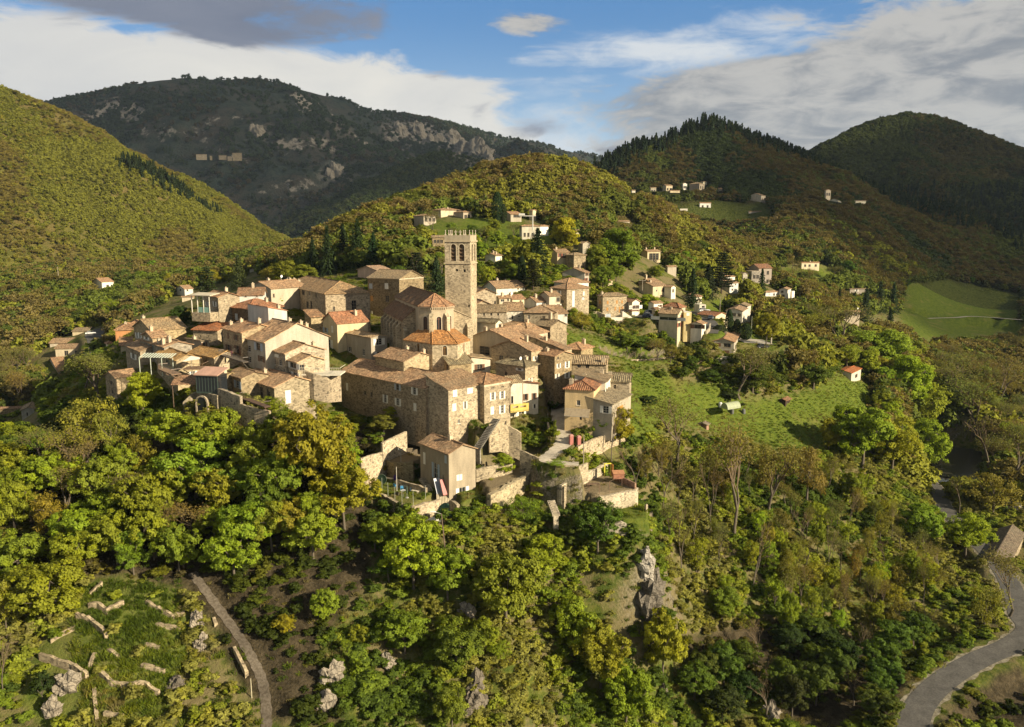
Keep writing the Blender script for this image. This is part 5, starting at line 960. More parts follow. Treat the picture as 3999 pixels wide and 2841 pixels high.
    # low sacristy wrapped round the apse
    zS = at(*S('4', 850, 1458), 176.5).z; Sp = [loc(at_z(*S('4', x, y), zS)) for x, y in ((522, 1412), (850, 1458), (1140, 1458), (1284, 1412))]; hS = zS-zB
    sa = MB(); sw = []
    for k in range(3):
        p0, p1 = Sp[k].copy(), Sp[k+1].copy(); p0.z = p1.z = 0; du = (p1-p0).normalized(); n = Vector((du.y, -du.x, 0)); L = (p1-p0).length
        f, wd, z0, z1 = ((.52, .8, hS-2.4, hS-.35), (.50, .95, hS-2.6, hS-.45), (.5, .7, hS-2.3, hS-.3))[k]; s0 = f*L-wd/2
        grid_wall(sa, p0, du, n, L, hS, [(s0, s0+wd, z0, z1)], z0=-6, u0=20+k*9); arch_fill(sa, p0, du, n, s0, s0+wd, z1-wd/2, z1, .22); sw.append((p0, du, n, s0, s0+wd, z0, z1))
    for p, q in ((Sp[0], Vector((-w, yA, 0))), (Vector((w, yA, 0)), Sp[3])):
        sa.poly([(q.x, q.y, -6), (p.x, p.y, -6), (p.x, p.y, hS), (q.x, q.y, hS)][::-1])
    sa.build('sacristy_wall', STONE, t, (.46, .38, .26))
    hi = hS+2.3; tp = [Vector((ap[1].x-.02, ap[1].y+.6, hi)), Vector((*ap[2].xy, hi)), Vector((*ap[3].xy, hi)), Vector((ap[4].x, ap[4].y+.6, hi))]
    grow = [Vector((Sp[k].x, Sp[k].y, hS-.08))+(Vector((Sp[k].x, Sp[k].y-1.2, 0)).normalized()*.3) for k in range(4)]
    build_roof(t, [[tuple(x) for x in (grow[k], grow[k+1], tp[k+1], tp[k])] for k in range(3)], [(tuple(grow[k]), tuple(tp[k])) for k in (1, 2)], (.50, .255, .10), TILE, name='sacristy_roof', seed=21, wob=.01)
    for q in sw: arched_window(t, *q, wood=(.45, .24, .07), bars=1, depth=.22)
    return O, zE
CHURCH_O, CHURCH_Z = church()

def bell_tower():
    th = R(79); u = Vector((-math.sin(th), math.cos(th), 0)); v = Vector((math.cos(th), math.sin(th), 0)); Y = 197.0
    Pc = at(*S('4', 1290, 520), Y); L = solve_len(Pc, u, S('4', 996, 520)[0]); D = L
    zz = lambda y: at(*S('4', 1290, y), Y).z
    zB = zz(1420); t = thing('bell_tower', (Pc.x, Pc.y, zB), th, 'tall square stone bell tower with paired arched openings and crosses along its parapet', 'tower')
    z1, z2, z3, z4 = zz(524)-zB, zz(283)-zB, zz(268)-zB, zz(206)-zB
    F_ = [((0, L, 0), (0, -1, 0), (-1, 0, 0), L), ((0, 0, 0), (1, 0, 0), (0, -1, 0), D), ((D, 0, 0), (0, 1, 0), (1, 0, 0), L), ((D, L, 0), (-1, 0, 0), (0, 1, 0), D)]
    sh = MB(); px2s = lambda x: (x-996)/(1290-996)*L; pz = lambda y: zz(y)-zB
    hl = [(px2s(1120), px2s(1150), pz(622), pz(596)), (px2s(1208), px2s(1236), pz(632), pz(600)), (px2s(1203), px2s(1214), pz(580), pz(565)), (px2s(1066), px2s(1076), pz(692), pz(682)), (px2s(1258), px2s(1280), pz(1036), pz(1008)), (px2s(1035), px2s(1044), pz(780), pz(768)), (px2s(1095), px2s(1102), pz(812), pz(802))]
    for k, f in enumerate(F_): grid_wall(sh, f[0], f[1], f[2], f[3], z1-.3, hl if k == 0 else [], z0=-8, depth=.5, u0=k*11)
    sh.build('shaft', STONE, t, (.46, .38, .26))
    def ring(name, za, zb, out, inn=0):
        b = MB(); b.box((-out, -out, za), (D+out, L+out, zb)); return b.build(name, PLASTER, t, (.47, .38, .25))
    ring('string_course', z1-.3, z1, .22)
    be = MB(); ops = []
    for k, f in enumerate(F_):
        hs = [(px2s(1066)/L, px2s(1126)/L), (px2s(1160)/L, px2s(1222)/L)] if k % 2 == 0 else [(.17, .42), (.58, .83)]
        za, zb = pz(504), pz(308); hh = [(a*f[3], b*f[3], za, zb) for a, b in hs]
        grid_wall(be, f[0], f[1], f[2], f[3], z2, hh, z0=z1, depth=.55, u0=60+k*13)
        for a, b, c, d in hh: arch_fill(be, f[0], f[1], f[2], a, b, d-(b-a)/2, d, .55); ops.append((f, a, b, c, d))
    bo = be.build('belfry', STONE, t, (.47, .39, .27))
    for f, a, b, c, d in ops:
        w_ = MB(); arch_ring(w_, f[0], f[1], f[2], a, b, c, d-(b-a)/2, d, .16, 0, .05); wo = w_.build('window', PLASTER, t, (.52, .44, .31))
        lv = MB(); n = 4; P0, du, nn = Vector(f[0]), Vector(f[1]), Vector(f[2])
        for i in range(n):                                    # sloping louvre boards
            zc = c+(d-c-.5)*(i+.15)/n; h_ = (d-c)/n*.62
            q = [P0+du*(a+.02)-nn*.12+Vector((0, 0, zc)), P0+du*(b-.02)-nn*.12+Vector((0, 0, zc)), P0+du*(b-.02)-nn*.5+Vector((0, 0, zc+h_)), P0+du*(a+.02)-nn*.5+Vector((0, 0, zc+h_))]
            lv.slab([tuple(x) for x in q], .06)
        obox(lv, f[0], f[1], f[2], a, b, c, d, -.62, -.57)
        lv.build('louvre', WOOD, wo, (.13, .085, .05))
    ring('cornice', z2, z3, .28)
    pa = MB(); tk = .35
    for f in F_: obox(pa, f[0], f[1], f[2], .0 if f[1][0] == 0 else tk, f[3]-(0 if f[1][0] == 0 else tk), z3, z4, -tk, 0)
    pa.poly([(0, 0, z3+.3), (D, 0, z3+.3), (D, L, z3+.3), (0, L, z3+.3)]); pa.build('parapet', PLASTER, t, (.40, .335, .23))
    zt = z4; sp = [(0.2, L*f_) for f_ in (.97, .77, .57, .39, .19, .03)]+[(D-.2, L*f_) for f_ in (.97, .5, .03)]+[(D*.5, .2), (D*.5, L-.2)]
    for i, (x, y) in enumerate(sp):                            # stone finials, two of them crosses
        c = MB(); c.box((x-.16, y-.16, zt+.002), (x+.16, y+.16, zt+.3)); c.tube((x, y, zt+.28), (x, y, zt+1.15), .11, .07)
        if i in (2, 3): c.box((x-.07, y-.38, zt+.72), (x+.07, y+.38, zt+.9)); c.box((x-.07, y-.08, zt+1.1), (x+.07, y+.08, zt+1.3))
        else: c.tube((x, y, zt+1.1), (x, y, zt+1.3), .16, .05)
        c.build('cross' if i in (2, 3) else 'finial', PLASTER, t, (.55, .47, .35))
bell_tower()

# ================================================================ roads, paths, water
def m_surface(name, c1, c2, sc, b_=.3, rough=.95):
    m, nt, b = new_mat(name, rough, .1); pos = nt.node('ShaderNodeNewGeometry').outputs['Position']
    n = nt.noise(pos, sc, 5, .65); n2 = nt.noise(pos, sc*.12, 4, .6)
    c = nt.mix(nt.step(n, .3, .7), c1, c2); c = nt.mix(1.0, c, nt.ramp(n2, (.3, .7), (.7, 1.1)), 'MULTIPLY'); nt.l.new(c, b.inputs['Base Color']); bump(nt, b, n, b_, .05); return m
ASPHALT = m_surface('asphalt', (.085, .08, .072), (.135, .125, .11), 3.0); CONCRETE = m_surface('pale_concrete', (.40, .34, .26), (.52, .46, .36), 1.5); DIRT = m_surface('dirt_path', (.075, .06, .042), (.15, .125, .095), 2.5); GRAVEL = m_surface('gravel', (.36, .32, .25), (.48, .43, .35), 2.0)  # path dirt set darker, shade of the trees put into its colour
VERGE = m_surface('road_verge', (.13, .11, .07), (.34, .30, .22), 1.2)
def m_water():
    m, nt, b = new_mat('river_water', .22, .35); pos = nt.node('ShaderNodeNewGeometry').outputs['Position']; b.inputs['Base Color'].default_value = (.035, .032, .02, 1)
    bump(nt, b, nt.noise(pos, .8, 4, .6), .25, .1); return m
WATER = m_water()
FOAM = m_surface('white_water', (.30, .30, .28), (.8, .8, .78), 2.2)
def ribbon(name, L, hw, mat, dz=.10, sub=2, edge=0.0, kind='structure'):
    mb = MB(); n = len(L); rows = []
    for i, p in enumerate(L):
        d = (L[min(i+1, n-1)]-L[max(i-1, 0)]); d.z = 0; d.normalize(); s = Vector((d.y, -d.x, 0)); wv = 1+edge*math.sin(i*1.7)
        rows.append([Vector((p.x, p.y, p.z+dz))+s*hw*wv*(2*k/(2*sub)-1) for k in range(2*sub+1)])
    for a, b in zip(rows[:-1], rows[1:]):
        for k in range(2*sub): mb.poly([a[k+1], a[k], b[k], b[k+1]][::-1])
    o = mb.build(name, mat); tag(o, kind=kind); return o
ribbon('road', ROAD1, 2.35, ASPHALT); ribbon('lane', LANE, 1.75, CONCRETE, edge=.08); ribbon('path', PATH, .75, DIRT, edge=.12); ribbon('track', TRACK, 1.3, GRAVEL)
ribbon('road', CARROAD, 2.4, ASPHALT); ribbon('car_park', CARPARK, 6.2, GRAVEL); ribbon('road', SQUARE, 3.8, ASPHALT); ribbon('road', LROAD, 3.3, ASPHALT); ribbon('track', FIELDROAD, 1.7, GRAVEL)
ribbon('road_verge', [p+Vector((0, 0, -.05)) for p in ROAD1], 2.95, VERGE, .09, edge=.12)
iw = 5*8-8
ribbon('river', [p+Vector((0, 0, 1.2)) for p in RIVER[:33]], 8.5, WATER, .0); ribbon('river', [p+Vector((0, 0, -.2)) for p in RIVER[33:]], 7.0, WATER, .25)
def weir():
    p = RIVER[33]; d = (RIVER[34]-RIVER[32]).normalized(); s = Vector((d.y, -d.x, 0)); s.normalize(); mb = MB(); r = random.Random(4)
    for i in range(26):
        a = -8.4+i*.65; w = .62; q0, q1 = p+s*a, p+s*(a+w); j = r.uniform(0, .5)
        if 15 < i < 19: continue
        mb.poly([q0+Vector((0, 0, 1.25)), q1+Vector((0, 0, 1.25)), q1+d*(.9+j)+Vector((0, 0, .12)), q0+d*(.9+j)+Vector((0, 0, .12))])
    o = mb.build('waterfall', FOAM); tag(o, 'short white waterfall spilling over the weir in the river', 'waterfall')
    b = MB(); 
    for i in range(9): q = p+s*(-8.6+i*1.9)-d*.3; b.box((q.x-.95, q.y-.5, q.z-1.5), (q.x+.95, q.y+.25, q.z+1.22+.04*(i % 3)))
    o = b.build('weir', STONE, None, (.2, .17, .13)); tag(o, 'low dark stone weir across the river', 'weir')
weir()

# ================================================================ stone walls
def stone_wall(name, label, zk, pts, h, t=.5, col=(.40, .335, .235), z=None, mat=None, group=None, drop=1.5, top=.0, jag=.12, seg=.8, cat='wall'):
    """pts: picture points of the wall's crest (with a distance, or on the level z, or standing on the ground)"""
    W3 = []
    for p in pts:
        if z is not None: q = Vector(at_z(*S(zk, p[0], p[1]), z+top))
        elif len(p) == 3: q = Vector(at(*S(zk, p[0], p[1]), p[2]))
        else: q = hit(*S(zk, *p)); q.z = ground(q.x, q.y)+h
        W3.append(q)
    r = random.Random(len(label)+int(W3[0].x*7)); P_ = []
    for a, b in zip(W3[:-1], W3[1:]):
        n = max(1, int((b-a).length/seg))
        for k in range(n): P_.append(a.lerp(b, k/n))
    P_.append(W3[-1]); n = len(P_); mb = MB(); rows = []; s = 0; O = W3[0]
    if len(pts[0]) == 2 and z is None:
        for q in P_: q.z = ground(q.x, q.y)+h
    for i, p in enumerate(P_):
        d = P_[min(i+1, n-1)]-P_[max(i-1, 0)]; d.z = 0; d.normalize(); sd = Vector((d.y, -d.x, 0))*(t/2)
        if i: s += (P_[i]-P_[i-1]).length
        zt = p.z+r.uniform(-jag, jag); w = 1+r.uniform(-.12, .12); zb = p.z-h-drop
        rows.append((s, Vector((p.x, p.y, 0))-O+sd*w, Vector((p.x, p.y, 0))-O-sd*w, zt, zb))
    V3 = lambda q, z_: (q.x, q.y, z_)
    for (s0, a0, b0, t0, z0), (s1, a1, b1, t1, z1) in zip(rows[:-1], rows[1:]):
        mb.poly([V3(a0, z0), V3(a1, z1), V3(a1, t1), V3(a0, t0)], [(s0, z0), (s1, z1), (s1, t1), (s0, t0)])
        mb.poly([V3(b1, z1), V3(b0, z0), V3(b0, t0), V3(b1, t1)], [(s1+9, z1), (s0+9, z0), (s0+9, t0), (s1+9, t1)])
        mb.poly([V3(a0, t0), V3(a1, t1), V3(b1, t1), V3(b0, t0)], [(s0, 0), (s1, 0), (s1, t), (s0, t)])
    for k, fl in ((0, 0), (-1, 1)):
        s0, a0, b0, t0, z0 = rows[k]; q = [V3(b0, z0), V3(a0, z0), V3(a0, t0), V3(b0, t0)]; mb.poly(q[::-1] if fl else q, [(0, z0), (t, z0), (t, t0), (0, t0)])
    o = mb.build(name, mat or ASHLAR, None, col); o.location = (O.x, O.y, 0); tag(o, label, cat, group); return o
sw = stone_wall
sw('garden_wall', 'retaining wall under the lawn of the lower house, left stretch with ivy', '6', [(372, 842), (480, 905), (600, 968), (757, 1054)], 3.0, .6, z=ZL, top=.15)
sw('garden_wall', 'square corner pier of the lawn wall with a small doorway', '6', [(760, 1056), (898, 1074)], 3.2, .6, z=ZL, top=.15)
sw('garden_wall', 'pale masonry wall between the lawn and the sunken yard', '6', [(900, 1074), (1020, 1042), (1150, 1010), (1180, 1000)], 3.0, .6, (.46, .38, .27), z=ZL, top=.1)
sw('garden_wall', 'shaded wall at the right of the sunken yard', '6', [(1320, 1012), (1400, 1060)], 3.0, .6, z=ZL, top=.1)
sw('garden_wall', 'high enclosing wall at the left corner of the lawn', '6', [(302, 545, 148), (420, 508, 151), (542, 476, 154.5)], 4.6, .5, (.48, .40, .28), jag=.05)
sw('garden_wall', 'highest stepped wall of the terrace behind the lawn, half in shadow', '6', [(545, 372, 155), (680, 305, 158.5), (815, 244, 162)], 5.5, .5, (.50, .42, .30), jag=.05)
sw('garden_wall', 'low inner wall between the lawn and the house steps', '6', [(700, 782, 148.5), (800, 800, 147.5), (930, 835, 146), (1045, 880, 144.5)], 1.0, .5, (.34, .28, .2))
sw('garden_wall', 'ivy-dark wall holding the brown terrace above the lawn', '6', [(580, 560, 156), (680, 590, 154), (790, 590, 153), (900, 580, 152.5)], 2.6, .5, (.22, .19, .12))
sw('rampart', 'long rough rampart below the vegetable garden', '6', [(1740, 945), (1900, 870), (2050, 780), (2180, 715), (2290, 680)], 4.6, .9, (.42, .35, .23), z=ZV, top=.25, jag=.25)
sw('garden_wall', 'low stone edging wall behind the parked motorcycle', '6', [(1595, 665, 149), (1720, 640, 150), (1860, 605, 151.5), (2000, 565, 153)], 1.1, .45)
sw('garden_wall', 'shaded wall at the far end of the vegetable garden', '7', [(330, 645, 154), (430, 685, 153), (528, 728, 152)], 3.2, .5, (.36, .3, .21))
sw('garden_wall', 'high wall under the front houses behind the shrubs', '6', [(1740, 165, 157), (1860, 150, 158), (1960, 180, 159), (2100, 260, 158.5)], 4.5, .6, (.46, .38, .26))
sw('lane_wall', 'tall garden wall right of the lane below the yellow house', '7', [(885, 612, 157.5), (1000, 555, 160), (1110, 510, 163), (1200, 488, 165), (1310, 520, 167), (1400, 535, 169)], 3.8, .5, (.44, .36, .25))
sw('lane_wall', 'low retaining wall below the bend of the lane', '7', [(535, 800, 149.6), (640, 795, 149), (760, 792, 148.6), (900, 800, 148.5), (985, 770, 150)], 2.2, .5)
sw('lane_wall', 'small wall left of the lane between hedges', '7', [(590, 260, 178), (600, 380, 170), (615, 480, 165)], 1.2, .4)
sw('terrace_wall', 'sunlit back wall of the paved terrace, climbing to the yellow door', '7', [(722, 985), (820, 935), (930, 888), (1060, 825), (1175, 768)], 2.4, .6, (.52, .45, .33), z=ZT, top=2.0)
sw('terrace_wall', 'broken end pier of the terrace wall above the steps', '7', [(700, 985), (770, 1000)], 4.0, .9, (.36, .3, .21), z=ZT, top=1.7)
sw('terrace_wall', 'brown tiled parapet at the right of the paved terrace', '7', [(1262, 880), (1360, 925), (1455, 970)], 1.4, .4, (.30, .19, .13), z=ZT, top=1.2)
sw('terrace_wall', 'front retaining wall of the paved terrace with dark recess', '7', [(1100, 1095), (1240, 1075), (1350, 1052), (1440, 1035), (1468, 1005)], 3.2, .6, (.48, .41, .30), z=ZT, top=.15)
sw('terrace_wall', 'curving dry wall round the grassy ledge', '7', [(1462, 1150), (1510, 1195), (1560, 1250), (1605, 1310), (1612, 1400), (1600, 1490)], 1.2, .6, jag=.25)
sw('terrace_wall', 'old wall face under the grassy ledge', '7', [(1055, 1345), (1200, 1352), (1365, 1350)], 3.2, .6, (.42, .37, .29), z=ZG, top=.1, jag=.3)
sw('field_wall', 'long pale wall along the upper meadow track', 'b', [(492, 1308, 232.5), (700, 1300, 236), (900, 1296, 240), (1120, 1278, 245), (1250, 1255, 248), (1306, 1232, 250)], 2.4, .5, (.46, .38, .28))
sw('field_wall', 'lower tumbled wall beneath the upper meadow track', 'b', [(520, 1372, 229), (720, 1370, 232), (950, 1365, 236), (1180, 1350, 240)], 1.5, .5, (.34, .29, .2))
sw('street_wall', 'high stone wall carrying the street and car park', 'b', [(300, 860, 259), (540, 868, 257.5), (860, 862, 256), (1060, 868, 255)], 3.6, .5)
sw('street_wall', 'rounded pale wall beside the orange-shuttered house', 'b', [(290, 775, 262), (380, 765, 261.5), (468, 795, 260)], 3.8, .5, (.5, .42, .3))
sw('villa_wall', 'white garden wall in front of the beige villa', 'b', [(1540, 1245, 243), (1700, 1262, 241.5), (1900, 1268, 241)], 1.3, .3, (.56, .49, .37), jag=.02, mat=PLASTER)
sw('villa_wall', 'curved white entrance wall left of the beige villa', 'b', [(1452, 1250, 243), (1500, 1215, 245), (1543, 1185, 248)], 1.8, .3, (.66, .6, .46), jag=.02, mat=PLASTER)
sw('street_wall', 'pale curving wall along the road below the bungalow', 'b', [(1592, 985, 252), (1630, 945, 258), (1640, 890, 266)], 2.6, .4, (.46, .4, .3))
sw('stair_wall', 'sloping wall beside the steps below the white fence', '1', [(1290, 1405, 164), (1380, 1365, 167), (1476, 1316, 171)], 2.0, .4, (.36, .3, .22))
sw('substructure_wall', 'great shaded wall with arches carrying the glass conservatory', '2', [(1040, 1060, 155.5), (1120, 985, 156), (1195, 940, 157), (1290, 945, 155.5), (1440, 985, 152.5)], 6.5, .8, (.33, .28, .2), jag=.06)
sw('substructure_wall', 'tall shaded wall under the link house and stair', '2', [(1445, 905, 153.5), (1540, 935, 151.5), (1690, 1000, 149.5)], 7.0, .7, (.36, .30, .22), jag=.06)
sw('substructure_wall', 'base wall below the rusty balcony', '1', [(640, 1560, 149.5), (800, 1610, 147.5), (960, 1640, 146)], 4.0, .5, (.38, .31, .22), jag=.06)
sw('terrace_wall', 'stone wall of the terrace below the timber porch', '1', [(1310, 1215, 161), (1420, 1245, 160), (1560, 1275, 161), (1700, 1270, 164)], 4.0, .5, (.34, .28, .2), jag=.05)
for i, (lab, pts, h) in enumerate((
  ('topmost short dry wall of the terraced slope, bent at its end', [(730, 505), (785, 470), (830, 415)], 1.4),
  ('broad dry wall with a sunlit face near the top of the terraced slope', [(725, 590), (800, 600), (870, 615), (930, 590), (1010, 572)], 1.6),
  ('dry wall stepping down at the right edge of the terraced slope', [(1190, 560), (1290, 610), (1400, 655), (1500, 632)], 1.1),
  ('tall ragged dry wall in the middle of the terraced slope', [(630, 695), (740, 735), (845, 800), (868, 850)], 1.9),
  ('dry wall running up to the bushes at the left of the terraced slope', [(415, 885), (500, 805), (615, 765)], 1.2),
  ('short dry wall beside the rocky gully', [(1270, 760), (1335, 758), (1470, 790)], 1.1),
  ('crumbling dry wall in long grass above the gully', [(1180, 890), (1300, 925)], 1.0),
  ('small broken dry wall in the grass at mid slope', [(880, 962), (960, 1002)], 1.0),
  ('dry wall fading into the bushes beside the gully', [(1150, 1065), (1340, 1105)], 1.2),
  ('long curving dry wall low on the terraced slope', [(800, 1132), (910, 1205), (1040, 1218), (1180, 1242), (1295, 1302)], 1.3),
  ('high sunlit dry wall above the dark rocks at lower left', [(330, 1018), (450, 1062), (580, 1112), (710, 1165)], 2.2),
  ('cross wall climbing between two terraces', [(735, 1095), (752, 1030), (772, 975)], 1.1),
  ('line of boulder wall running down to the lower left', [(768, 1250), (775, 1370), (790, 1500)], 1.0),
  ('lowest dry wall of the terraced slope', [(850, 1480), (930, 1472), (1005, 1515)], 1.2),
  ('short dry wall at the upper bend of the path', [(1738, 690), (1758, 765)], .9),
  ('sunlit retaining wall beside the lower path', [(1905, 945), (1955, 1040), (2005, 1140)], 1.6))):
    sw('dry_stone_wall', lab, 'q', pts, h*.5, .5, (.37, .30, .2), group='dry stone walls of the terraced slope', jag=.13, seg=.5, drop=.8)

# ================================================================ garden things, street furniture, vehicles
def ground_thing(name, label, cat, zk, x, y, rz=0, z=None, Y=None, group=None):
    p = at_z(*S(zk, x, y), z) if z is not None else (at(*S(zk, x, y), Y) if Y else hit(*S(zk, x, y)))
    return thing(name, p, rz, label, cat, group)
def lamp(label, zk, x, y, ytop, armd, z=None, Y=None, lean=0):
    t = ground_thing('street_lamp', label, 'lamp', zk, x, y, 0, z, Y); d = Vector(t.location); X0, Y0 = S(zk, x, ytop); h = at(X0, Y0, d.y).z-d.z
    m = MB(); m.tube((0, 0, -1), (lean, 0, h), .13, .08, 7); m.build('post', WOOD, t, (.16, .11, .08))
    a = MB(); a.tube((lean, 0, h-.1), (lean+armd, -.2, h+.35), .04, .04, 5); a.build('arm', METAL, t, (.4, .38, .35))
    l = MB(); l.tube((lean+armd*.8, -.2, h+.33), (lean+armd*1.7, -.3, h+.4), .16, .1, 7); l.build('lamp_head', METAL, t, (.7, .68, .62)); return t
def pole(name, label, zk, x, y, ytop, z=None, Y=None, r=.11, col=(.30, .25, .19), cross=0, cat='pole'):
    t = ground_thing(name, label, cat, zk, x, y, 0, z, Y); h = at(*S(zk, x, ytop), t.location.y).z-t.location.z
    m = MB(); m.tube((0, 0, -1), (0, 0, h), r, r*.7, 7); m.build('post', WOOD, t, col)
    if cross:
        c = MB(); c.box((-cross, -.06, h-.5), (cross, .06, h-.36)); c.build('crossarm', WOOD, t, col); g = MB()
        for k in (-.85, 0, .85): g.tube((cross*k, 0, h-.36), (cross*k, 0, h-.05), .06, .04, 6)
        g.build('insulator', METAL, t, (.6, .58, .52))
    return t
lamp('leaning wooden street lamp in front of the sunken yard', '6', 1247, 1470, 1160, -1.1, Y=131, lean=-.5)
pole('lamp_post', 'slim pale pole standing in the middle of the lawn', '6', 714, 908, 640, z=ZL, r=.08, col=(.5, .46, .38))
pole('washing_line_pole', 'grey pole with washing lines on the brown upper terrace', '6', 759, 590, 430, z=ZU, r=.07, cross=.5, col=(.4, .37, .32))
pole('utility_pole', 'tall wooden utility pole beside the lane wall', '7', 945, 830, 500, Y=150)
pole('utility_pole', 'tall concrete utility pole with crossarm behind the gravel car park', 'c', 953, 800, 660, Y=262, r=.3, cross=1.0, col=(.4, .36, .3))
pole('utility_pole', 'thin pole at the left of the gravel car park', 'c', 772, 735, 545, Y=272, col=(.3, .3, .22))
pole('utility_pole', 'wooden cross pole in front of the stone cluster', 'b', 882, 500, 405, Y=296, r=.14, cross=1.2)
pole('utility_pole', 'pole standing on the green bank behind the white garage', 'b', 1746, 770, 600, Y=315, r=.14)
pole('utility_pole', 'thin wooden pole near the left valley villa', 'e', 527, 165, 100, Y=470, r=.18)
pole('utility_pole', 'wooden stay pole at the edge of the lower path', 'q', 2046, 1350, 1145, r=.08, col=(.5, .44, .3))
t = ground_thing('antenna_mast', 'tall pale antenna mast in front of the whitish villa', 'mast', 'a', 1515, 672, 0, Y=345); h = at(*S('a', 1515, 405), 345).z-t.location.z
m = MB(); m.tube((-1.1, 0, -1), (0, 0, h*.45), .16, .12, 6); m.tube((1.1, 0, -1), (0, 0, h*.45), .16, .12, 6); m.tube((0, 0, h*.4), (0, 0, h), .28, .2, 6); m.build('post', METAL, t, (.62, .58, .5)); m = MB(); m.box((-6, -.15, h-.4), (1.2, .15, h-.1)); m.box((-6, -.4, h-.1), (-3.4, .4, h+.8)); m.build('crossarm', METAL, t, (.6, .57, .5))
for k, (x, y0, y1) in enumerate(((2148, 1068, 1030), (2172, 1068, 1028))):
    t = ground_thing('pylon', ('left', 'right')[k]+' of the two small lattice pylons against the dark far slope', 'pylon', 'n', x, y0, 0, Y=820, group='lattice pylons'); h = at(*S('n', x, y1), 820).z-t.location.z; m = MB()
    for sx in (-1, 1):
        for sy in (-1, 1): m.tube((sx*1.2, sy*1.2, -2), (sx*.3, sy*.3, h), .14, .1, 4)
    for q in range(5): z0 = h*q/5; m.tube((-1.2+.18*q, -1.2+.18*q, z0), (1.0-.18*q, -1.0+.18*q, z0+h/5), .09, .09, 4)
    m.build('frame', METAL, t, (.3, .29, .28)); m = MB(); m.box((-2.6, -.15, h*.85), (2.6, .15, h*.85+.25)); m.build('crossarm', METAL, t, (.3, .29, .28))
# lawn of the lower house
def chair(label, x, y, rz):
    t = ground_thing('garden_chair', label, 'chair', '6', x, y, rz, ZL, group='blue plastic garden chairs on the lawn'); c = (.08, .30, .55)
    b = MB(); b.box((-.25, -.25, .40), (.25, .25, .45)); b.build('seat', PAINT, t, c); b = MB(); b.box((-.25, .22, .452), (.25, .28, .9)); b.build('backrest', PAINT, t, c)
    for sx in (-1, 1):
        b = MB(); b.box((sx*.25-.03, -.22, .60), (sx*.25+.03, .217, .65)); b.build('armrest', PAINT, t, c)
        for sy in (-1, 1): b = MB(); b.tube((sx*.26, sy*.25, 0), (sx*.22, sy*.2, .4), .03, .03, 5); b.build('leg', PAINT, t, c)
chair('blue plastic chair standing alone left of the white garden table', 694, 875, 2.6); chair('blue plastic chair behind the white garden table', 832, 868, 0); chair('blue plastic chair in front of the white garden table', 770, 898, 3.2); chair('blue plastic chair beside the slatted folding lounger', 878, 905, -1.4)
def table(name, label, x, y, rz, L, W2, col, hh=.72, zk='6', z=None, cat='table', wd=None):
    t = ground_thing(name, label, cat, zk, x, y, rz, ZL if z is None else z); b = MB(); b.box((-L/2, -W2/2, hh-.05), (L/2, W2/2, hh)); b.build('tabletop', wd or PAINT, t, col)
    for sx in (-1, 1):
        for sy in (-1, 1): b = MB(); b.tube((sx*(L/2-.12), sy*(W2/2-.1), -.05), (sx*(L/2-.15), sy*(W2/2-.12), hh-.05), .035, .035, 5); b.build('leg', wd or PAINT, t, col)
table('garden_table', 'white garden table between the blue chairs', 808, 885, -.5, 1.7, .9, (.66, .62, .52))
table('garden_table', 'pale wooden trestle table near the bare shrub on the lawn', 612, 800, -.55, 2.5, .8, (.52, .45, .32), wd=WOOD)
table('garden_lounger', 'slatted folding lounger right of the blue chairs', 918, 930, -.5, 1.6, .65, (.62, .55, .42), .45, cat='lounger')
table('patio_table', 'dark wooden table on the paved terrace', 1035, 1010, .25, 2.6, .9, (.17, .11, .07), .75, '7', ZT, wd=WOOD)
t = ground_thing('parasol', 'closed dark green parasol near the front edge of the lawn', 'parasol', '6', 828, 985, 0, ZL); b = MB(); b.tube((0, 0, 0), (0, 0, 2.3), .04, .03, 6); b.build('pole', METAL, t, (.3, .3, .28)); b = MB(); b.tube((0, 0, .95), (0, 0, 1.9), .16, .13, 8); b.tube((0, 0, 1.9), (0, 0, 2.35), .13, .03, 8); b.build('canopy', PAINT, t, (.05, .07, .05)); b = MB(); b.tube((0, 0, 0), (0, 0, .12), .35, .3, 10); b.build('base', PAINT, t, (.3, .28, .25))
t = ground_thing('satellite_dish', 'white bowl-shaped dish on a stand at the front edge of the lawn', 'dish', '6', 785, 975, 0, ZL); b = MB(); b.tube((0, 0, 0), (0, 0, 1.0), .04, .04, 6); b.build('stand', METAL, t, (.4, .4, .38)); b = MB(); b.tube((0, 0, 1.0), (0, 0, 1.3), .12, .5, 12); b.build('bowl', METAL, t, (.72, .7, .66))
t = ground_thing('trampoline', 'round dark green mesh screen standing at the left of the lawn', 'screen', '6', 550, 832, -.3, ZL); b = MB()
for k in range(16): a0, a1 = k*math.pi/8, (k+1)*math.pi/8; b.slab([(0, .03, 1.05), (.95*math.cos(a0), .03, 1.05+.95*math.sin(a0)), (.95*math.cos(a1), .03, 1.05+.95*math.sin(a1))], .03)
t.name = 'garden_screen'; b.build('mesh', PAINT, t, (.06, .12, .08)); b = MB()
for k in range(16): a0, a1 = k*math.pi/8, (k+1)*math.pi/8; b.tube((.97*math.cos(a0), 0, 1.05+.97*math.sin(a0)), (.97*math.cos(a1), 0, 1.05+.97*math.sin(a1)), .05, .05, 5)
b.tube((-.5, 0, .25), (-.6, .5, 0), .03); b.tube((.5, 0, .25), (.6, .5, 0), .03); b.build('frame', METAL, t, (.1, .14, .1))
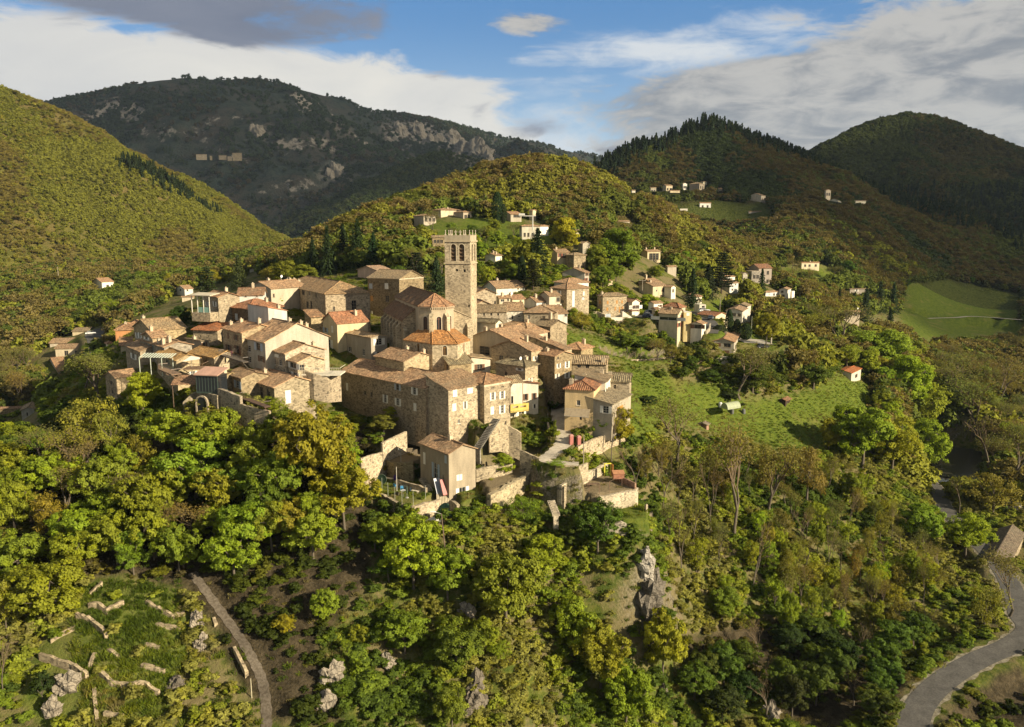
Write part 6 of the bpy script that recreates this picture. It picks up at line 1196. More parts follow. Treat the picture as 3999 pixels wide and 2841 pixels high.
t = ground_thing('barrel', 'purple barrel beside the bare shrub on the lawn', 'barrel', '6', 696, 790, 0, ZL); b = MB(); b.tube((0, 0, 0), (0, 0, .5), .33, .38, 12); b.tube((0, 0, .5), (0, 0, 1.0), .38, .33, 12); b.build('body', PAINT, t, (.08, .04, .22)); b = MB(); b.tube((0, 0, 1.0), (0, 0, 1.05), .34, .3, 12); b.build('lid', PAINT, t, (.06, .03, .15))
t = ground_thing('planter', 'round dark planter on the lawn near the front fence', 'planter', '6', 716, 955, 0, ZL); b = MB(); b.tube((0, 0, 0), (0, 0, .5), .38, .5, 12); b.build('pot', PAINT, t, (.10, .085, .06)); b = MB(); b.tube((0, 0, .502), (0, 0, .6), .44, .3, 10); b.build('soil', GROUND, t)
t = ground_thing('crate_stack', 'pale wooden crate at the far left corner of the lawn', 'crate', '6', 432, 835, .4, ZL); t.name = 'crate'; b = MB(); b.box((-.5, -.4, 0), (.5, .4, .9)); b.build('body', WOOD, t, (.5, .35, .2)); b = MB(); [b.box((-.52, -.42, k*.3+.05), (.52, -.402, k*.3+.2)) for k in range(3)]; b.build('slat', WOOD, t, (.6, .44, .27))
for k, (x, y, c, lab, w) in enumerate(((1172, 930, (.36, .38, .42), 'blue-grey panel leaning on the lower house wall, beside a red one', 1.3), (1232, 945, (.30, .06, .045), 'dark red panel leaning on the lower house wall', .9), (1200, 930, (.55, .53, .5), 'narrow light panel leaning between the blue-grey and red panels', .5))):
    t = ground_thing('sheet_panel', lab, 'panel', '6', x, y, .66, ZL); b = MB(); z_ = .05*k; b.poly([(-w/2, -.7-z_, 0), (w/2, -.7-z_, 0), (w/2, .5-z_, 2.8), (-w/2, .5-z_, 2.8)]); b.poly([(-w/2, -.65-z_, 0), (-w/2, .55-z_, 2.8), (w/2, .55-z_, 2.8), (w/2, -.65-z_, 0)]); b.build('sheet', METAL, t, c); b = MB(); b.box((-w/2, -.74-z_, -.02), (w/2, -.62-z_, .06)); b.build('edge', METAL, t, tuple(q*.8 for q in c))
for k in range(3):
    x, y, r_ = ((650, 505, .1), (860, 490, .0), (912, 505, -.05))[k]; t = ground_thing('pallet', ('wooden pallet leaning at the left of the brown terrace', 'wooden pallet leaning at the back right of the brown terrace, left one', 'wooden pallet leaning at the back right of the brown terrace, right one')[k], 'pallet', '6', x, y, r_, ZU); b = MB()
    for q in range(6): b.box((-.55+q*.2, -.02+.0, .05), (-.43+q*.2, .02, 1.15))
    b.build('slat', WOOD, t, (.34, .27, .18)); b = MB()
    for q in range(3): b.box((-.6, .022, .1+q*.45), (.62, .1, .22+q*.45))
    b.build('bearer', WOOD, t, (.30, .24, .16))
for k, (x, y) in enumerate(((550, 910), (616, 965), (693, 1015), (772, 1050), (897, 1065), (1034, 1000))):
    t = ground_thing('fence_post', ('first', 'second', 'third', 'fourth', 'fifth', 'sixth')[k]+' thin wire fence post from the left along the lawn edge', 'fence post', '6', x, y, 0, ZL, group='thin posts along the lawn edge'); b = MB(); b.tube((0, 0, 0), (0, 0, 2.6), .035, .03, 5); b.build('post', METAL, t, (.45, .45, .38)); b = MB(); b.tube((0, 0, 2.602), (0, 0, 2.66), .05, .02, 5); b.build('cap', METAL, t, (.4, .4, .34))
# stone steps of the lower house and of the wall garden
def steps(label, zk, x, y, rz, n, w, d, hh, col, z=None, Y=None, sd=.45):
    t = ground_thing('stone_steps', label, 'steps', zk, x, y, rz, z, Y)
    b = MB()
    for k in range(n): b.box((-w/2, k*d, -3 if k == 0 else (k-1)*hh), (w/2, (k+1)*d+(.02 if k < n-1 else 0), k*hh+hh))
    b.build('tread', ASHLAR, t, col); b = MB()
    for s in (-1, 1): b.slab([(s*w/2-(.25 if s < 0 else -.003), 0, hh*.6), (s*w/2+(.25 if s > 0 else -.003), 0, hh*.6), (s*w/2+(.25 if s > 0 else -.003), n*d, n*hh), (s*w/2-(.25 if s < 0 else -.003), n*d, n*hh)], sd)
    b.build('side_wall', ASHLAR, t, col)
steps('curved stone steps at the shaded side door of the lower house', '6', 1090, 850, .75, 5, 2.2, .4, .25, (.42, .36, .26), ZL)
steps('little pale steps at the end of the low lawn wall', '6', 1075, 915, .6, 4, 1.2, .35, .22, (.55, .47, .34), ZL)
steps('long stair of open metal treads up to the front houses', '6', 1610, 440, -.55, 20, 1.3, .36, .235, (.26, .24, .2), Y=152, sd=.12)
steps('rough stone steps descending left of the terrace end pier', '7', 680, 1275, .2, 7, .95, .55, .2, (.42, .36, .27), Y=137.5)
# wood store, crate, motorcycle, pots
t = ground_thing('wood_store', 'open wood store with red roof beside the lower house', 'shed', '6', 1640, 610, -.15, ZV); b = MB(); b.box((-1.35, -.1, 0), (-1.2, .9, 2.0)); b.box((1.2, -.1, 0), (1.35, .9, 2.0)); b.box((-1.2, .85, 0), (1.2, .9, 1.95)); b.build('frame', WOOD, t, (.42, .25, .13)); b = MB(); b.slab([(-1.6, -.5, 2.05), (1.6, -.5, 2.05), (1.6, 1.2, 2.5), (-1.6, 1.2, 2.5)], .08); b.build('roof', METAL, t, (.50, .07, .05)); b = MB(); r = random.Random(2)
for i in range(10):
    for j in range(8): b.tube((-1.05+i*.235, .0+r.uniform(-.05, .05), .15+j*.23), (-1.05+i*.235, .8, .15+j*.23), .11, .11, 6)
b.build('firewood', WOOD, t, (.44, .27, .14))
t = ground_thing('motorcycle', 'dark motorcycle parked against the low edging wall', 'motorcycle', '6', 1930, 655, .35, ZV)
for nm, x in (('wheel', -.65), ('wheel', .65)):
    b = MB(); 
    for k in range(12): a0, a1 = k*math.pi/6, (k+1)*math.pi/6; b.tube((x+.27*math.cos(a0), 0, .33+.27*math.sin(a0)), (x+.27*math.cos(a1), 0, .33+.27*math.sin(a1)), .06, .06, 6)
    b.tube((x, -.05, .33), (x, .05, .33), .1, .1, 8); b.build(nm, PAINT, t, (.03, .03, .03))
b = MB(); b.tube((-.6, 0, .4), (.05, 0, .55), .09, .12); b.tube((.05, 0, .5), (.4, 0, .75), .1, .08); b.box((-.2, -.13, .3), (.25, .13, .58)); b.tube((.65, 0, .33), (.42, 0, .95), .04); b.build('frame', METAL, t, (.10, .10, .10)); b = MB(); b.box((-.6, -.14, .74), (.05, .14, .84)); b.build('seat', PAINT, t, (.05, .04, .04)); b = MB(); b.tube((.05, 0, .8), (.42, 0, .9), .13, .16, 8); b.build('tank', METAL, t, (.45, .42, .38)); b = MB(); b.tube((.44, -.36, 1.02), (.44, .36, 1.02), .025); b.build('handlebar', METAL, t, (.3, .3, .3))
for k, (x, y) in enumerate(((1620, 655), (1655, 655))):
    t = ground_thing('plastic_tub', ('white tub at the corner of the lower house, left of a pair', 'white tub beside the vegetable bed, right of a pair')[k], 'tub', '6', x, y, 0, ZV); b = MB(); b.tube((0, 0, 0), (0, 0, .4), .4, .5, 10); b.build('tub', PAINT, t, (.72, .7, .64)); b = MB(); b.tube((0, 0, .402), (0, 0, .45), .53, .53, 10); b.build('rim', PAINT, t, (.65, .63, .58))
# sunken yard
t = ground_thing('tarpaulin', 'dark green tarpaulin draped over a heap in the sunken yard', 'tarpaulin', '6', 1250, 1200, .1, ZY); me = MB(); r = random.Random(8); N = 9
G = [[Vector((-1.7+3.4*i/N, -1.3+2.6*j/N, max(0.03, 2.3*math.cos(min(1.5, abs(i/N-.5)*2.6))*(.35+.65*j/N)+r.uniform(-.12, .12)))) for i in range(N+1)] for j in range(N+1)]
for j in range(N):
    for i in range(N): me.poly([G[j][i], G[j][i+1], G[j+1][i+1], G[j+1][i]])
me.build('cover', PAINT, t, (.03, .10, .06)); b = MB(); b.box((-1.2, -.5, 0), (1.2, 1.0, .5)); b.build('heap', WOOD, t, (.2, .15, .1))
t = ground_thing('plank_stack', 'long pale planks leaning above the green tarpaulin', 'planks', '6', 1230, 1150, .2, ZY); b = MB()
for k in range(8): b.slab([(-1.1+k*.3, .3+.03*k, 1.2), (-.88+k*.3, .3+.03*k, 1.2), (-.9+k*.3+.1, 2.0, 3.1+.1*(k % 3)), (-1.1+k*.3+.1, 2.0, 3.1+.1*(k % 3))], .08)
b.build('plank', WOOD, t, (.52, .44, .30)); b = MB(); b.box((-1.3, 1.2, 1.9), (1.3, 1.35, 2.0)); b.build('bearer', WOOD, t, (.3, .24, .16))
t = ground_thing('tarpaulin', 'crumpled white sheet lying in the sunken yard', 'sheet', '6', 1125, 1245, 0, ZY); me = MB(); N = 8
G = [[Vector((-1.4+2.8*i/N, -.8+1.6*j/N, max(.02, .75*math.sin(math.pi*i/N)*math.sin(math.pi*j/N)+r.uniform(-.16, .16)))) for i in range(N+1)] for j in range(N+1)]
for j in range(N):
    for i in range(N): me.poly([G[j][i], G[j][i+1], G[j+1][i+1], G[j+1][i]])
me.build('cloth', PAINT, t, (.66, .63, .56)); b = MB(); b.box((-.7, -.3, 0), (.6, .3, .4)); b.build('bundle', WOOD, t, (.4, .36, .3))
# paved terrace on the right: posts, yellow door, barrel
for k, (x, y, yt) in enumerate(((1000, 1050, 940), (1100, 1080, 980), (1198, 1060, 950), (1320, 1000, 905))):
    t = ground_thing('pergola_post', ('first', 'second', 'third', 'fourth')[k]+' thin rusty pergola post from the left on the paved terrace', 'post', '7', x, y, 0, ZT, group='pergola posts of the paved terrace'); h = max(1.8, at(*S('7', x, yt), t.location.y).z-t.location.z); b = MB(); b.tube((0, 0, 0), (0, 0, h), .05, .04, 5); b.build('post', METAL, t, (.2, .12, .08)); b = MB(); b.tube((0, 0, h-.08), (1.2, 1.6, h-.02), .03, .03, 4); b.build('brace', METAL, t, (.2, .13, .09))
t = ground_thing('door_frame', 'bright yellow door frame with open orange door in the terrace wall', 'door', '7', 1180, 900, .3, Y=154.5); h = 2.7; b = MB(); b.box((-.75, -.12, 0), (-.6, .12, h)); b.box((.6, -.12, 0), (.75, .12, h)); b.box((-.6, -.12, h-.15), (.6, .12, h)); b.build('frame', PAINT, t, (.62, .55, .06)); b = MB(); b.box((.78, -.9, .05), (.86, .35, h-.1)); b.box((.862, -.8, .9), (.90, .25, 1.0)); b.build('door_leaf', PAINT, t, (.55, .25, .07))
t = ground_thing('compost_bin', 'reddish brown wooden bin beside the yellow door', 'bin', '7', 1285, 920, .1, Y=153); b = MB(); b.box((-1.1, -.6, 0), (1.1, .6, 1.1)); b.build('body', WOOD, t, (.34, .15, .09)); b = MB(); b.slab([(-1.2, -.75, 1.15), (1.2, -.75, 1.15), (1.2, .7, 1.5), (-1.2, .7, 1.5)], .08); b.build('lid', WOOD, t, (.42, .2, .1))
# red gate pillars by the lane
for k, (x, y, yt) in enumerate(((826, 600, 505), (900, 612, 505))):
    t = ground_thing('gate_pillar', ('left', 'right')[k]+' of the two dusty red gate pillars at the lane', 'pillar', '7', x, y, .3, Y=158.5, group='red gate pillars'); b = MB(); b.box((-.36, -.36, -1), (.36, .36, 2.0)); b.build('shaft', PLASTER, t, (.46, .18, .15)); b = MB(); b.box((-.44, -.44, 2.002), (.44, .44, 2.15)); b.box((-.3, -.3, 2.15), (.3, .3, 2.32)); b.build('cap', PLASTER, t, (.52, .26, .22))
# yellow balcony and its little roof; awning of the yellow house
def on_wall(name, label, cat, zk, x0, x1, y, Y, th, dz=0):
    a = R(th); P0 = at(*S(zk, x0, y), Y); v_ = Vector((math.cos(a), math.sin(a), 0)); L = solve_len(P0, v_, S(zk, x1, 0)[0]); return thing(name, P0, a, label, cat), L
t, L = on_wall('balcony', 'bright yellow balcony with two slotted openings and a tiled canopy', 'balcony', '5', 572, 782, 1352, 166.5, 25)
d = 2.2; h = 1.55; b = MB(); b.box((0, 0, -.15), (L, 3, .02)); b.build('floor', PLASTER, t, (.6, .5, .2)); b = MB()
grid_wall(b, (0, 0, .022), (1, 0, 0), (0, -1, 0), L, h-.05, [(L*.12, L*.43, h*.40, h*.66), (L*.54, L*.86, h*.40, h*.66)], z0=-.3, depth=.15); b.box((0, .152, .3), (L, .18, .5)); b.box((L-.13, .01, .025), (L, 2.4, h-.3)); b.build('parapet', PLASTER, t, (.62, .45, .12)); b = MB()
for k in range(6): b.box((L*.12+.02+k*L*.056, .08, h*.40), (L*.12+.08+k*L*.056, .12, h*.66)); b.box((L*.54+.02+k*L*.058, .08, h*.40), (L*.54+.08+k*L*.058, .12, h*.66))
b.build('grille', WOOD, t, (.2, .12, .05))
build_roof(t, [[(-.1, .2, 6.0), (L*.78, .2, 6.0), (L*.78, 3.2, 7.2), (-.1, 3.2, 7.2)]], [], T4, TILE2, name='canopy', seed=4)
b = MB(); b.tube((.1, .3, 0), (.1, .3, 6.0), .07); b.tube((L*.7, .3, 0), (L*.7, .3, 6.0), .07); b.build('post', WOOD, t, (.3, .2, .12))
t, L = on_wall('awning', 'grey-brown striped awning on the front of the yellow house', 'awning', '5', 1205, 1490, 1330, 165.2, -16)
b = MB(); n = 14
for k in range(n): b.slab([(L*k/n, -1.4, -1.0), (L*(k+1)/n, -1.4, -1.0), (L*(k+1)/n, .3, .35), (L*k/n, .3, .35)], .05, k % 2)
b.build('cloth', [PAINT, WOOD], t, (.30, .235, .15)); b = MB(); b.tube((0, -1.4, -1.05), (L, -1.4, -1.05), .06); b.build('bar', METAL, t, (.3, .28, .25))
# shade sail, conservatory, timber balconies, pergola, rusty balcony
t = ground_thing('shade_sail', 'white peaked shade sail above the balcony deck', 'shade sail', '2', 1135, 690, 0, Y=162); X = lambda x, y, Y: tuple(Vector(at(*S('2', x, y), Y))-t.location)
cs = [X(1036, 606, 160.5), X(1235, 578, 161), X(1225, 560, 165), X(1100, 575, 165)]; pk = X(1132, 545, 163); b = MB()
for k in range(4): q = [cs[k], cs[(k+1) % 4], pk]; b.slab(q, .03)
b.build('canvas', PAINT, t, (.80, .76, .66)); b = MB(); b.tube(tuple(np.array(pk)-(0, 0, 3.6)), pk, .05); b.build('mast', METAL, t, (.5, .45, .36))
def deck(name, label, zk, x0, x1, y, Y, th, dp, rail=1.0, col=(.20, .13, .08), cat='balcony', slabt=.2, brace=True):
    t, L = on_wall(name, label, cat, zk, x0, x1, y, Y, th); b = MB(); b.box((0, 0, -slabt), (L, dp, 0)); b.build('deck', WOOD, t, col); b = MB(); n = max(3, int(L/.35))
    for k in range(n+1): b.tube((L*k/n, .04, 0), (L*k/n, .04, rail), .025, .025, 4)
    b.tube((0, .04, rail), (L, .04, rail), .05, .05, 5); b.tube((0, .04, rail), (0, dp, rail), .05); b.tube((L, .04, rail), (L, dp, rail), .05); b.build('railing', METAL, t, col)
    if brace:
        b = MB(); b.tube((.2, .1, -slabt), (.2, dp, -1.6), .08); b.tube((L-.2, .1, -slabt), (L-.2, dp, -1.6), .08); b.build('brace', WOOD, t, col)
deck('balcony', 'hanging timber balcony with braces on the skylight house', '2', 765, 912, 690, 163.5, -50, 2.0)
deck('balcony', 'wide timber balcony deck under the white shade sail', '2', 1035, 1262, 690, 160.5, 2, 3.5)
deck('balcony', 'long rusty iron balcony below the arched shutters', '1', 636, 900, 1500, 153.6, -48, 1.3, 1.0, (.10, .06, .04))
deck('balcony', 'stone balcony slab with iron rail and pink laundry below it', '1', 415, 672, 1040, 171, -50, 1.2, .9, (.10, .08, .06))
deck('terrace_fence', 'white fenced terrace in front of the thin cypress', '1', 1270, 1700, 1250, 160.5, -2, 4.5, 1.3, (.62, .56, .44), 'terrace', .3, False)
deck('balcony', 'brown wooden balcony across the white gallery house front', 'b', 752, 855, 752, 262, 30, 1.6, 1.2, (.20, .09, .05))
t = ground_thing('laundry', 'pink blanket hung over the iron rail', 'laundry', '1', 558, 1090, -.87, Y=170); b = MB(); b.slab([(-.55, -.02, 1.7), (.55, -.02, 1.7), (.55, .06, 1.75), (-.55, .06, 1.75)], .05)
for k in range(5): b.slab([(-.55+k*.22, -.04-.02*(k % 2), -.1), (-.33+k*.22, -.06+.02*(k % 2), -.1), (-.33+k*.22, -.02, 1.7), (-.55+k*.22, -.02, 1.7)], .02)
t.name = 'blanket'; b.build('cloth', PAINT, t, (.50, .20, .22))
t, L = on_wall('conservatory', 'glass conservatory with dark frames and pink sheet roof on the arched wall', 'conservatory', '2', 1196, 1432, 960, 154.6, -12); h = 3.6; b = MB()
for k in range(8): b.box((L*k/7-.06, 0, 0), (L*k/7+.06, .12, h))
b.box((-.06, 0.01, 0), (L, .1, .3)); b.box((-.06, .01, h-.2), (L, .1, h)); b.box((L-.1, .12, 0), (L, 3.6, .3)); b.build('frame', METAL, t, (.05, .07, .055)); b = MB(); b.box((0, .05, 0.05), (L-.05, 3.6, h-.02)); b.build('glazing', GLASS, t); b = MB(); b.slab([(-.3, -.3, h+.25), (L+.3, -.3, h+.25), (L+.3, 3.8, h+1.2), (-.3, 3.8, h+1.2)], .2); b.build('roof', PLASTER, t, (.50, .30, .22))
t = ground_thing('arched_doorway', 'big dark arched opening in the wall below the conservatory', 'archway', '2', 1258, 1170, -.26, Y=152.6); b = MB(); arch_ring(b, (-1.1, 0, -1), (1, 0, 0), (0, -1, 0), 0, 2.2, 0, 2.9, 4.0, .3, -.3, .12); b.build('surround', ASHLAR, t, (.42, .35, .25)); b = MB(); b.poly([(-1.1, .05, -1), (1.1, .05, -1), (1.1, .05, 1.9), *[(1.1*math.cos(math.pi*k/12), .05, 1.9+1.1*math.sin(math.pi*k/12)) for k in range(1, 12)], (-1.1, .05, 1.9)]); b.build('opening', GLASS, t)
t = ground_thing('lean_to', 'open lean-to with brown roof left of the conservatory', 'lean-to', '2', 1060, 1010, .1, Y=155.5); build_roof(t, [[(-2.6, 0, 2.6), (3.2, 0, 2.6), (3.2, 4, 3.8), (-2.6, 4, 3.8)]], [], T6, TILE, seed=9); b = MB(); b.tube((-2.3, .3, -2), (-2.3, .3, 2.6), .1); b.tube((3, .3, -2), (3, .3, 2.6), .1); b.build('post', WOOD, t, (.12, .08, .05))
t = ground_thing('pergola', 'pale green slatted pergola beside the hanging balcony', 'pergola', '2', 560, 715, -.1, Y=166); b = MB(); w = 7.5
for k in range(12): b.slab([(k*w/12, 0, 3.0), (k*w/12+.3, 0, 3.0), (k*w/12+.3, 2.4, 3.6), (k*w/12, 2.4, 3.6)], .06)
b.build('slat', PAINT, t, (.55, .58, .46)); b = MB(); [b.tube((k*w/3, .1, -1), (k*w/3, .1, 3), .08) for k in range(4)]; b.build('post', PAINT, t, (.5, .53, .42))
t = ground_thing('veranda', 'glazed veranda with pale flat roof at the left of the red-brown gable house', 'veranda', '1', 138, 690, -.35, Y=196); b = MB(); b.box((0, 0, 0), (5.6, 3, 2.2)); b.build('base', STONE, t, ST3); b = MB(); b.slab([(-.3, -.4, 6.6), (6.2, -.4, 6.6), (6.2, 3.2, 7.0), (-.3, 3.2, 7.0)], .2); b.build('roof', PLASTER, t, (.55, .48, .35)); b = MB(); [b.tube((.1+k*1.8, .1, 2.2), (.1+k*1.8, .1, 6.5), .12) for k in range(4)]; b.build('post', PAINT, t, (.6, .55, .44)); b = MB(); b.box((2, .05, 2.3), (5.4, .1, 3.6)); b.build('panel', PAINT, t, (.25, .42, .33))
# outside stair of the orange-shuttered house
t = ground_thing('outside_stair', 'white outside stair and terrace at the orange-shuttered house', 'stairs', 'b', 600, 858, .3, Y=258); b = MB()
for k in range(9): b.box((1.6+k*.5, -.6, -1), (2.1+k*.5+(.02 if k < 8 else 0), 1.0, 2.8-k*.32))
b.box((-3.6, -.8, -1), (1.58, 1.0, .9)); b.build('stair', PLASTER, t, (.66, .60, .48)); b = MB(); b.tube((-1.4, -.5, 3.4), (1.6, -.5, 3.4), .04); b.tube((1.6, -.5, 3.4), (6, -.5, .6), .04); b.build('railing', METAL, t, (.1, .09, .08))
# greenhouse, water tanks, cars
t = ground_thing('greenhouse', 'pale green polytunnel greenhouse in the meadow', 'greenhouse', 'f', 890, 515, .55, Y=222); b = MB(); n = 10; L = 5.2
pr = [(1.4*math.cos(math.pi*k/n), 1.75*math.sin(math.pi*k/n)) for k in range(n+1)]
for (a0, z0), (a1, z1) in zip(pr[:-1], pr[1:]): b.poly([(0, a0, z0), (L, a0, z0), (L, a1, z1), (0, a1, z1)][::-1])
b.poly([(0, a_, z_) for a_, z_ in pr]); b.poly([(L, a_, z_) for a_, z_ in pr[::-1]]); b.build('cover', PAINT, t, (.30, .33, .20)); b = MB()
for k in range(5):
    for (a0, z0), (a1, z1) in zip(pr[:-1], pr[1:]): b.tube((k*L/4, a0*1.01, z0*1.01), (k*L/4, a1*1.01, z1*1.01), .04, .04, 4, cap=False)
b.build('hoop', METAL, t, (.5, .5, .42))
for k, (zk, x, y, c, lab) in enumerate((('f', 858, 512, (.72, .72, .68), 'white water tank at the near end of the polytunnel'), ('f', 952, 555, (.12, .12, .11), 'dark water butt below the polytunnel, left of a pair'), ('f', 1046, 558, (.14, .14, .13), 'dark water butt below the polytunnel, right of a pair'))):
    t = ground_thing('water_tank', lab, 'tank', zk, x, y, 0); b = MB(); b.tube((0, 0, -.1), (0, 0, 1.2), .55, .55, 12); b.build('body', PAINT, t, c); b = MB(); b.tube((0, 0, 1.202), (0, 0, 1.4), .4, .2, 10); b.build('lid', PAINT, t, c)
def car(label, zk, x, y, rz, col, Y=None, name='parked_car'):
    t = ground_thing(name, label, 'car', zk, x, y, rz, Y=Y); b = MB(); pr = [(-2.05, .35), (-2.1, .75), (-1.95, .95), (-1.2, .98), (-1.0, .98), (1.0, .95), (1.9, .85), (2.1, .7), (2.1, .35)]
    def body(pr, w):
        m = MB()
        for s in (-1, 1): q = [(x_, s*w, z_) for x_, z_ in pr]; m.poly(q if s > 0 else q[::-1])
        for k in range(len(pr)): (x0, z0), (x1, z1) = pr[k], pr[(k+1) % len(pr)]; m.poly([(x0, -w, z0), (x1, -w, z1), (x1, w, z1), (x0, w, z0)])
        return m
    body(pr, .85).build('body', METAL, t, col); body([(-1.9, .985), (-1.3, 1.42), (.1, 1.42), (.95, .985)], .74).build('window', GLASS, t); body([(-1.3, 1.422), (-1.2, 1.46), (.0, 1.46), (.1, 1.422)], .70).build('roof', METAL, t, col)
    for sx in (-1.3, 1.3):
        for sy in (-1, 1): m = MB(); m.tube((sx, sy*.70, .32), (sx, sy*.88, .32), .32, .32, 12); w = m.build('wheel', PAINT, t, (.02, .02, .02)); m = MB(); m.tube((sx, sy*.883, .32), (sx, sy*.895, .32), .18, .18, 8); m.build('hubcap', METAL, w, (.5, .5, .5))
    for sy in (-.6, .6): m = MB(); m.box((2.102, sy-.15, .62), (2.13, sy+.15, .76)); m.build('headlight', METAL, t, (.7, .7, .65))
gz = lambda zk, x, y, L: None
car('dark blue parked car on the little square by the long veranda', 'b', 938, 830, .9, (.035, .045, .07), Y=259.5); car('dark grey parked car with bright windscreen behind the blue one', 'b', 968, 795, .4, (.06, .065, .07), Y=264); car('white car parked under the small white garage', 'b', 1572, 768, .1, (.7, .7, .68), Y=298)
car('dark car half hidden by the red gabled house at the road', 'b', 1645, 850, 1.2, (.06, .08, .1), Y=282); car('pale grey car beside the beige villa', 'b', 1612, 1210, .3, (.45, .47, .5), Y=248); car('black car on the gravel car park', 'b', 2222, 1172, .1, (.03, .03, .035), Y=258); car('white car on the left valley road', 'e', 822, 712, .5, (.7, .7, .68), Y=338); car('dark car by the two white cottages on the far bank', 'c', 1062, 405, .2, (.03, .03, .03), Y=396)
# the pale boulder on the crag
def boulder(label, zk, x, y, s, seed, col, squash=(1, 1, 1), Y=None):
    p = at(*S(zk, x, y), Y) if Y else hit(*S(zk, x, y)); r = random.Random(seed); bm_ = []; n1, n2 = 16, 24; mb = MB(); G = []
    for j in range(n1+1):
        row = []
        for i in range(n2):
            th, ph = math.pi*j/n1, 2*math.pi*i/n2; d = Vector((math.sin(th)*math.cos(ph), math.sin(th)*math.sin(ph), math.cos(th)))
            k = 1+.24*math.sin(d.x*3.1+seed)*math.cos(d.y*2.7+seed*1.7)+.16*math.sin(d.z*6+d.x*5+seed)+.07*math.sin(d.y*13+d.z*9)+.05*math.sin(d.x*21+d.y*17+seed)*math.cos(d.z*19); d = Vector([round(q*2.6)/2.6*.45+q*.55 for q in d])
            row.append(Vector((d.x*squash[0], d.y*squash[1], d.z*squash[2]))*s*k)
        G.append(row)
    for j in range(n1):
        for i in range(n2): k = (i+1) % n2; mb.poly([G[j][i], G[j+1][i], G[j+1][k], G[j][k]])
    o = mb.build('boulder', ROCK, None, col); o.location = p-Vector((0, 0, s*.35 if s > 1.95 else 0)); o.rotation_euler = (0, .35 if s > 2 else 0, seed); tag(o, label, 'rock')
def m_rock():
    m, nt, b = new_mat('rock', .95, .1); tc = nt.node('ShaderNodeTexCoord').outputs['Object']; n = nt.noise(tc, 1.1, 7, .7); n2 = nt.noise(tc, 4.0, 5, .7); vo = nt.node('ShaderNodeTexVoronoi', {'Vector': tc, 'Scale': .9}, feature='DISTANCE_TO_EDGE').outputs['Distance']
    c = nt.mix(1.0, obj_col(nt), nt.ramp(nt.math('ADD', nt.math('MULTIPLY', n, .6), nt.math('MULTIPLY', n2, .4)), (.32, .35), (.62, 1.15)), 'MULTIPLY'); c = nt.mix(nt.step(vo, .05, .0), c, (.05, .04, .03)); nt.l.new(c, b.inputs['Base Color']); bump(nt, b, nt.math('ADD', n, n2), 1.0, .25); return m
ROCK = m_rock()
boulder('big pale angular boulder perched on the crag', 'w', 145, 185, 1.9, 3, (.50, .45, .37), (1.0, .9, 1.7))
boulder('dark rock outcrop just below the pale boulder', 'w', 160, 320, 2.8, 7, (.19, .165, .13), (1.1, 1, 1.5))
for k, (zk, x, y, s, lab) in enumerate((('r', 690, 1300, 2.6, 'sunlit rock face at lower centre, taller one'), ('r', 640, 1470, 2.2, 'rock face at lower centre beneath the taller sunlit one'), ('r', 1060, 1200, 1.8, 'small rock knob in dry grass at lower centre'), ('r', 1650, 1380, 3.0, 'dark rock rib at the bottom centre, upper one'), ('r', 1640, 1480, 2.6, 'dark rock rib at the bottom centre, lower one'), ('r', 1600, 860, 2.0, 'rock rib between two bright trees under the lawn'),
    ('w', 760, 880, 2.6, 'pale slab of bare rock above the road bend'), ('w', 240, 770, 1.6, 'dark rock in the shaded gully at lower centre right'), ('q', 560, 1220, 2.4, 'grey rock below the high dry wall at lower left'), ('q', 430, 1420, 2.2, 'sunlit rock at the lower left corner'), ('q', 1600, 700, 2.0, 'grey rock in the gully beside the path, upper one'), ('q', 1640, 880, 1.8, 'grey rock in the gully beside the path, lower one'), ('q', 1440, 1250, 1.9, 'dark rock slab below the terraced slope'))):
    boulder(lab, zk, x, y, s*.62, k*2.3+1, (.34, .29, .22) if 'dark' not in lab else (.20, .17, .13), (1.2, .9, 1.35))
for k, (x, y) in enumerate(((870, 1500), (930, 1520), (1000, 1510), (1050, 1540), (960, 1560), (1090, 1590))):
    boulder(('first', 'second', 'third', 'fourth', 'fifth', 'sixth')[k]+' of the pale river boulders below the weir, counted downstream', 'g', x, y, 1.1+.2*(k % 3), k+20, (.42, .38, .32), (1, 1, .7), Y=None)
for k, (x, y, s) in enumerate(((895, 300, 46), (935, 305, 60), (965, 320, 44), (1010, 318, 62), (1035, 338, 48), (1062, 345, 66), (1085, 362, 46), (1092, 345, 40), (575, 300, 34), (750, 395, 30))):
    boulder(('first', 'second', 'third', 'fourth', 'fifth', 'sixth', 'seventh', 'eighth', 'ninth', 'tenth')[k]+' of the pale rock cliffs on the dark mountain, counted from the left' if k < 8 else ('grey crag in the middle of the dark mountain face', 'low pale crag at the foot of the dark mountain')[k-8], '9', x, y, s*.72, k*1.9+40, (.25, .22, .175), (1, .8, 1.35))
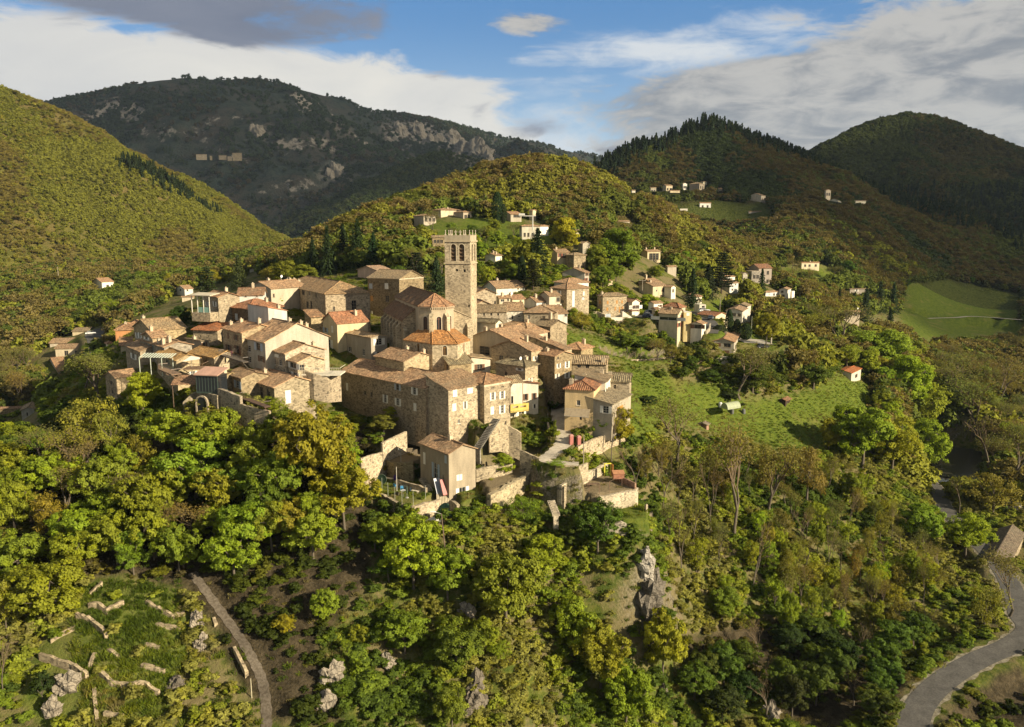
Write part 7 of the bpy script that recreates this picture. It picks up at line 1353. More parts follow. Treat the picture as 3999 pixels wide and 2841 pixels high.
# person at the wall, standing in red
def person():
    t = ground_thing('person', 'person in a dark red top standing by the trees left of the lawn wall', 'person', '6', 275, 528, 0, Y=150.5)
    z0 = ground(t.location.x, t.location.y); t.location.z = z0
    me = bpy.data.meshes.new('body'); v = [(0, 0, .92), (0, 0, 1.12), (0, .01, 1.38), (0, .0, 1.5), (0, -.01, 1.58), (0, -.01, 1.70), (.1, 0, .88), (.12, -.02, .48), (.12, .0, .06), (.13, -.14, .03), (-.1, 0, .88), (-.12, .02, .48), (-.13, .05, .06), (-.14, -.09, .03), (.19, 0, 1.4), (.27, -.02, 1.12), (.25, -.2, .93), (.24, -.27, .88), (-.19, 0, 1.4), (-.27, 0, 1.12), (-.29, -.08, .86), (-.28, -.12, .8)]
    e = [(0, 1), (1, 2), (2, 3), (3, 4), (4, 5), (0, 6), (6, 7), (7, 8), (8, 9), (0, 10), (10, 11), (11, 12), (12, 13), (2, 14), (14, 15), (15, 16), (16, 17), (2, 18), (18, 19), (19, 20), (20, 21)]
    r = [.15, .14, .16, .06, .09, .09, .095, .065, .045, .04, .095, .065, .045, .04, .06, .045, .035, .03, .06, .045, .035, .03]
    me.from_pydata(v, e, []); me.materials.append(PAINT); o = link('body', me, t, (.30, .045, .05)); md = o.modifiers.new('skin', 'SKIN')
    for k, q in enumerate(me.skin_vertices[0].data): q.radius = (r[k], r[k]); q.use_root = k == 0
    o.modifiers.new('sub', 'SUBSURF').levels = 1
    b = MB(); b.tube((0, -.01, 1.62), (0, -.01, 1.75), .11, .08, 10); b.tube((0, -.01, 1.75), (0, -.01, 1.80), .08, .02, 10); b.build('hair', PAINT, t, (.55, .48, .38))
    b = MB(); b.tube((.11, 0, .86), (.12, -.01, .12), .11, .07, 8); b.tube((-.11, 0, .86), (-.12, .03, .12), .11, .07, 8); b.build('trousers', PAINT, t, (.36, .18, .17))
person()

# ================================================================ trees: meshes of unit height and unit crown width, shared by copies
def leaf_mat(name, inst):
    m, nt, b = new_mat(name, .75, .12); tc = nt.node('ShaderNodeNewGeometry').outputs['Position']
    c0 = nt.node('ShaderNodeAttribute', attribute_type='INSTANCER', attribute_name='tint').outputs['Color'] if inst else obj_col(nt)
    f = nt.ramp(nt.noise(tc, 1.3, 3, .7), (.3, .62), (.72, 1.3)); c = nt.mix(1.0, nt.mix(1.0, c0, (1.55, 1.5, 1.3), 'MULTIPLY'), f, 'MULTIPLY'); w = nt.mix(nt.step(nt.noise(tc, .45, 2, .6), .45, .62), c, nt.mix(1.0, c, (1.06, 1.04, .62), 'MULTIPLY'))
    nt.l.new(w, b.inputs['Base Color']); tr = nt.node('ShaderNodeBsdfTranslucent', {0: nt.mix(1.0, w, (1.15, 1.1, .6), 'MULTIPLY')})
    mx = nt.node('ShaderNodeMixShader', {0: .36, 1: b.outputs[0], 2: tr.outputs[0]}); nt.l.new(mx.outputs[0], nt.n['Material Output'].inputs[0]); return m
LEAF, LEAF_S = leaf_mat('foliage', False), leaf_mat('foliage_mass', True)
BARK = m_paint('bark', .95, .4)
def leaves(cen, nrm, size, g):
    """four-cornered leaf sprays at cen, roughly facing nrm"""
    n = len(cen); rv = g.normal(size=(n, 3)); nrm = nrm+rv*.55; nrm /= np.linalg.norm(nrm, axis=1)[:, None]+1e-9
    t = np.cross(nrm, g.normal(size=(n, 3))); t /= np.linalg.norm(t, axis=1)[:, None]+1e-9; b = np.cross(nrm, t); s = (size*(.65+.7*g.random(n)))[:, None]
    fold = nrm*s*.28
    v = np.stack([cen-t*s*.62-fold*0, cen-b*s*.45-fold, cen+t*s*.62, cen+b*s*.45-fold], 1).reshape(-1, 3)
    return v, np.arange(n*4).reshape(n, 4)
def sph(n, g): d = g.normal(size=(n, 3)); return d/np.linalg.norm(d, axis=1)[:, None]
def tubes(segs, k=5):
    """segs: p, q, r0, r1 -> one mesh of tapered limbs"""
    V_, F_ = [], []; o = 0
    for p, q, r0, r1 in segs:
        p, q = np.array(p, float), np.array(q, float); d = q-p; L = np.linalg.norm(d)
        if L < 1e-6: continue
        d /= L; a = np.cross(d, (0.3, .9, .2)); a /= np.linalg.norm(a)+1e-9; b = np.cross(d, a); an = np.arange(k)*2*np.pi/k
        ring = np.cos(an)[:, None]*a+np.sin(an)[:, None]*b; V_ += [p+ring*r0, q+ring*r1]
        i = np.arange(k); j = (i+1) % k; F_.append(np.stack([o+i, o+j, o+k+j, o+k+i], 1)); o += 2*k
    return np.concatenate(V_), np.concatenate(F_)
def crown_leafy(seed, nl=9, per=15, lv=34, ls=.042, zlo=.30, spread=.36, flat=1.0, lr=(.15, .24), clump=.062, inst=False, trunk=True):
    g = np.random.default_rng(seed); lobes = []
    for i in range(nl*6):
        d = sph(1, g)[0]; r = g.random()**.5; c = np.array((d[0]*spread*r, d[1]*spread*r, (zlo+1-.12)/2+d[2]*(1-.12-zlo)/2*r*flat)); c[2] = min(c[2], .86)
        rad = g.uniform(*lr)*(1.1-.3*(c[2] > .75))
        if all(np.linalg.norm((c-l[0])*(1, 1, .8)) > .62*(rad+l[1])*.72 for l in lobes): lobes.append((c, rad))
        if len(lobes) >= nl: break
    cc, nn = [], []
    for c, rad in lobes:
        d = sph(per, g); d[:, 2] = d[:, 2]*.9+.22; ctr = c+d*rad*(1, 1, .72)*(.72+.45*g.random(per))[:, None]
        for q, dd in zip(ctr, d):
            l = sph(lv, g)*(g.random(lv)**.45)[:, None]; pos = q+l*clump*(1.15, 1.15, .7); cc.append(pos); nn.append(dd*.9+l*.6+np.array((0, 0, .45)))
    cc, nn = np.concatenate(cc), np.concatenate(nn); v, f = leaves(cc, nn, np.full(len(cc), ls), g)
    cm = mesh_np('crown', v, f, [LEAF_S if inst else LEAF]); tm = None
    if trunk:
        sg = []; top = np.array((g.normal()*.02, g.normal()*.02, zlo+.08)); sg.append(((0, 0, -.12), top*.5, .028, .022)); sg.append((top*.5, top, .022, .017))
        for c, rad in lobes: m = (top+c)/2+g.normal(size=3)*.03; sg += [(top, m, .011, .008), (m, c, .008, .004)]; sg += [(c, c+d*rad*.7, .004, .0015) for d in sph(3, g)]
        tv, tf = tubes(sg); tm = mesh_np('trunk', tv, tf, [BARK], True)
    return cm, tm
def bare(seed, upright=.55, buds=900, bs=.016, inst=False, lean=.0, depth=4):
    """leafless tree: forked limbs down to fine twigs with a haze of buds"""
    g = np.random.default_rng(seed); limbs, twigs, tips = [], [], []
    def grow(p, d, L, r, lvl):
        q = p+d*L; mid = p+d*L*.5+g.normal(size=3)*L*.05; tgt = limbs if lvl < 2 else twigs
        tgt.append((p, mid, r, r*.8)); tgt.append((mid, q, r*.8, r*.62))
        if lvl >= depth: tips.append(q); tips.append(mid); return
        for k in range(3 if lvl < 1 else (3 if g.random() < .6 else 2)):
            nd = d+sph(1, g)[0]*(.62 if lvl else .5)+np.array((0, 0, .22*upright)); nd /= np.linalg.norm(nd); grow(q if k else mid*.4+q*.6, nd, L*g.uniform(.6, .82), r*.58, lvl+1)
    d0 = np.array((lean, g.normal()*.05, 1.0)); d0 /= np.linalg.norm(d0); grow(np.array((0, 0, -.05)), d0, .24, .015, 0)
    tv, tf = tubes(limbs, 5); wv, wf = tubes([(p, q, max(a, .0022), max(b_, .0018)) for p, q, a, b_ in twigs], 3); T = np.array(tips)
    zm = max(T[:, 2].max(), .01); xm = np.abs(T[:, :2]).max()*2
    ii = g.integers(0, len(T), buds); cen = T[ii]+g.normal(size=(buds, 3))*.035; lv_, lf = leaves(cen, g.normal(size=(buds, 3))+(0, 0, .6), np.full(buds, bs), g)
    sc = np.array((1/xm, 1/xm, 1/zm)); allv = np.concatenate([wv*sc, lv_*sc])
    me = bpy.data.meshes.new('crown'); me.from_pydata(allv.tolist(), [], [tuple(x) for x in wf]+[tuple(x+len(wv)) for x in lf]); me.materials.append(TWIG_S); me.materials.append(LEAF if not inst else LEAF_S)
    me.polygons.foreach_set('material_index', np.concatenate([np.zeros(len(wf), np.int32), np.ones(len(lf), np.int32)])); me.update()
    return me, mesh_np('trunk', tv*sc, tf, [BARK], True)
def m_twig():
    m, nt, b = new_mat('twigs', .95, .05); b.inputs['Base Color'].default_value = (.13, .095, .06, 1); return m
TWIG_S = m_twig()
def conifer(seed, tiers=17, br=11, lv=9, w0=.5, ls=.05, droop=.12, top=.04, inst=False, col=False):
    g = np.random.default_rng(seed); cc, nn = [], []
    for i in range(tiers):
        z = .06+.92*(i/(tiers-1)); R_ = w0*((1-z)**.8)*(.85+.3*g.random())+top*.4
        for k in range(br):
            a = 2*np.pi*(k+g.random()*.8)/br; L = R_*(.6+.5*g.random()); d = np.array((np.cos(a), np.sin(a), 0)); t = (np.arange(lv)+.6)/lv
            pos = np.array((0, 0, z))+t[:, None]*L*d+np.array((0, 0, -1))*(t**1.5)[:, None]*droop*L+g.normal(size=(lv, 3))*.012; cc.append(pos); nn.append(np.tile(d*.5+np.array((0, 0, .9)), (lv, 1)))
    cc, nn = np.concatenate(cc), np.concatenate(nn); v, f = leaves(cc, nn, np.full(len(cc), ls), g); tv, tf = tubes([((0, 0, -.08), (0, 0, .5), .02, .012), ((0, 0, .5), (0, 0, .97), .012, .003)])
    return mesh_np('crown', v, f, [LEAF_S if inst else LEAF]), mesh_np('trunk', tv, tf, [BARK], True)
def cypress(seed, n=2600):
    g = np.random.default_rng(seed); z = g.random(n)**.85; rr = .5*np.sin(np.pi*np.clip(z*.86+.1, 0, 1))**.7*(.75+.35*g.random(n)); a = g.random(n)*2*np.pi; d = np.stack([np.cos(a), np.sin(a), np.full(n, .8)], 1)
    cen = np.stack([np.cos(a)*rr, np.sin(a)*rr, .04+z*.96], 1); v, f = leaves(cen, d, np.full(n, .055)*1, g); v[:, 2] = np.clip(v[:, 2], 0, 1); tv, tf = tubes([((0, 0, -.08), (0, 0, .6), .06, .03)]); return mesh_np('crown', v, f, [LEAF]), mesh_np('trunk', tv, tf, [BARK], True)
def cedar(seed):
    g = np.random.default_rng(seed); cc, nn, sg = [], [], [((0, 0, -.1), (0, 0, .95), .03, .006)]
    for i in range(15):
        z = .18+.76*i/14; R_ = .5*(1-z)**.55*(.8+.35*g.random())
        for k in range(7):
            a = 2*np.pi*(k+g.random())/7; L = R_*(.65+.45*g.random()); d = np.array((np.cos(a), np.sin(a), .04)); sg.append(((0, 0, z), tuple(np.array((0, 0, z))+d*L), .006, .002))
            m = 26; t = .25+.75*g.random(m); w = (g.random(m)-.5)*.22*L*2*(1.1-t); s = np.array((-d[1], d[0], 0)); cc.append(np.array((0, 0, z))+t[:, None]*L*d+w[:, None]*s+g.normal(size=(m, 3))*.006); nn.append(np.tile((0, 0, 1.6), (m, 1)))
    cc, nn = np.concatenate(cc), np.concatenate(nn); v, f = leaves(cc, nn, np.full(len(cc), .05), g); tv, tf = tubes(sg); return mesh_np('crown', v, f, [LEAF]), mesh_np('trunk', tv, tf, [BARK], True)

KIND = {'C': [crown_leafy(s, 12, 18, 58, .030, spread=.37) for s in (1, 2, 3, 4, 5)],
        'R': [crown_leafy(s, 16, 17, 48, .026, zlo=.22, spread=.34, lr=(.13, .19)) for s in (11, 12, 13)],
        'L': [crown_leafy(s, 12, 12, 24, .026, zlo=.25, spread=.36, lr=(.12, .2), clump=.08) for s in (21, 22, 23, 24)],
        'T': [crown_leafy(s, 11, 12, 28, .027, zlo=.16, spread=.30, lr=(.13, .2), clump=.07) for s in (26, 27, 28)],
        'B': [bare(s, up, 1100, .013) for s, up in ((31, .5), (32, .9), (33, 1.5), (34, 1.2))], 'N': [bare(s, .45, 120, .013, lean=.1*(s-36)) for s in (35, 36, 37)],
        'F': [conifer(s) for s in (41, 42, 43)], 'Y': [cypress(s) for s in (51, 52)], 'D': [cedar(61), cedar(62)],
        'S': [crown_leafy(s, 8, 12, 44, .046, zlo=.10, spread=.34, lr=(.16, .26), clump=.085) for s in (71, 72, 73, 74)]}
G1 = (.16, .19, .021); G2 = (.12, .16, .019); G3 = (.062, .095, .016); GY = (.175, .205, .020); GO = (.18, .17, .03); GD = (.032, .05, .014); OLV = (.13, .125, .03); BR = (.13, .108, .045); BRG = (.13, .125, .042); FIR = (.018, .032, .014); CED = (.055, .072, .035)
TREES = []; trng = random.Random(11)
def tree(kind, x, y, h, w, label, cat, col, name=None, group=None, bark=None, z=None, part=True):
    cm, tm = KIND[kind][trng.randrange(len(KIND[kind]))]; z = ground(x, y) if z is None else z
    t = thing(name or {'S': 'shrub', 'F': 'fir_tree', 'Y': 'cypress', 'D': 'cedar_tree', 'B': 'bare_tree', 'N': 'bare_tree'}.get(kind, 'leafy_tree'), (x, y, z-.1), trng.uniform(0, 6.28), label, cat, group); t.scale = (w, w, h)
    j = lambda c: tuple(max(0, q*trng.uniform(.86, 1.16)) for q in c); col = j(col)
    bk = bark or ((.13, .105, .075) if kind not in 'FYD' else (.07, .05, .035))
    link('crown', cm, t, col); link('trunk' if kind != 'S' else 'stem', tm, t, bk)
    TREES.append((x, y, w*.5)); return t

def T(zk, x, yt, yb, w, kind, col, label, cat='tree', name=None, group=None, hmin=2.0, hmax=30, Y=None):
    """a tree seen with its crown from yt to yb (picture rows) and w wide; it stands where the line to yb meets the ground"""
    X, Yt = S(zk, x, yt); _, Yb = S(zk, x, yb); k = ZOOM[zk][2]
    p = at(X, Yb, Y) if Y else hit(X, Yb); top = at(X, Yt, p.y).z; dep = p.y*cp-p.z*sp
    z = ground(p.x, p.y); h = min(hmax, max(hmin, top-z)); wm = w/k*dep/F; wm = max(wm, .25*h)
    return tree(kind, p.x, p.y, h, wm*1.08, label, cat, col, name, group)
Z9 = '9'
for a in (
 # left foreground wood
 (320,828,935,96,'R',GY,'dense round yellow-green tree in front of the square stone house'),
 (205,872,1010,120,'L',GO,'tall thin-leaved golden-brown tree left of the round yellow-green one'),(255,905,1030,80,'L',GO,'slender golden tree between the golden-brown tree and the chestnuts'),
 (160,950,1060,100,'B',GO,'half-bare pinkish brown tree on the left wood edge'),(88,955,1020,60,'R',G2,'small bright green tree above the old farmhouse annex'),
 (392,905,1030,120,'C',G1,'broad bright green chestnut just below the lean-to roof'),(482,905,1030,110,'C',G1,'bright green chestnut right of the white dish below the arch'),(440,975,1120,150,'C',G1,'big chestnut in the middle of the bright group under the arches'),
 (385,1030,1150,110,'C',G1,'chestnut leaning left under the bright group'),(575,950,1100,120,'C',G1,'chestnut in front of the base wall of the rusty balcony'),(705,905,1130,165,'C',G1,'largest chestnut, towering left of the high lawn wall'),
 (768,925,1020,75,'R',G2,'fresh green tree at the lawn wall corner, behind the person in red'),(650,905,1010,95,'C',G2,'chestnut below the stone stair beside the terrace'),(612,880,940,60,'L',GY,'yellowish leafy tree against the white panel of the rusty-balcony house'),
 (858,920,992,75,'R',OLV,'dark leafy tree against the shaded long wall'),(880,942,985,45,'S',GY,'small yellow shrub at the foot of the shaded long wall'),
 (238,1020,1160,110,'C',G1,'bright chestnut with brown twigs before it at the left'),(285,1065,1200,80,'B',BR,'brown twiggy tree in front of the bright left chestnut'),(150,1050,1160,110,'B',BR,'wide brown bare tree at the far left of the wood'),
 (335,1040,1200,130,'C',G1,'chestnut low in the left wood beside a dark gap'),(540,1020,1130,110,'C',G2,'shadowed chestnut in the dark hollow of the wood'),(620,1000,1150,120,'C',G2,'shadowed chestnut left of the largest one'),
 (35,1060,1200,100,'R',GY,'yellow-green tree at the very left edge'),(90,1015,1110,95,'C',G1,'chestnut near the left edge below the brown bare tree'),(20,970,1060,90,'R',G3,'dark green tree at the left edge under the farmhouse'),
 (525,1160,1310,130,'C',G1,'chestnut hanging over the shaded path'),(430,1120,1220,110,'B',BR,'bare reddish twigs above the shaded path chestnut'),(700,1140,1260,120,'C',G1,'chestnut below the largest one, its foot in shade'),(770,1040,1190,140,'C',G1,'chestnut at the left end of the lawn retaining wall'),
 (105,1245,1410,165,'C',GY,'big yellow-green chestnut above the terraced slope'),(45,1175,1300,110,'C',G1,'chestnut at the left edge above the yellow-green one'),(170,1170,1290,110,'C',G1,'chestnut over the topmost dry wall, left one'),(262,1140,1260,110,'C',G1,'chestnut over the topmost dry wall, right one'),
 (345,1130,1260,110,'C',G1,'chestnut leaning over the top right of the terraced slope'),(300,1180,1290,80,'R',G2,'rich green tree between the chestnuts above the terraces'),(400,1170,1290,90,'C',G2,'darker chestnut above the start of the path'),(15,1270,1430,60,'L',GO,'thin pale-stemmed golden tree at the lower left edge'),
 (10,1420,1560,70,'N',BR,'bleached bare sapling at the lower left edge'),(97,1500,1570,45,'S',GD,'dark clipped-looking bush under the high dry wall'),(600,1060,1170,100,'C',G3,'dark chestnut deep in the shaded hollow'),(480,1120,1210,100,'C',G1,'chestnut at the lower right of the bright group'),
 # below the lawn
 (838,1150,1235,75,'R',G2,'compact deep green tree below the lawn corner pier'),(925,1160,1330,140,'C',GY,'wide yellow-green tree under the sunken yard'),(1000,1225,1350,105,'C',G1,'tree with forked pale branches right of the wide yellow-green one'),(870,1235,1300,90,'L',G3,'thin dark tree on the shaded ledge under the lawn'),
 (725,1308,1400,62,'C',G1,'bright young chestnut above the dark slope'),(800,1395,1455,44,'C',G1,'pair-like small bright tree at lower centre, right one'),(636,1370,1425,44,'C',GY,'little yellow tree beside the path slope'),(775,1420,1480,28,'T',G1,'thin upright sapling left of the small bright tree'),
 (905,1365,1470,105,'C',G2,'leafy tree on the crag under the wide yellow-green tree'),(1020,1385,1510,120,'C',G2,'broad leafy tree at the middle of the crag'),(1085,1380,1460,65,'C',G1,'small bright tree at the right of the crag ledge'),(1110,1420,1490,60,'T',GY,'yellow sapling clump on the crag'),
 (1130,1225,1400,150,'C',G1,'great bright tree in the gully below the long rampart'),(1218,1190,1300,105,'R',GY,'round yellow tree at the upper gully'),(1285,1335,1470,105,'C',G1,'slim bright tree in the middle of the gully'),(1340,1390,1550,120,'C',G1,'large bright tree low in the gully'),
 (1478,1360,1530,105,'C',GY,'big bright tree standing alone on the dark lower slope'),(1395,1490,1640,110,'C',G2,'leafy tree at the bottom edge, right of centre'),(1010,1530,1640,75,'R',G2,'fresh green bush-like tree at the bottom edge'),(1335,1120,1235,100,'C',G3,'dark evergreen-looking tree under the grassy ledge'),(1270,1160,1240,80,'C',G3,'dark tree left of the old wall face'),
 (1610,1300,1400,75,'R',G2,'deep green tree right of the pale boulder'),(1125,1010,1060,60,'R',G1,'green tree over the small rampart garden corner'),(1170,1100,1180,80,'L',G2,'leafy tree spilling over the rampart'),(1240,1030,1090,45,'L',GY,'yellow-green tree left of the lane bend'),
 # right slope, near the terrace
 (1512,890,1050,130,'B',BRG,'broad bare tree with dark trunk below the meadow hut'),(1420,985,1110,90,'N',BR,'crooked bare tree beside the yellow door'),(1365,890,1040,60,'N',BR,'tall pale bare trunk in front of the garden conifers'),(1480,1010,1140,95,'N',BR,'leaning bare tree right of the paved terrace'),
 (1640,960,1210,150,'B',BRG,'tall many-stemmed bare tree on the right slope'),(1720,990,1160,110,'B',BRG,'tall bare tree next to the many-stemmed one'),(1585,1010,1200,60,'N',BR,'single white bare trunk left of the many-stemmed tree'),(1800,980,1130,110,'L',OLV,'olive-leaved tree below the meadow edge'),
 (1680,1170,1330,90,'N',BR,'bare tree over the yellow grass patch'),(1520,1160,1290,80,'N',BR,'thin bare tree behind the pale boulder'),(1690,1380,1500,85,'N',BR,'white forked bare tree on the lower right slope'),(1760,1320,1430,50,'R',G1,'small bright tree on the lower right slope'),
 (1385,905,1000,70,'R',GY,'yellow-green garden conifer beside the veranda annex'),(1345,905,970,60,'R',G2,'round green garden tree under the yellow house'),
 # meadow edge and the bright belt at the right
 (1850,930,1010,55,'R',GY,'round yellow-green tree at the right of the meadow'),(1925,895,1050,130,'C',G2,'large green oak at the right of the meadow'),(1990,920,1060,120,'R',GY,'golden-green tree beyond the large green oak'),(2050,820,980,110,'R',GY,'tall golden-green tree over the valley road'),
 (1955,725,828,140,'R',G1,'broad bright tree behind the white garden shed'),(2020,780,920,120,'R',GY,'domed golden-green tree beside the garden shed'),(1890,760,826,70,'L',GY,'light tree left of the garden shed'),(2060,930,1060,100,'R',G1,'bright green tree above the road bend'),(2155,1140,1250,95,'R',GY,'rounded bright tree beside the mill house roof'),(2060,1120,1230,100,'C',G2,'dark green tree left of the rounded bright one'),(1815,800,870,90,'R',G3,'dark bushy tree behind the wooden hut'),(1680,805,876,110,'R',G3,'dark thicket tree left of the wooden hut'),
 (1655,780,895,110,'B',BRG,'big leafless tree in front of the beige villa'),(1870,690,790,110,'B',BRG,'bare spreading tree under the loggia house'),(1790,700,770,80,'B',GO,'yellowish bare tree right of the concrete pole'),(1710,695,770,60,'R',G1,'bright green tree behind the gravel car park'),
 # river valley
 (2100,820,920,120,'B',BRG,'brown bare tree in the river valley, nearest the golden belt'),(2170,850,980,140,'B',BRG,'large brown bare tree in the river valley'),(2230,800,920,100,'B',BR,'brown bare tree at the right edge of the river valley'),(2150,790,870,110,'B',BRG,'brown bare tree at the upper river valley'),(2200,920,1080,130,'N',BR,'wide pale-limbed bare tree over the river'),(2265,960,1100,100,'B',BRG,'bare tree at the right edge over the river'),(2245,930,1010,36,'T',GY,'single yellow-green poplar in the brown river wood'),(2140,1060,1150,60,'N',BR,'slim bare tree in front of the waterfall'),(2215,1050,1150,110,'L',OLV,'olive tree right of the waterfall'),(2250,1240,1380,90,'B',BRG,'brown tree in front of the mill house'),(2195,1290,1420,90,'L',OLV,'olive tree left of the mill house'),
 # behind the village
 (535,570,645,52,'F',(.05,.06,.022),'greenish-brown fir behind the left roofs'),(467,592,690,62,'D',CED,'wide pale cedar at the left village edge'),(405,680,745,50,'R',GD,'dark green hedge tree at the end of the veranda'),(637,575,640,70,'R',G2,'round green tree behind the manor, left of three'),(680,585,640,70,'R',G2,'round green tree behind the manor, middle of three'),(600,590,645,50,'L',GO,'light brownish tree behind the shaded grey gable'),
 (700,530,615,44,'F',FIR,'dark fir, leftmost of the clump behind the manor'),(733,505,615,50,'F',FIR,'tall dark fir, second of the clump behind the manor'),(768,500,600,55,'F',FIR,'tall dark fir, third of the clump behind the manor'),(800,490,600,60,'F',FIR,'tallest dark fir in the clump behind the manor'),(835,520,605,50,'F',FIR,'dark fir, rightmost of the clump behind the manor'),
 (722,640,690,28,'R',G2,'bright green garden tree beside the manor'),(620,655,690,26,'R',G1,'small fresh green tree in the yard left of the manor'),
 (930,560,655,70,'D',(.03,.045,.02),'broad dark cedar left of the bell tower'),(975,575,665,60,'F',(.03,.045,.02),'dark fir touching the bell tower'),(890,590,660,50,'R',G3,'dark leafy tree behind the pinkish house'),(1090,590,640,38,'R',GY,'golden young tree right of the bell tower'),
 (1200,510,610,75,'F',FIR,'dark spreading fir under the whitish villa'),(1262,482,575,75,'R',(.24,.22,.02),'glowing golden tree right of the whitish villa'),(1190,575,650,60,'D',(.04,.055,.02),'dark cedar with flat boughs above the orchard house'),(1165,570,640,16,'Y',FIR,'thin dark cypress beside the flat-boughed cedar'),
 (1380,505,620,95,'R',G2,'huge bright green tree behind the stone cube'),(1335,540,610,60,'R',GY,'yellow-green tree at the left of the huge bright one'),(1345,590,650,55,'R',G2,'green tree under the huge bright one'),(1110,428,500,24,'Y',FIR,'black cypress pair on the knoll, left one'),(1124,455,500,14,'Y',FIR,'black cypress pair on the knoll, right one'),
 (1085,500,545,34,'R',G2,'round green tree in the terraces over the tower top, left one'),(1108,510,560,40,'R',G1,'round green tree in the terraces over the tower top, right one'),(965,470,540,34,'B',BRG,'bare fruit tree in the knoll terraces'),
 (1445,655,700,55,'R',GY,'yellow-green tree in front of the stone cluster'),(1470,690,720,26,'R',G1,'fresh tree beside the small white house'),
 (1604,725,790,32,'Y',(.03,.038,.02),'shortest of four cypresses behind the beige villa'),(1625,690,780,17,'Y',FIR,'tallest slender cypress behind the beige villa'),(1643,712,790,19,'Y',FIR,'third cypress behind the beige villa'),(1662,722,800,26,'Y',FIR,'broad right-hand cypress behind the beige villa'),
 (1930,640,720,40,'F',FIR,'dark fir at the edge of the right-hand field, left one'),(1962,630,700,40,'F',FIR,'dark fir at the edge of the right-hand field, middle one'),(1992,632,700,36,'F',FIR,'dark fir at the edge of the right-hand field, right one'),(1985,690,740,34,'F',FIR,'dark fir below the right-hand field'),
 (1580,590,670,60,'F',FIR,'dark fir in the far bank trees'),(1610,560,660,70,'D',(.02,.032,.014),'very dark cedar in the far bank trees'),(1545,600,690,50,'F',(.02,.03,.014),'dark fir over the shaded white house'),(1700,600,660,30,'F',FIR,'dark fir behind the two white cottages'),(1690,655,690,24,'Y',FIR,'dark round cypress left of the two white cottages'),
 (1360,640,690,60,'R',G2,'leafy tree on the bank left of the stone cluster'),(1300,690,740,50,'L',GO,'autumn-coloured tree left of the rounded pale wall'),(1430,750,790,70,'R',G3,'dark green tree on the meadow bank'),(1400,735,790,60,'R',G2,'green tree on the meadow bank left of the dark one'),(1500,770,800,34,'S',G3,'dark round bush on the bank left of the beige villa'),
 (697,765,820,14,'Y',G1,'thin bright cypress in front of the glazed porch'),(1163,958,985,30,'R',G1,'bright bush-like tree beside the metal stair'),
 ):
    x, yt, yb, w, k, c, lab = a; T(Z9, x, yt, yb, w, k, c, lab, Y=262+(x-1600)*.1 if 'behind the beige villa' in lab else None)
for a in (
 ('6', 2000, 330, 540, 240, G3, 'dark olive shrub mass under the high front wall'), ('6', 970, 580, 770, 170, GD, 'dark rounded shrub at the shaded side of the lower house'), ('6', 1830, 400, 560, 120, OLV, 'olive shrub left of the dark shrub mass'), ('6', 530, 560, 760, 150, OLV, 'grey-green wispy shrub in the lawn corner'),
 ('7', 385, 420, 550, 130, G3, 'round clipped bush below the white lower wall of the balcony house'), ('7', 500, 380, 480, 70, OLV, 'pale feathery bush right of the clipped bush'), ('7', 560, 390, 480, 60, GD, 'dark narrow hedge right of the feathery bush'), ('7', 655, 330, 530, 70, G2, 'upright hedge at the left of the lane'), ('7', 840, 655, 760, 120, G1, 'bright low shrub below the tall lane wall'), ('7', 860, 470, 580, 80, G2, 'green bush behind the red gate pillars'), ('7', 960, 400, 520, 120, G3, 'dark vine-covered bush in the yellow house garden'), ('7', 1060, 360, 500, 130, G2, 'leafy bush right of the vine-covered one'),
 ('7', 660, 130, 260, 110, G3, 'large dark bush in the shaded upper lane'), ('7', 900, 270, 340, 170, OLV, 'climbing vine on a trellis under the awning'), ('6', 1000, 1060, 1120, 70, G2, 'tuft of green on the masonry wall'), ('6', 730, 1020, 1230, 90, GD, 'dark ivy hanging down the lawn wall'),
 ('b', 560, 850, 920, 80, G3, 'dark bush on top of the street wall'), ('b', 330, 740, 780, 60, G3, 'small dark bush beside the tower house'), ('b', 1420, 1110, 1240, 130, GD, 'dark oval bush by the villa entrance'), ('b', 1550, 1080, 1190, 120, GD, 'long dark hedge beside the villa drive'), ('b', 1080, 1390, 1500, 150, G3, 'rounded dark shrub at the head of the meadow'), ('b', 700, 1060, 1180, 140, G2, 'shrub in the lower bank garden'), ('b', 1000, 1090, 1220, 200, OLV, 'olive shrub bank above the meadow track'), ('b', 1180, 1090, 1200, 140, G3, 'dark shrub at the right of the bank garden'),
 ('f', 940, 340, 470, 120, GD, 'dark bush behind the polytunnel'), ('f', 1040, 470, 500, 60, GD, 'low dark hedge right of the polytunnel'), ('f', 280, 410, 480, 220, GD, 'dark hedge line across the bright meadow'), ('f', 370, 190, 270, 110, G3, 'rounded bush at the top of the meadow')):
    zk, x, yt, yb, w, c, lab = a; T(zk, x, yt, yb, w, 'S', c, lab, 'shrub', 'shrub', hmin=.8, hmax=7)

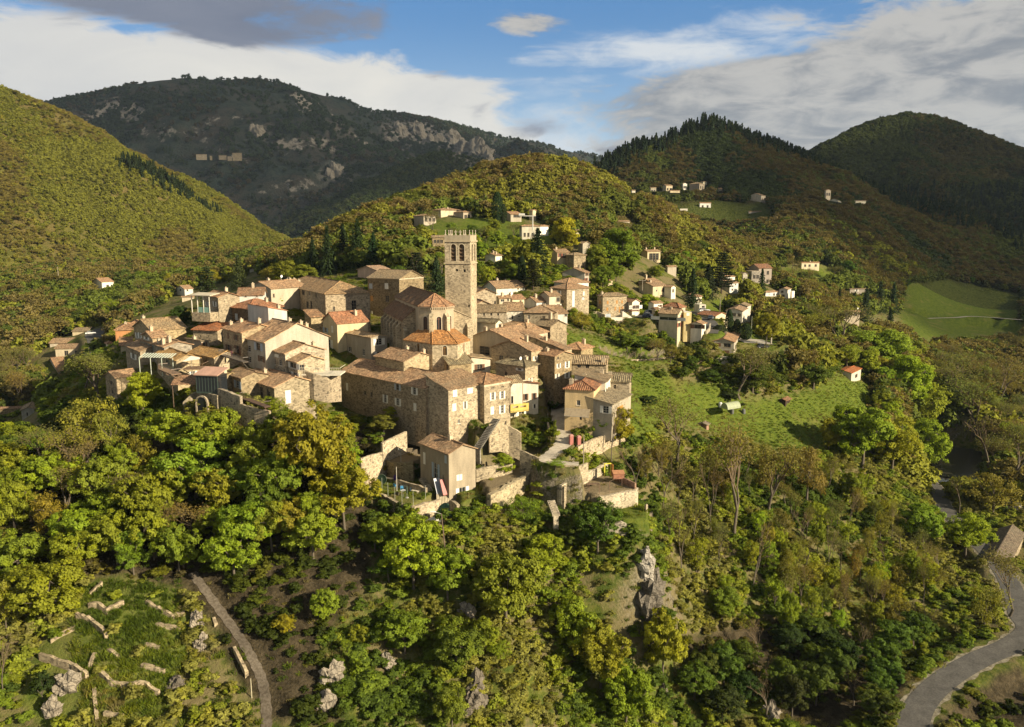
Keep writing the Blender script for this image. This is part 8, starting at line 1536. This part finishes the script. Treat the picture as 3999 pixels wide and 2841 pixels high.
# ---------------------------------------------------------------- woods: single trees scattered where the photograph shows woodland
def free(x, y, r):
    for fx, fy, a, Lu, Lv in FOOT:
        dx, dy = x-fx, y-fy; lx, ly = dx*math.cos(a)+dy*math.sin(a), -dx*math.sin(a)+dy*math.cos(a)
        if -r < lx < Lv+r and -r < ly < Lu+r: return False
    return True
def near_road(x, y, r):
    for nm, L, hw in ROADS:
        for q in L[::2]:
            if (q.x-x)**2+(q.y-y)**2 < (hw+r)**2: return True
    return False
MEADOW_SIGHT = MEADOW_PX[:1]+[MEADOW_PX[3]]
def blocks(x, y, z, h, w):                               # would stand in front of a house or the meadow that the photograph shows clear
    px, py = proj(x, y, z); _, pt = proj(x, y, z+h*.92); hw = w*.42*F/y
    b = np.zeros(np.shape(px), bool)
    for x0, x1, y0, y1, Y in VIEW: b |= (y < Y-1) & (px+hw > x0) & (px-hw < x1) & (pt < y1) & (py > y0)
    for p in MEADOW_SIGHT: b |= in_poly(px, pt, p) | in_poly(px, (pt+py)/2, p)
    return b
def in_pads(x, y, m=0):
    return any(in_poly(np.array([x]), np.array([y]), poly)[0] for poly, z in PADS)
def px_poly(pts): return [S('9', *p) for p in pts]
def wood(poly, n, mix, dmin, hr, wr, where, group, seed, noshade=None):
    r = random.Random(seed); P_ = px_poly(poly); xs = [p[0] for p in P_]; ys = [p[1] for p in P_]; k = 0
    for _ in range(n*14):
        if k >= n: break
        X, Y_ = r.uniform(min(xs), max(xs)), r.uniform(min(ys), max(ys))
        if not in_poly(np.array([X]), np.array([Y_]), P_)[0]: continue
        p = hit(X, Y_)
        if any((p.x-a)**2+(p.y-b)**2 < (dmin+c*.45)**2 for a, b, c in TREES) or not free(p.x, p.y, 2.5) or near_road(p.x, p.y, 1.5): continue
        kd, col, wd = r.choices([m[1:] for m in mix], [m[0] for m in mix])[0]; h = r.uniform(*hr); w_ = r.uniform(*wr)*(1 if kd not in 'F' else .6)
        if blocks(*(np.array([q]) for q in (p.x, p.y, p.z, h, w_)))[0]: continue
        tree(kd, p.x, p.y, h, w_, wd+' '+where, 'tree', col, group=group); k += 1
    print(where, k)
wood([(1420,1050),(1560,1070),(1800,1060),(1920,1100),(2060,1180),(2120,1330),(1980,1440),(1800,1420),(1600,1330),(1470,1200)], 100, [(3.5,'B',BRG,'brown bare tree'),(1.3,'N',BR,'pale-limbed bare tree'),(3,'L',OLV,'thin olive-green tree'),(3.5,'T',GY,'slender yellow-green tree'),(1.6,'C',G2,'leafy green tree')], 1.5, (6, 10.5), (3.5, 6.5), 'in the mixed wood on the slope right of the paved terrace', 'trees of the mixed right slope wood', 5)
wood([(1650,1440),(1800,1430),(1980,1450),(2080,1400),(2050,1560),(1980,1624),(1500,1624),(1560,1520)], 26, [(4,'C',G3,'dark leafy tree'),(2,'R',GD,'very dark round tree'),(1,'N',BR,'bare tree')], 2.0, (6, 9), (6, 9), 'on the shaded slope above the bottom road', 'trees of the shaded bottom slope', 6)
wood([(0,960),(200,1010),(420,1120),(560,1090),(800,1040),(800,1200),(640,1260),(420,1240),(200,1260),(0,1220)], 24, [(6,'C',G1,'bright chestnut'),(2,'C',G2,'green chestnut'),(1,'B',BR,'brown bare tree'),(1,'L',GO,'thin golden tree')], 1.6, (7, 11), (7, 10), 'in the wood on the left slope below the village', 'trees of the left slope wood', 7)
wood([(0,780),(240,800),(240,900),(100,930),(0,900)], 18, [(3,'B',BRG,'brown bare tree'),(2,'R',G3,'dark leafy tree'),(1,'L',GY,'light leafy tree')], 3, (8, 12), (8, 11), 'in the left valley below the village edge', 'trees of the left valley', 8)
wood([(1870,880),(2080,760),(2090,900),(2040,1040),(1900,1050)], 22, [(4,'R',GY,'golden-green tree'),(3,'C',G1,'bright green tree')], 2.5, (9, 13), (9, 12), 'in the bright belt at the right end of the meadow', 'trees of the bright belt', 9)
wood([(2050,760),(2286,740),(2286,1000),(2220,1140),(2120,980)], 34, [(6,'B',BRG,'brown bare tree'),(1,'L',OLV,'olive tree'),(1,'N',BR,'pale-limbed bare tree')], 3, (9, 14), (9, 13), 'in the brown wood along the river', 'bare trees along the river', 10)
wood([(1400,790),(1560,800),(1850,850),(1860,868),(1640,868),(1480,850)], 20, [(3,'R',G3,'dark bushy tree'),(2,'L',OLV,'olive tree'),(2,'B',BRG,'bare tree')], 2, (4, 7), (5, 8), 'in the thickets above the meadow', 'trees above the meadow', 12)
wood([(1700,620),(1880,600),(2000,700),(1900,740),(1820,760),(1720,720)], 26, [(3,'B',BRG,'brown bare tree'),(2,'R',G3,'dark leafy tree'),(2,'F',FIR,'dark fir'),(1,'L',GY,'light green tree')], 4, (9, 14), (9, 12), 'around the cottages on the far bank', 'trees of the far bank', 13)
wood([(880,520),(1240,540),(1300,620),(1040,660),(880,640)], 24, [(3,'R',G3,'dark leafy tree'),(2,'R',G2,'green tree'),(2,'B',BRG,'brown bare tree'),(1,'L',GY,'light green tree')], 3, (6, 10), (7, 10), 'on the garden slope between the tower and the knoll', 'trees of the garden slope', 14)
wood([(1260,560),(1560,560),(1600,660),(1480,640),(1380,660),(1300,650)], 22, [(3,'R',G2,'green tree'),(2,'R',G3,'dark leafy tree'),(2,'B',BRG,'brown bare tree')], 3, (7, 11), (8, 11), 'behind the hillside houses', 'trees behind the hillside houses', 15)
wood([(250,620),(420,600),(560,600),(430,690),(380,740),(250,720)], 22, [(3,'R',G2,'green tree'),(2,'L',GY,'light green tree'),(2,'B',BRG,'brown bare tree')], 4, (9, 12), (9, 12), 'in the valley wood left of the village', 'trees of the valley wood left of the village', 16)
wood([(2010,640),(2286,620),(2286,740),(2100,745),(2010,720)], 10, [(2,'R',G3,'dark leafy tree'),(2,'B',BRG,'brown bare tree'),(1,'S',G3,'low hedge bush')], 12, (4, 8), (5, 8), 'on the open right-hand field', 'trees of the right-hand field', 18)

# ================================================================ undergrowth and far woods, too many to count
PROTO = bpy.data.collections.new('foliage_forms')        # forms the masses are grown from; not in the scene itself
def proto(me): o = bpy.data.objects.new('form', me); PROTO.objects.link(o); return o
def coll(name, meshes):
    c = bpy.data.collections.new(name)
    for i, me in enumerate(meshes): o = bpy.data.objects.new('%s_%02d' % (name, i), me); c.objects.link(o)
    return c
def mass(name, label, P3, sc, sz, tint, col, kind='stuff', idx=None):
    n = len(P3); me = bpy.data.meshes.new(name); me.vertices.add(n); me.vertices.foreach_set('co', np.asarray(P3, np.float32).ravel())
    g = np.random.default_rng(n); nform = len(col.objects)
    def attr(nm, typ, arr): a = me.attributes.new(nm, typ, 'POINT'); a.data.foreach_set('color' if typ == 'FLOAT_COLOR' else ('vector' if typ == 'FLOAT_VECTOR' else 'value'), np.asarray(arr).ravel())
    attr('size', 'FLOAT_VECTOR', np.stack([sc, sc, sz], 1).astype(np.float32)); rot = np.zeros((n, 3), np.float32); rot[:, 2] = g.random(n)*6.283; attr('turn', 'FLOAT_VECTOR', rot)
    attr('tint', 'FLOAT_COLOR', np.concatenate([tint, np.ones((n, 1))], 1).astype(np.float32)); attr('form', 'INT', (g.integers(0, nform, n) if idx is None else idx).astype(np.int32))
    o = link(name, me); tag(o, label, None, None, kind); md = o.modifiers.new('grow', 'NODES'); ng = bpy.data.node_groups.new(name, 'GeometryNodeTree'); md.node_group = ng
    ng.interface.new_socket('Geometry', in_out='INPUT', socket_type='NodeSocketGeometry'); ng.interface.new_socket('Geometry', in_out='OUTPUT', socket_type='NodeSocketGeometry')
    N = ng.nodes; L = ng.links; gi, go = N.new('NodeGroupInput'), N.new('NodeGroupOutput'); ip = N.new('GeometryNodeInstanceOnPoints'); ci = N.new('GeometryNodeCollectionInfo')
    ci.inputs[0].default_value = col; ci.inputs['Separate Children'].default_value = True; ci.inputs['Reset Children'].default_value = True; mp = N.new('GeometryNodeMeshToPoints')
    def na(nm, t): a = N.new('GeometryNodeInputNamedAttribute'); a.data_type = t; a.inputs[0].default_value = nm; return a.outputs[0]
    L.new(gi.outputs[0], mp.inputs[0]); L.new(mp.outputs[0], ip.inputs['Points']); L.new(ci.outputs[0], ip.inputs['Instance']); ip.inputs['Pick Instance'].default_value = True
    L.new(na('form', 'INT'), ip.inputs['Instance Index']); L.new(na('turn', 'FLOAT_VECTOR'), ip.inputs['Rotation']); L.new(na('size', 'FLOAT_VECTOR'), ip.inputs['Scale']); L.new(ip.outputs[0], go.inputs[0]); return o
fb = [crown_leafy(100+s, 5, 9, 14, .13, zlo=.0, spread=.36, lr=(.18, .28), clump=.13, inst=True, trunk=False)[0] for s in range(4)]
def tuft(seed, n=46):
    g = np.random.default_rng(seed); b = g.normal(size=(n, 2))*.32; tip = b+g.normal(size=(n, 2))*.22; h = .5+.5*g.random(n); w = .05; a = g.random(n)*6.28; d = np.stack([np.cos(a)*w, np.sin(a)*w], 1)
    v = np.stack([np.c_[b-d, -.05*np.ones(n)], np.c_[b+d, -.05*np.ones(n)], np.c_[tip+d*.5, h], np.c_[tip-d*.5, h*.96]], 1).reshape(-1, 3); return mesh_np('tuft', v, np.arange(4*n).reshape(n, 4), [LEAF_S])
C_BUSH = coll('bush_form', fb); C_TUFT = coll('tuft_form', [tuft(i) for i in range(4)])
C_FAR = coll('crown_form', [crown_leafy(200+s, 7, 8, 7, .17, zlo=.02, spread=.34, lr=(.17, .27), clump=.13, inst=True, trunk=False)[0] for s in range(5)])
C_BARE = coll('twig_form', [bare(300+s, .5, 260, .05, inst=True, depth=3)[0] for s in range(4)])
C_FIR = coll('fir_form', [conifer(400+s, 9, 7, 5, ls=.15, w0=.5, inst=True)[0] for s in range(3)])
C_MIX = bpy.data.collections.new('wood_form')
for c in (C_FAR, C_BARE):
    for o in c.objects: C_MIX.objects.link(o)
MIXI = {n: i for i, n in enumerate(sorted(o.name for o in C_MIX.objects))}
CR_I = [i for n, i in MIXI.items() if n.startswith('crown')]; TW_I = [i for n, i in MIXI.items() if n.startswith('twig')]
G_ = np.random.default_rng(99)
FP = [(fx, fy, math.cos(a), math.sin(a), Lu, Lv) for fx, fy, a, Lu, Lv in FOOT]
def keep_clear(x, y, r=1.0, road=.8):
    ok = np.ones(len(x), bool)
    for fx, fy, c, s, Lu, Lv in FP:
        dx, dy = x-fx, y-fy; lx, ly = dx*c+dy*s, -dx*s+dy*c; ok &= ~((lx > -r) & (lx < Lv+r) & (ly > -r) & (ly < Lu+r))
    for nm, L, hw in ROADS:
        for q in L: ok &= (x-q.x)**2+(y-q.y)**2 > (hw+road)**2
    return ok
def zone_mask(x, y, z, polys):
    px, py = proj(x, y, z); m = np.zeros(len(x), bool)
    for p in polys: m |= in_poly(px, py, p)
    return m
def tints(n, cols, wts, var=.18, x=None, y=None, wl=40):
    cols = np.array(cols); 
    if x is not None: u = np.clip(.5+fbm(x/wl, y/wl, 44, 3)*1.6+(G_.random(n)-.5)*.55, 0, .999)
    else: u = G_.random(n)
    i = np.searchsorted(np.cumsum(wts)/np.sum(wts), u); return cols[i]*(1+(G_.random((n, 1))-.5)*2*var), i
def sample(n, a0, a1, y0, y1, power=1.0):                # points over the ground, evenly dense in plan
    y = np.sqrt(G_.random(n)*(y1**2-y0**2)+y0**2); a = G_.uniform(a0, a1, n); return a*y, y
def visible(x, y, z, h, margin=120):
    px, py = proj(x, y, z); return (px > -margin) & (px < 3999+margin) & (py < 2841+250) & (py > -50)
VILLAGE = [S('9', *p) for p in [(240,880),(400,880),(560,900),(760,930),(830,940),(930,960),(1060,960),(1180,950),(1260,930),(1400,930),(1410,830),(1350,780),(1250,700),(1240,640),(1060,630),(850,600),(620,610),(440,640),(280,720),(240,830)]]
MEADOW = MEADOW_PX; TERR = TERR_PX; SOILP = [p for p, z in PADS]
# --- near undergrowth
x, y = sample(52000, -.72, .72, 88, 300); z = height(x, y); px, py = proj(x, y, z)
ok = visible(x, y, z, 2) & keep_clear(x, y, .8) & ~in_poly(px, py, VILLAGE)
for p, zz in PADS: ok &= ~in_poly(x, y, p)
md = zone_mask(x, y, z, MEADOW); tr = zone_mask(x, y, z, TERR); lt = zone_mask(x, y, z, LITTER_PX)
dens = np.clip(.62+fbm(x/11, y/11, 61, 4)*1.1, .05, 1); dens = np.where(md, .012, dens); dens = np.where(tr, .05, dens); dens = np.where(lt, dens*.42, dens); crag = np.clip(1-np.abs(x/y-.0)/.16, 0, 1)*(y < 131); dens = np.where((crag > .1) & (y < 120), dens*.6, dens); dens = np.where((x/y > 0) & (x/y < .11) & (y > 118) & (y < 146), np.maximum(dens, .9), dens)
ok &= G_.random(len(x)) < dens; x, y, z = x[ok], y[ok], z[ok]; n = len(x); lt = lt[ok]
rr = x/y > .12
tc, _ = tints(n, [(.06, .09, .015), (.105, .145, .018), (.15, .175, .022), (.12, .115, .04), (.16, .16, .04)], [1.6, 3, 3, 1.1, 1.3], .2, x, y, 13)
tc = np.where(lt[:, None], tc*np.array((.55, .5, .6)), tc)  # undergrowth in the woods darkened, shade between crowns put into the tint
s = G_.uniform(.8, 2.6, n)**1.0; bk_ = ~blocks(x, y, z, s, s*1.25); x, y, z, s, tc = x[bk_], y[bk_], z[bk_], s[bk_], tc[bk_]; n = len(x); mass('undergrowth', 'bushes and brambles covering the slopes', np.stack([x, y, z-.15], 1), s*1.25, s*G_.uniform(.6, 1.1, n), tc, C_BUSH)
print('undergrowth', n)
# --- grass on meadow, terraces, ledges and crag
x, y = sample(120000, -.6, .6, 88, 300); z = height(x, y); px, py = proj(x, y, z); ok = visible(x, y, z, 1) & keep_clear(x, y, .2, -.1)
md = zone_mask(x, y, z, MEADOW); tr = zone_mask(x, y, z, TERR); lt = zone_mask(x, y, z, LITTER_PX); dens = np.where(md, .5, .22); dens = np.where(tr, 1, dens); dens = np.where(lt & ~tr, .06, dens); dens = np.where(in_poly(px, py, VILLAGE), .25, dens)
for p, zz in PADS: dens = np.where(in_poly(x, y, p), .10 if zz == ZL else (.35 if zz == ZG else .04), dens)
ok &= G_.random(len(x)) < dens; x, y, z, md, tr = x[ok], y[ok], z[ok], md[ok], tr[ok]; n = len(x)
tc, _ = tints(n, [(.05, .075, .010), (.085, .11, .014), (.12, .13, .024), (.135, .12, .05)], [2, 3, 2, 1.4], .2, x, y, 10); s = G_.uniform(.5, 1.3, n)
mass('grass', 'grass and weeds on the meadow and the terraces', np.stack([x, y, z], 1), s*np.where(md, .7, 1.0), s*np.where(md, .2, np.where(tr, .55, .5)), tc, C_TUFT); print('grass', n)
# --- woods on the hills
def hill_wood(name, label, k, n, y0, y1, a0, a1, size, cols, wts, twig, dens=None, excl=(), col=C_MIX, wl=60, mind=None):
    x, y = sample(n, a0, a1, y0, y1); z, ids = height(x, y, True); ok = visible(x, y, z, 8)
    ok &= np.isin(ids, k)
    if mind is not None: ok &= mind(x, y, z)
    px, py = proj(x, y, z)
    for p in excl: ok &= ~in_poly(px, py, p)
    if dens is not None: ok &= G_.random(len(x)) < dens(x, y, z)
    near = y < 900
    okh = keep_clear(x[ok], y[ok], 5, 2); i = np.where(ok)[0][okh]; x, y, z = x[i], y[i], z[i]; m = len(x)
    s = G_.uniform(*size, m)
    if y0 < 800: bk_ = ~blocks(x, y, z, s*1.1, s*1.1); x, y, z, s = x[bk_], y[bk_], z[bk_], s[bk_]; m = len(x)
    tc, ci = tints(m, cols, wts, .2, x, y, wl)
    idx = None
    if col is C_MIX: tw = np.isin(ci, twig) & (G_.random(m) < .8); idx = np.where(tw, np.array(TW_I)[G_.integers(0, len(TW_I), m)], np.array(CR_I)[G_.integers(0, len(CR_I), m)])
    mass(name, label, np.stack([x, y, z-.6], 1), s*1.05, s*G_.uniform(.85, 1.25, m), tc, col, idx=idx); print(name, m)
EX = [p for p in MEADOW_PX]
hill_wood('wooded_hillside', 'olive and brown wood covering the sunny left hillside', [HID['left_hill']], 210000, 380, 1500, -.75, -.1, (2.4, 5.2), [(.135, .14, .028), (.11, .118, .022), (.165, .155, .035), (.125, .105, .04), (.15, .128, .04)], [2.5, 2, 2, 1.5, 1.5], [2, 3, 4], lambda x, y, z: np.clip(.7+fbm(x/45, y/45, 12, 4)*.9, .12, 1))
hill_wood('wooded_hillside', 'brown and green wood on the knoll behind the village', [HID['knoll']], 34000, 240, 640, -.3, .5, (4, 7.5), [(.085, .10, .02), (.12, .105, .035), (.12, .125, .025), (.135, .108, .045), (.155, .155, .03)], [2, 2.2, 2, 2.4, 1], [1, 3], excl=EX, wl=35)
hill_wood('wooded_hillside', 'dark brown wood on the right hill', [HID['right_hill'], 0], 90000, 420, 1000, .0, .75, (4, 8), [(.055, .07, .018), (.075, .062, .026), (.06, .068, .02), (.085, .068, .032), (.03, .045, .016)], [1.6, 2.4, 2, 2, 1], [1, 3], excl=EX, wl=70, mind=lambda x, y, z: y > 560)
hill_wood('wooded_valley', 'mixed wood filling the valley and banks around the village', [0], 60000, 235, 620, -.72, .72, (5.5, 9), [(.09, .115, .022), (.115, .10, .035), (.06, .08, .018), (.13, .108, .045), (.15, .16, .025)], [2.2, 1.8, 2, 1.6, 1.2], [1, 3], lambda x, y, z: np.clip(.62+fbm(x/30, y/30, 15, 3)*.9, .05, .95)*np.where(np.abs(x/y-.07) < .20, np.where(y < 330, .10, .55), 1), excl=EX+[VILLAGE], wl=35, mind=lambda x, y, z: (y > 250) | (np.abs(x/y) > .45))
hill_wood('far_wood', 'dark scrub wood on the far right hill', [HID['far_right_hill']], 44000, 800, 1600, .2, .75, (5, 9), [(.04, .052, .014), (.03, .042, .012), (.055, .05, .018)], [2, 2, 1], [], wl=90, col=C_FAR)
hill_wood('far_wood', 'dark scrub on the rocky shoulder below the cliffs', [HID['shoulder_hill']], 30000, 900, 2000, -.35, .2, (5, 10), [(.03, .045, .014), (.035, .045, .016), (.02, .032, .012)], [2, 2, 1.5], [], lambda x, y, z: np.clip(.75+fbm(x/120, y/120, 19, 3)*.8, .1, 1), col=C_FAR, wl=120)
hill_wood('far_wood', 'dark heath and scrub on the big mountain', [HID['mountain']], 90000, 1100, 4300, -.68, .25, (7, 15), [(.026, .040, .022), (.034, .038, .022), (.042, .034, .022), (.02, .03, .018)], [2, 1.5, 1, 1.5], [], lambda x, y, z: np.clip(.42+fbm(x/260, y/260, 23, 4)*1.3, .0, .9), col=C_FAR, wl=300)
# firs along the crests of the right hills
def crest_firs(name, label, k, i0, i1, n, spread, size):
    c = HCREST[k][i0:i1]; t = G_.random(n)*(len(c)-1); i = np.minimum(t.astype(int), len(c)-2); f = (t-i)[:, None]; q = c[i]*(1-f)+c[i+1]*f
    x = q[:, 0]+G_.normal(size=n)*spread; y = q[:, 1]-np.abs(G_.normal(size=n))*spread*1.3+spread*.3; z = height(x, y); s = G_.uniform(*size, n)
    tc, _ = tints(n, [(.014, .026, .014), (.018, .03, .014), (.03, .04, .014)], [2, 2, .6]); mass(name, label, np.stack([x, y, z-.5], 1), s*.5, s, tc, C_FIR)
crest_firs('fir_wood', 'dark firs lining the crest of the right hill', 'right_hill', 0, 7, 420, 11, (11, 19)); crest_firs('fir_wood', 'dark firs running down the back of the right hill', 'right_hill', 6, 14, 900, 16, (10, 17))
def row_firs(name, label, pts, n, size, spread):
    P_ = [hit(*S('m', *p)) for p in pts]; t = G_.random(n)*(len(P_)-1); i = np.minimum(t.astype(int), len(P_)-2); Q = np.array([tuple(p) for p in P_]); f = (t-i)[:, None]; q = Q[i]*(1-f)+Q[i+1]*f
    x = q[:, 0]+G_.normal(size=n)*spread; y = q[:, 1]+G_.normal(size=n)*spread; z = height(x, y); s = G_.uniform(*size, n); tc, _ = tints(n, [(.018, .03, .015), (.025, .036, .016)], [1, 1]); mass(name, label, np.stack([x, y, z-.5], 1), s*.5, s, tc, C_FIR)
row_firs('fir_wood', 'dark line of firs slanting down the sunny left hillside', [(555, 740), (640, 775), (740, 830), (830, 880), (955, 950)], 170, (8, 14), 5); row_firs('fir_wood', 'short dark fir strip on the shoulder of the left hillside', [(700, 690), (760, 715), (830, 755)], 70, (8, 14), 7)
x, y = sample(9000, .18, .72, 700, 1250); z, ids = height(x, y, True); px, py = proj(x, y, z); ok = (ids == HID['far_right_hill']) & (py > 760-(px-3300)*.02) & (G_.random(len(x)) < .5); x, y, z = x[ok], y[ok], z[ok]; n = len(x); s = G_.uniform(12, 20, n); tc, _ = tints(n, [(.013, .022, .012), (.018, .028, .012)], [1, 1]); mass('fir_wood', 'dark fir plantation at the foot of the far right hill', np.stack([x, y, z-1], 1), s*.5, s, tc, C_FIR)

# ================================================================ air: haze, and unseen clouds added to shade the far hills
def haze():
    b = MB(); b.box((-7000, -400, -140), (7000, 6500, 900)); m = bpy.data.materials.new('haze'); m.use_nodes = True; nt = NT(m.node_tree); nt.n.remove(nt.n['Principled BSDF'])
    v = nt.node('ShaderNodeVolumePrincipled', {'Color': (.62, .78, 1.0), 'Density': .000028, 'Anisotropy': .0}); nt.l.new(v.outputs[0], nt.n['Material Output'].inputs['Volume'])
    o = b.build('haze', m); tag(o, 'thin bluish haze filling the valley', kind='stuff')
haze()
CLOUDM, _cn, _cb = new_mat('cloud', 1.0, 0); _cb.inputs['Base Color'].default_value = (.8, .8, .8, 1); _cn.l.new(_cn.node('ShaderNodeMixShader', {0: .42, 1: _cn.node('ShaderNodeBsdfTransparent').outputs[0], 2: _cb.outputs[0]}).outputs[0], _cn.n['Material Output'].inputs[0])   # thin: part of the sun comes through
def cloud(x, y, zg, rx, ry, seed):                       # a flat-bottomed cloud whose shadow falls about (x, y)
    zc = 1700.0; k = (zc-zg)/math.tan(SUN_EL); cx, cy_ = x+math.cos(SUN_AZ)*k, y-math.sin(SUN_AZ)*k; n1, n2 = 24, 64
    th, ph = np.meshgrid(np.linspace(0, np.pi, n1), np.arange(n2)*2*np.pi/n2, indexing='ij'); dx, dy, dz = np.sin(th)*np.cos(ph), np.sin(th)*np.sin(ph), np.cos(th)
    r = 1+.22*fbm(dx*2.2+seed, dy*2.2+seed, seed, 4)+.10*fbm(dx*7, dy*7+dz*3, seed+5, 3); V_ = np.stack([cx+dx*rx*r, cy_+dy*ry*r, zc+np.where(dz > 0, dz*160*r, dz*40)], -1).reshape(-1, 3)
    i = np.arange(n1*n2).reshape(n1, n2); a, b_, c, d = i[:-1], np.roll(i[:-1], -1, 1), np.roll(i[1:], -1, 1), i[1:]; f = np.stack([a, d, c, b_], -1).reshape(-1, 4)
    o = link('cloud', mesh_np('cloud', V_, f, [CLOUDM], True)); tag(o, 'broad grey cloud drifting high to the right of the valley', kind='stuff')
cloud(660, 1010, 0, 470, 640, 3); cloud(-700, 2650, 150, 1750, 1150, 8)
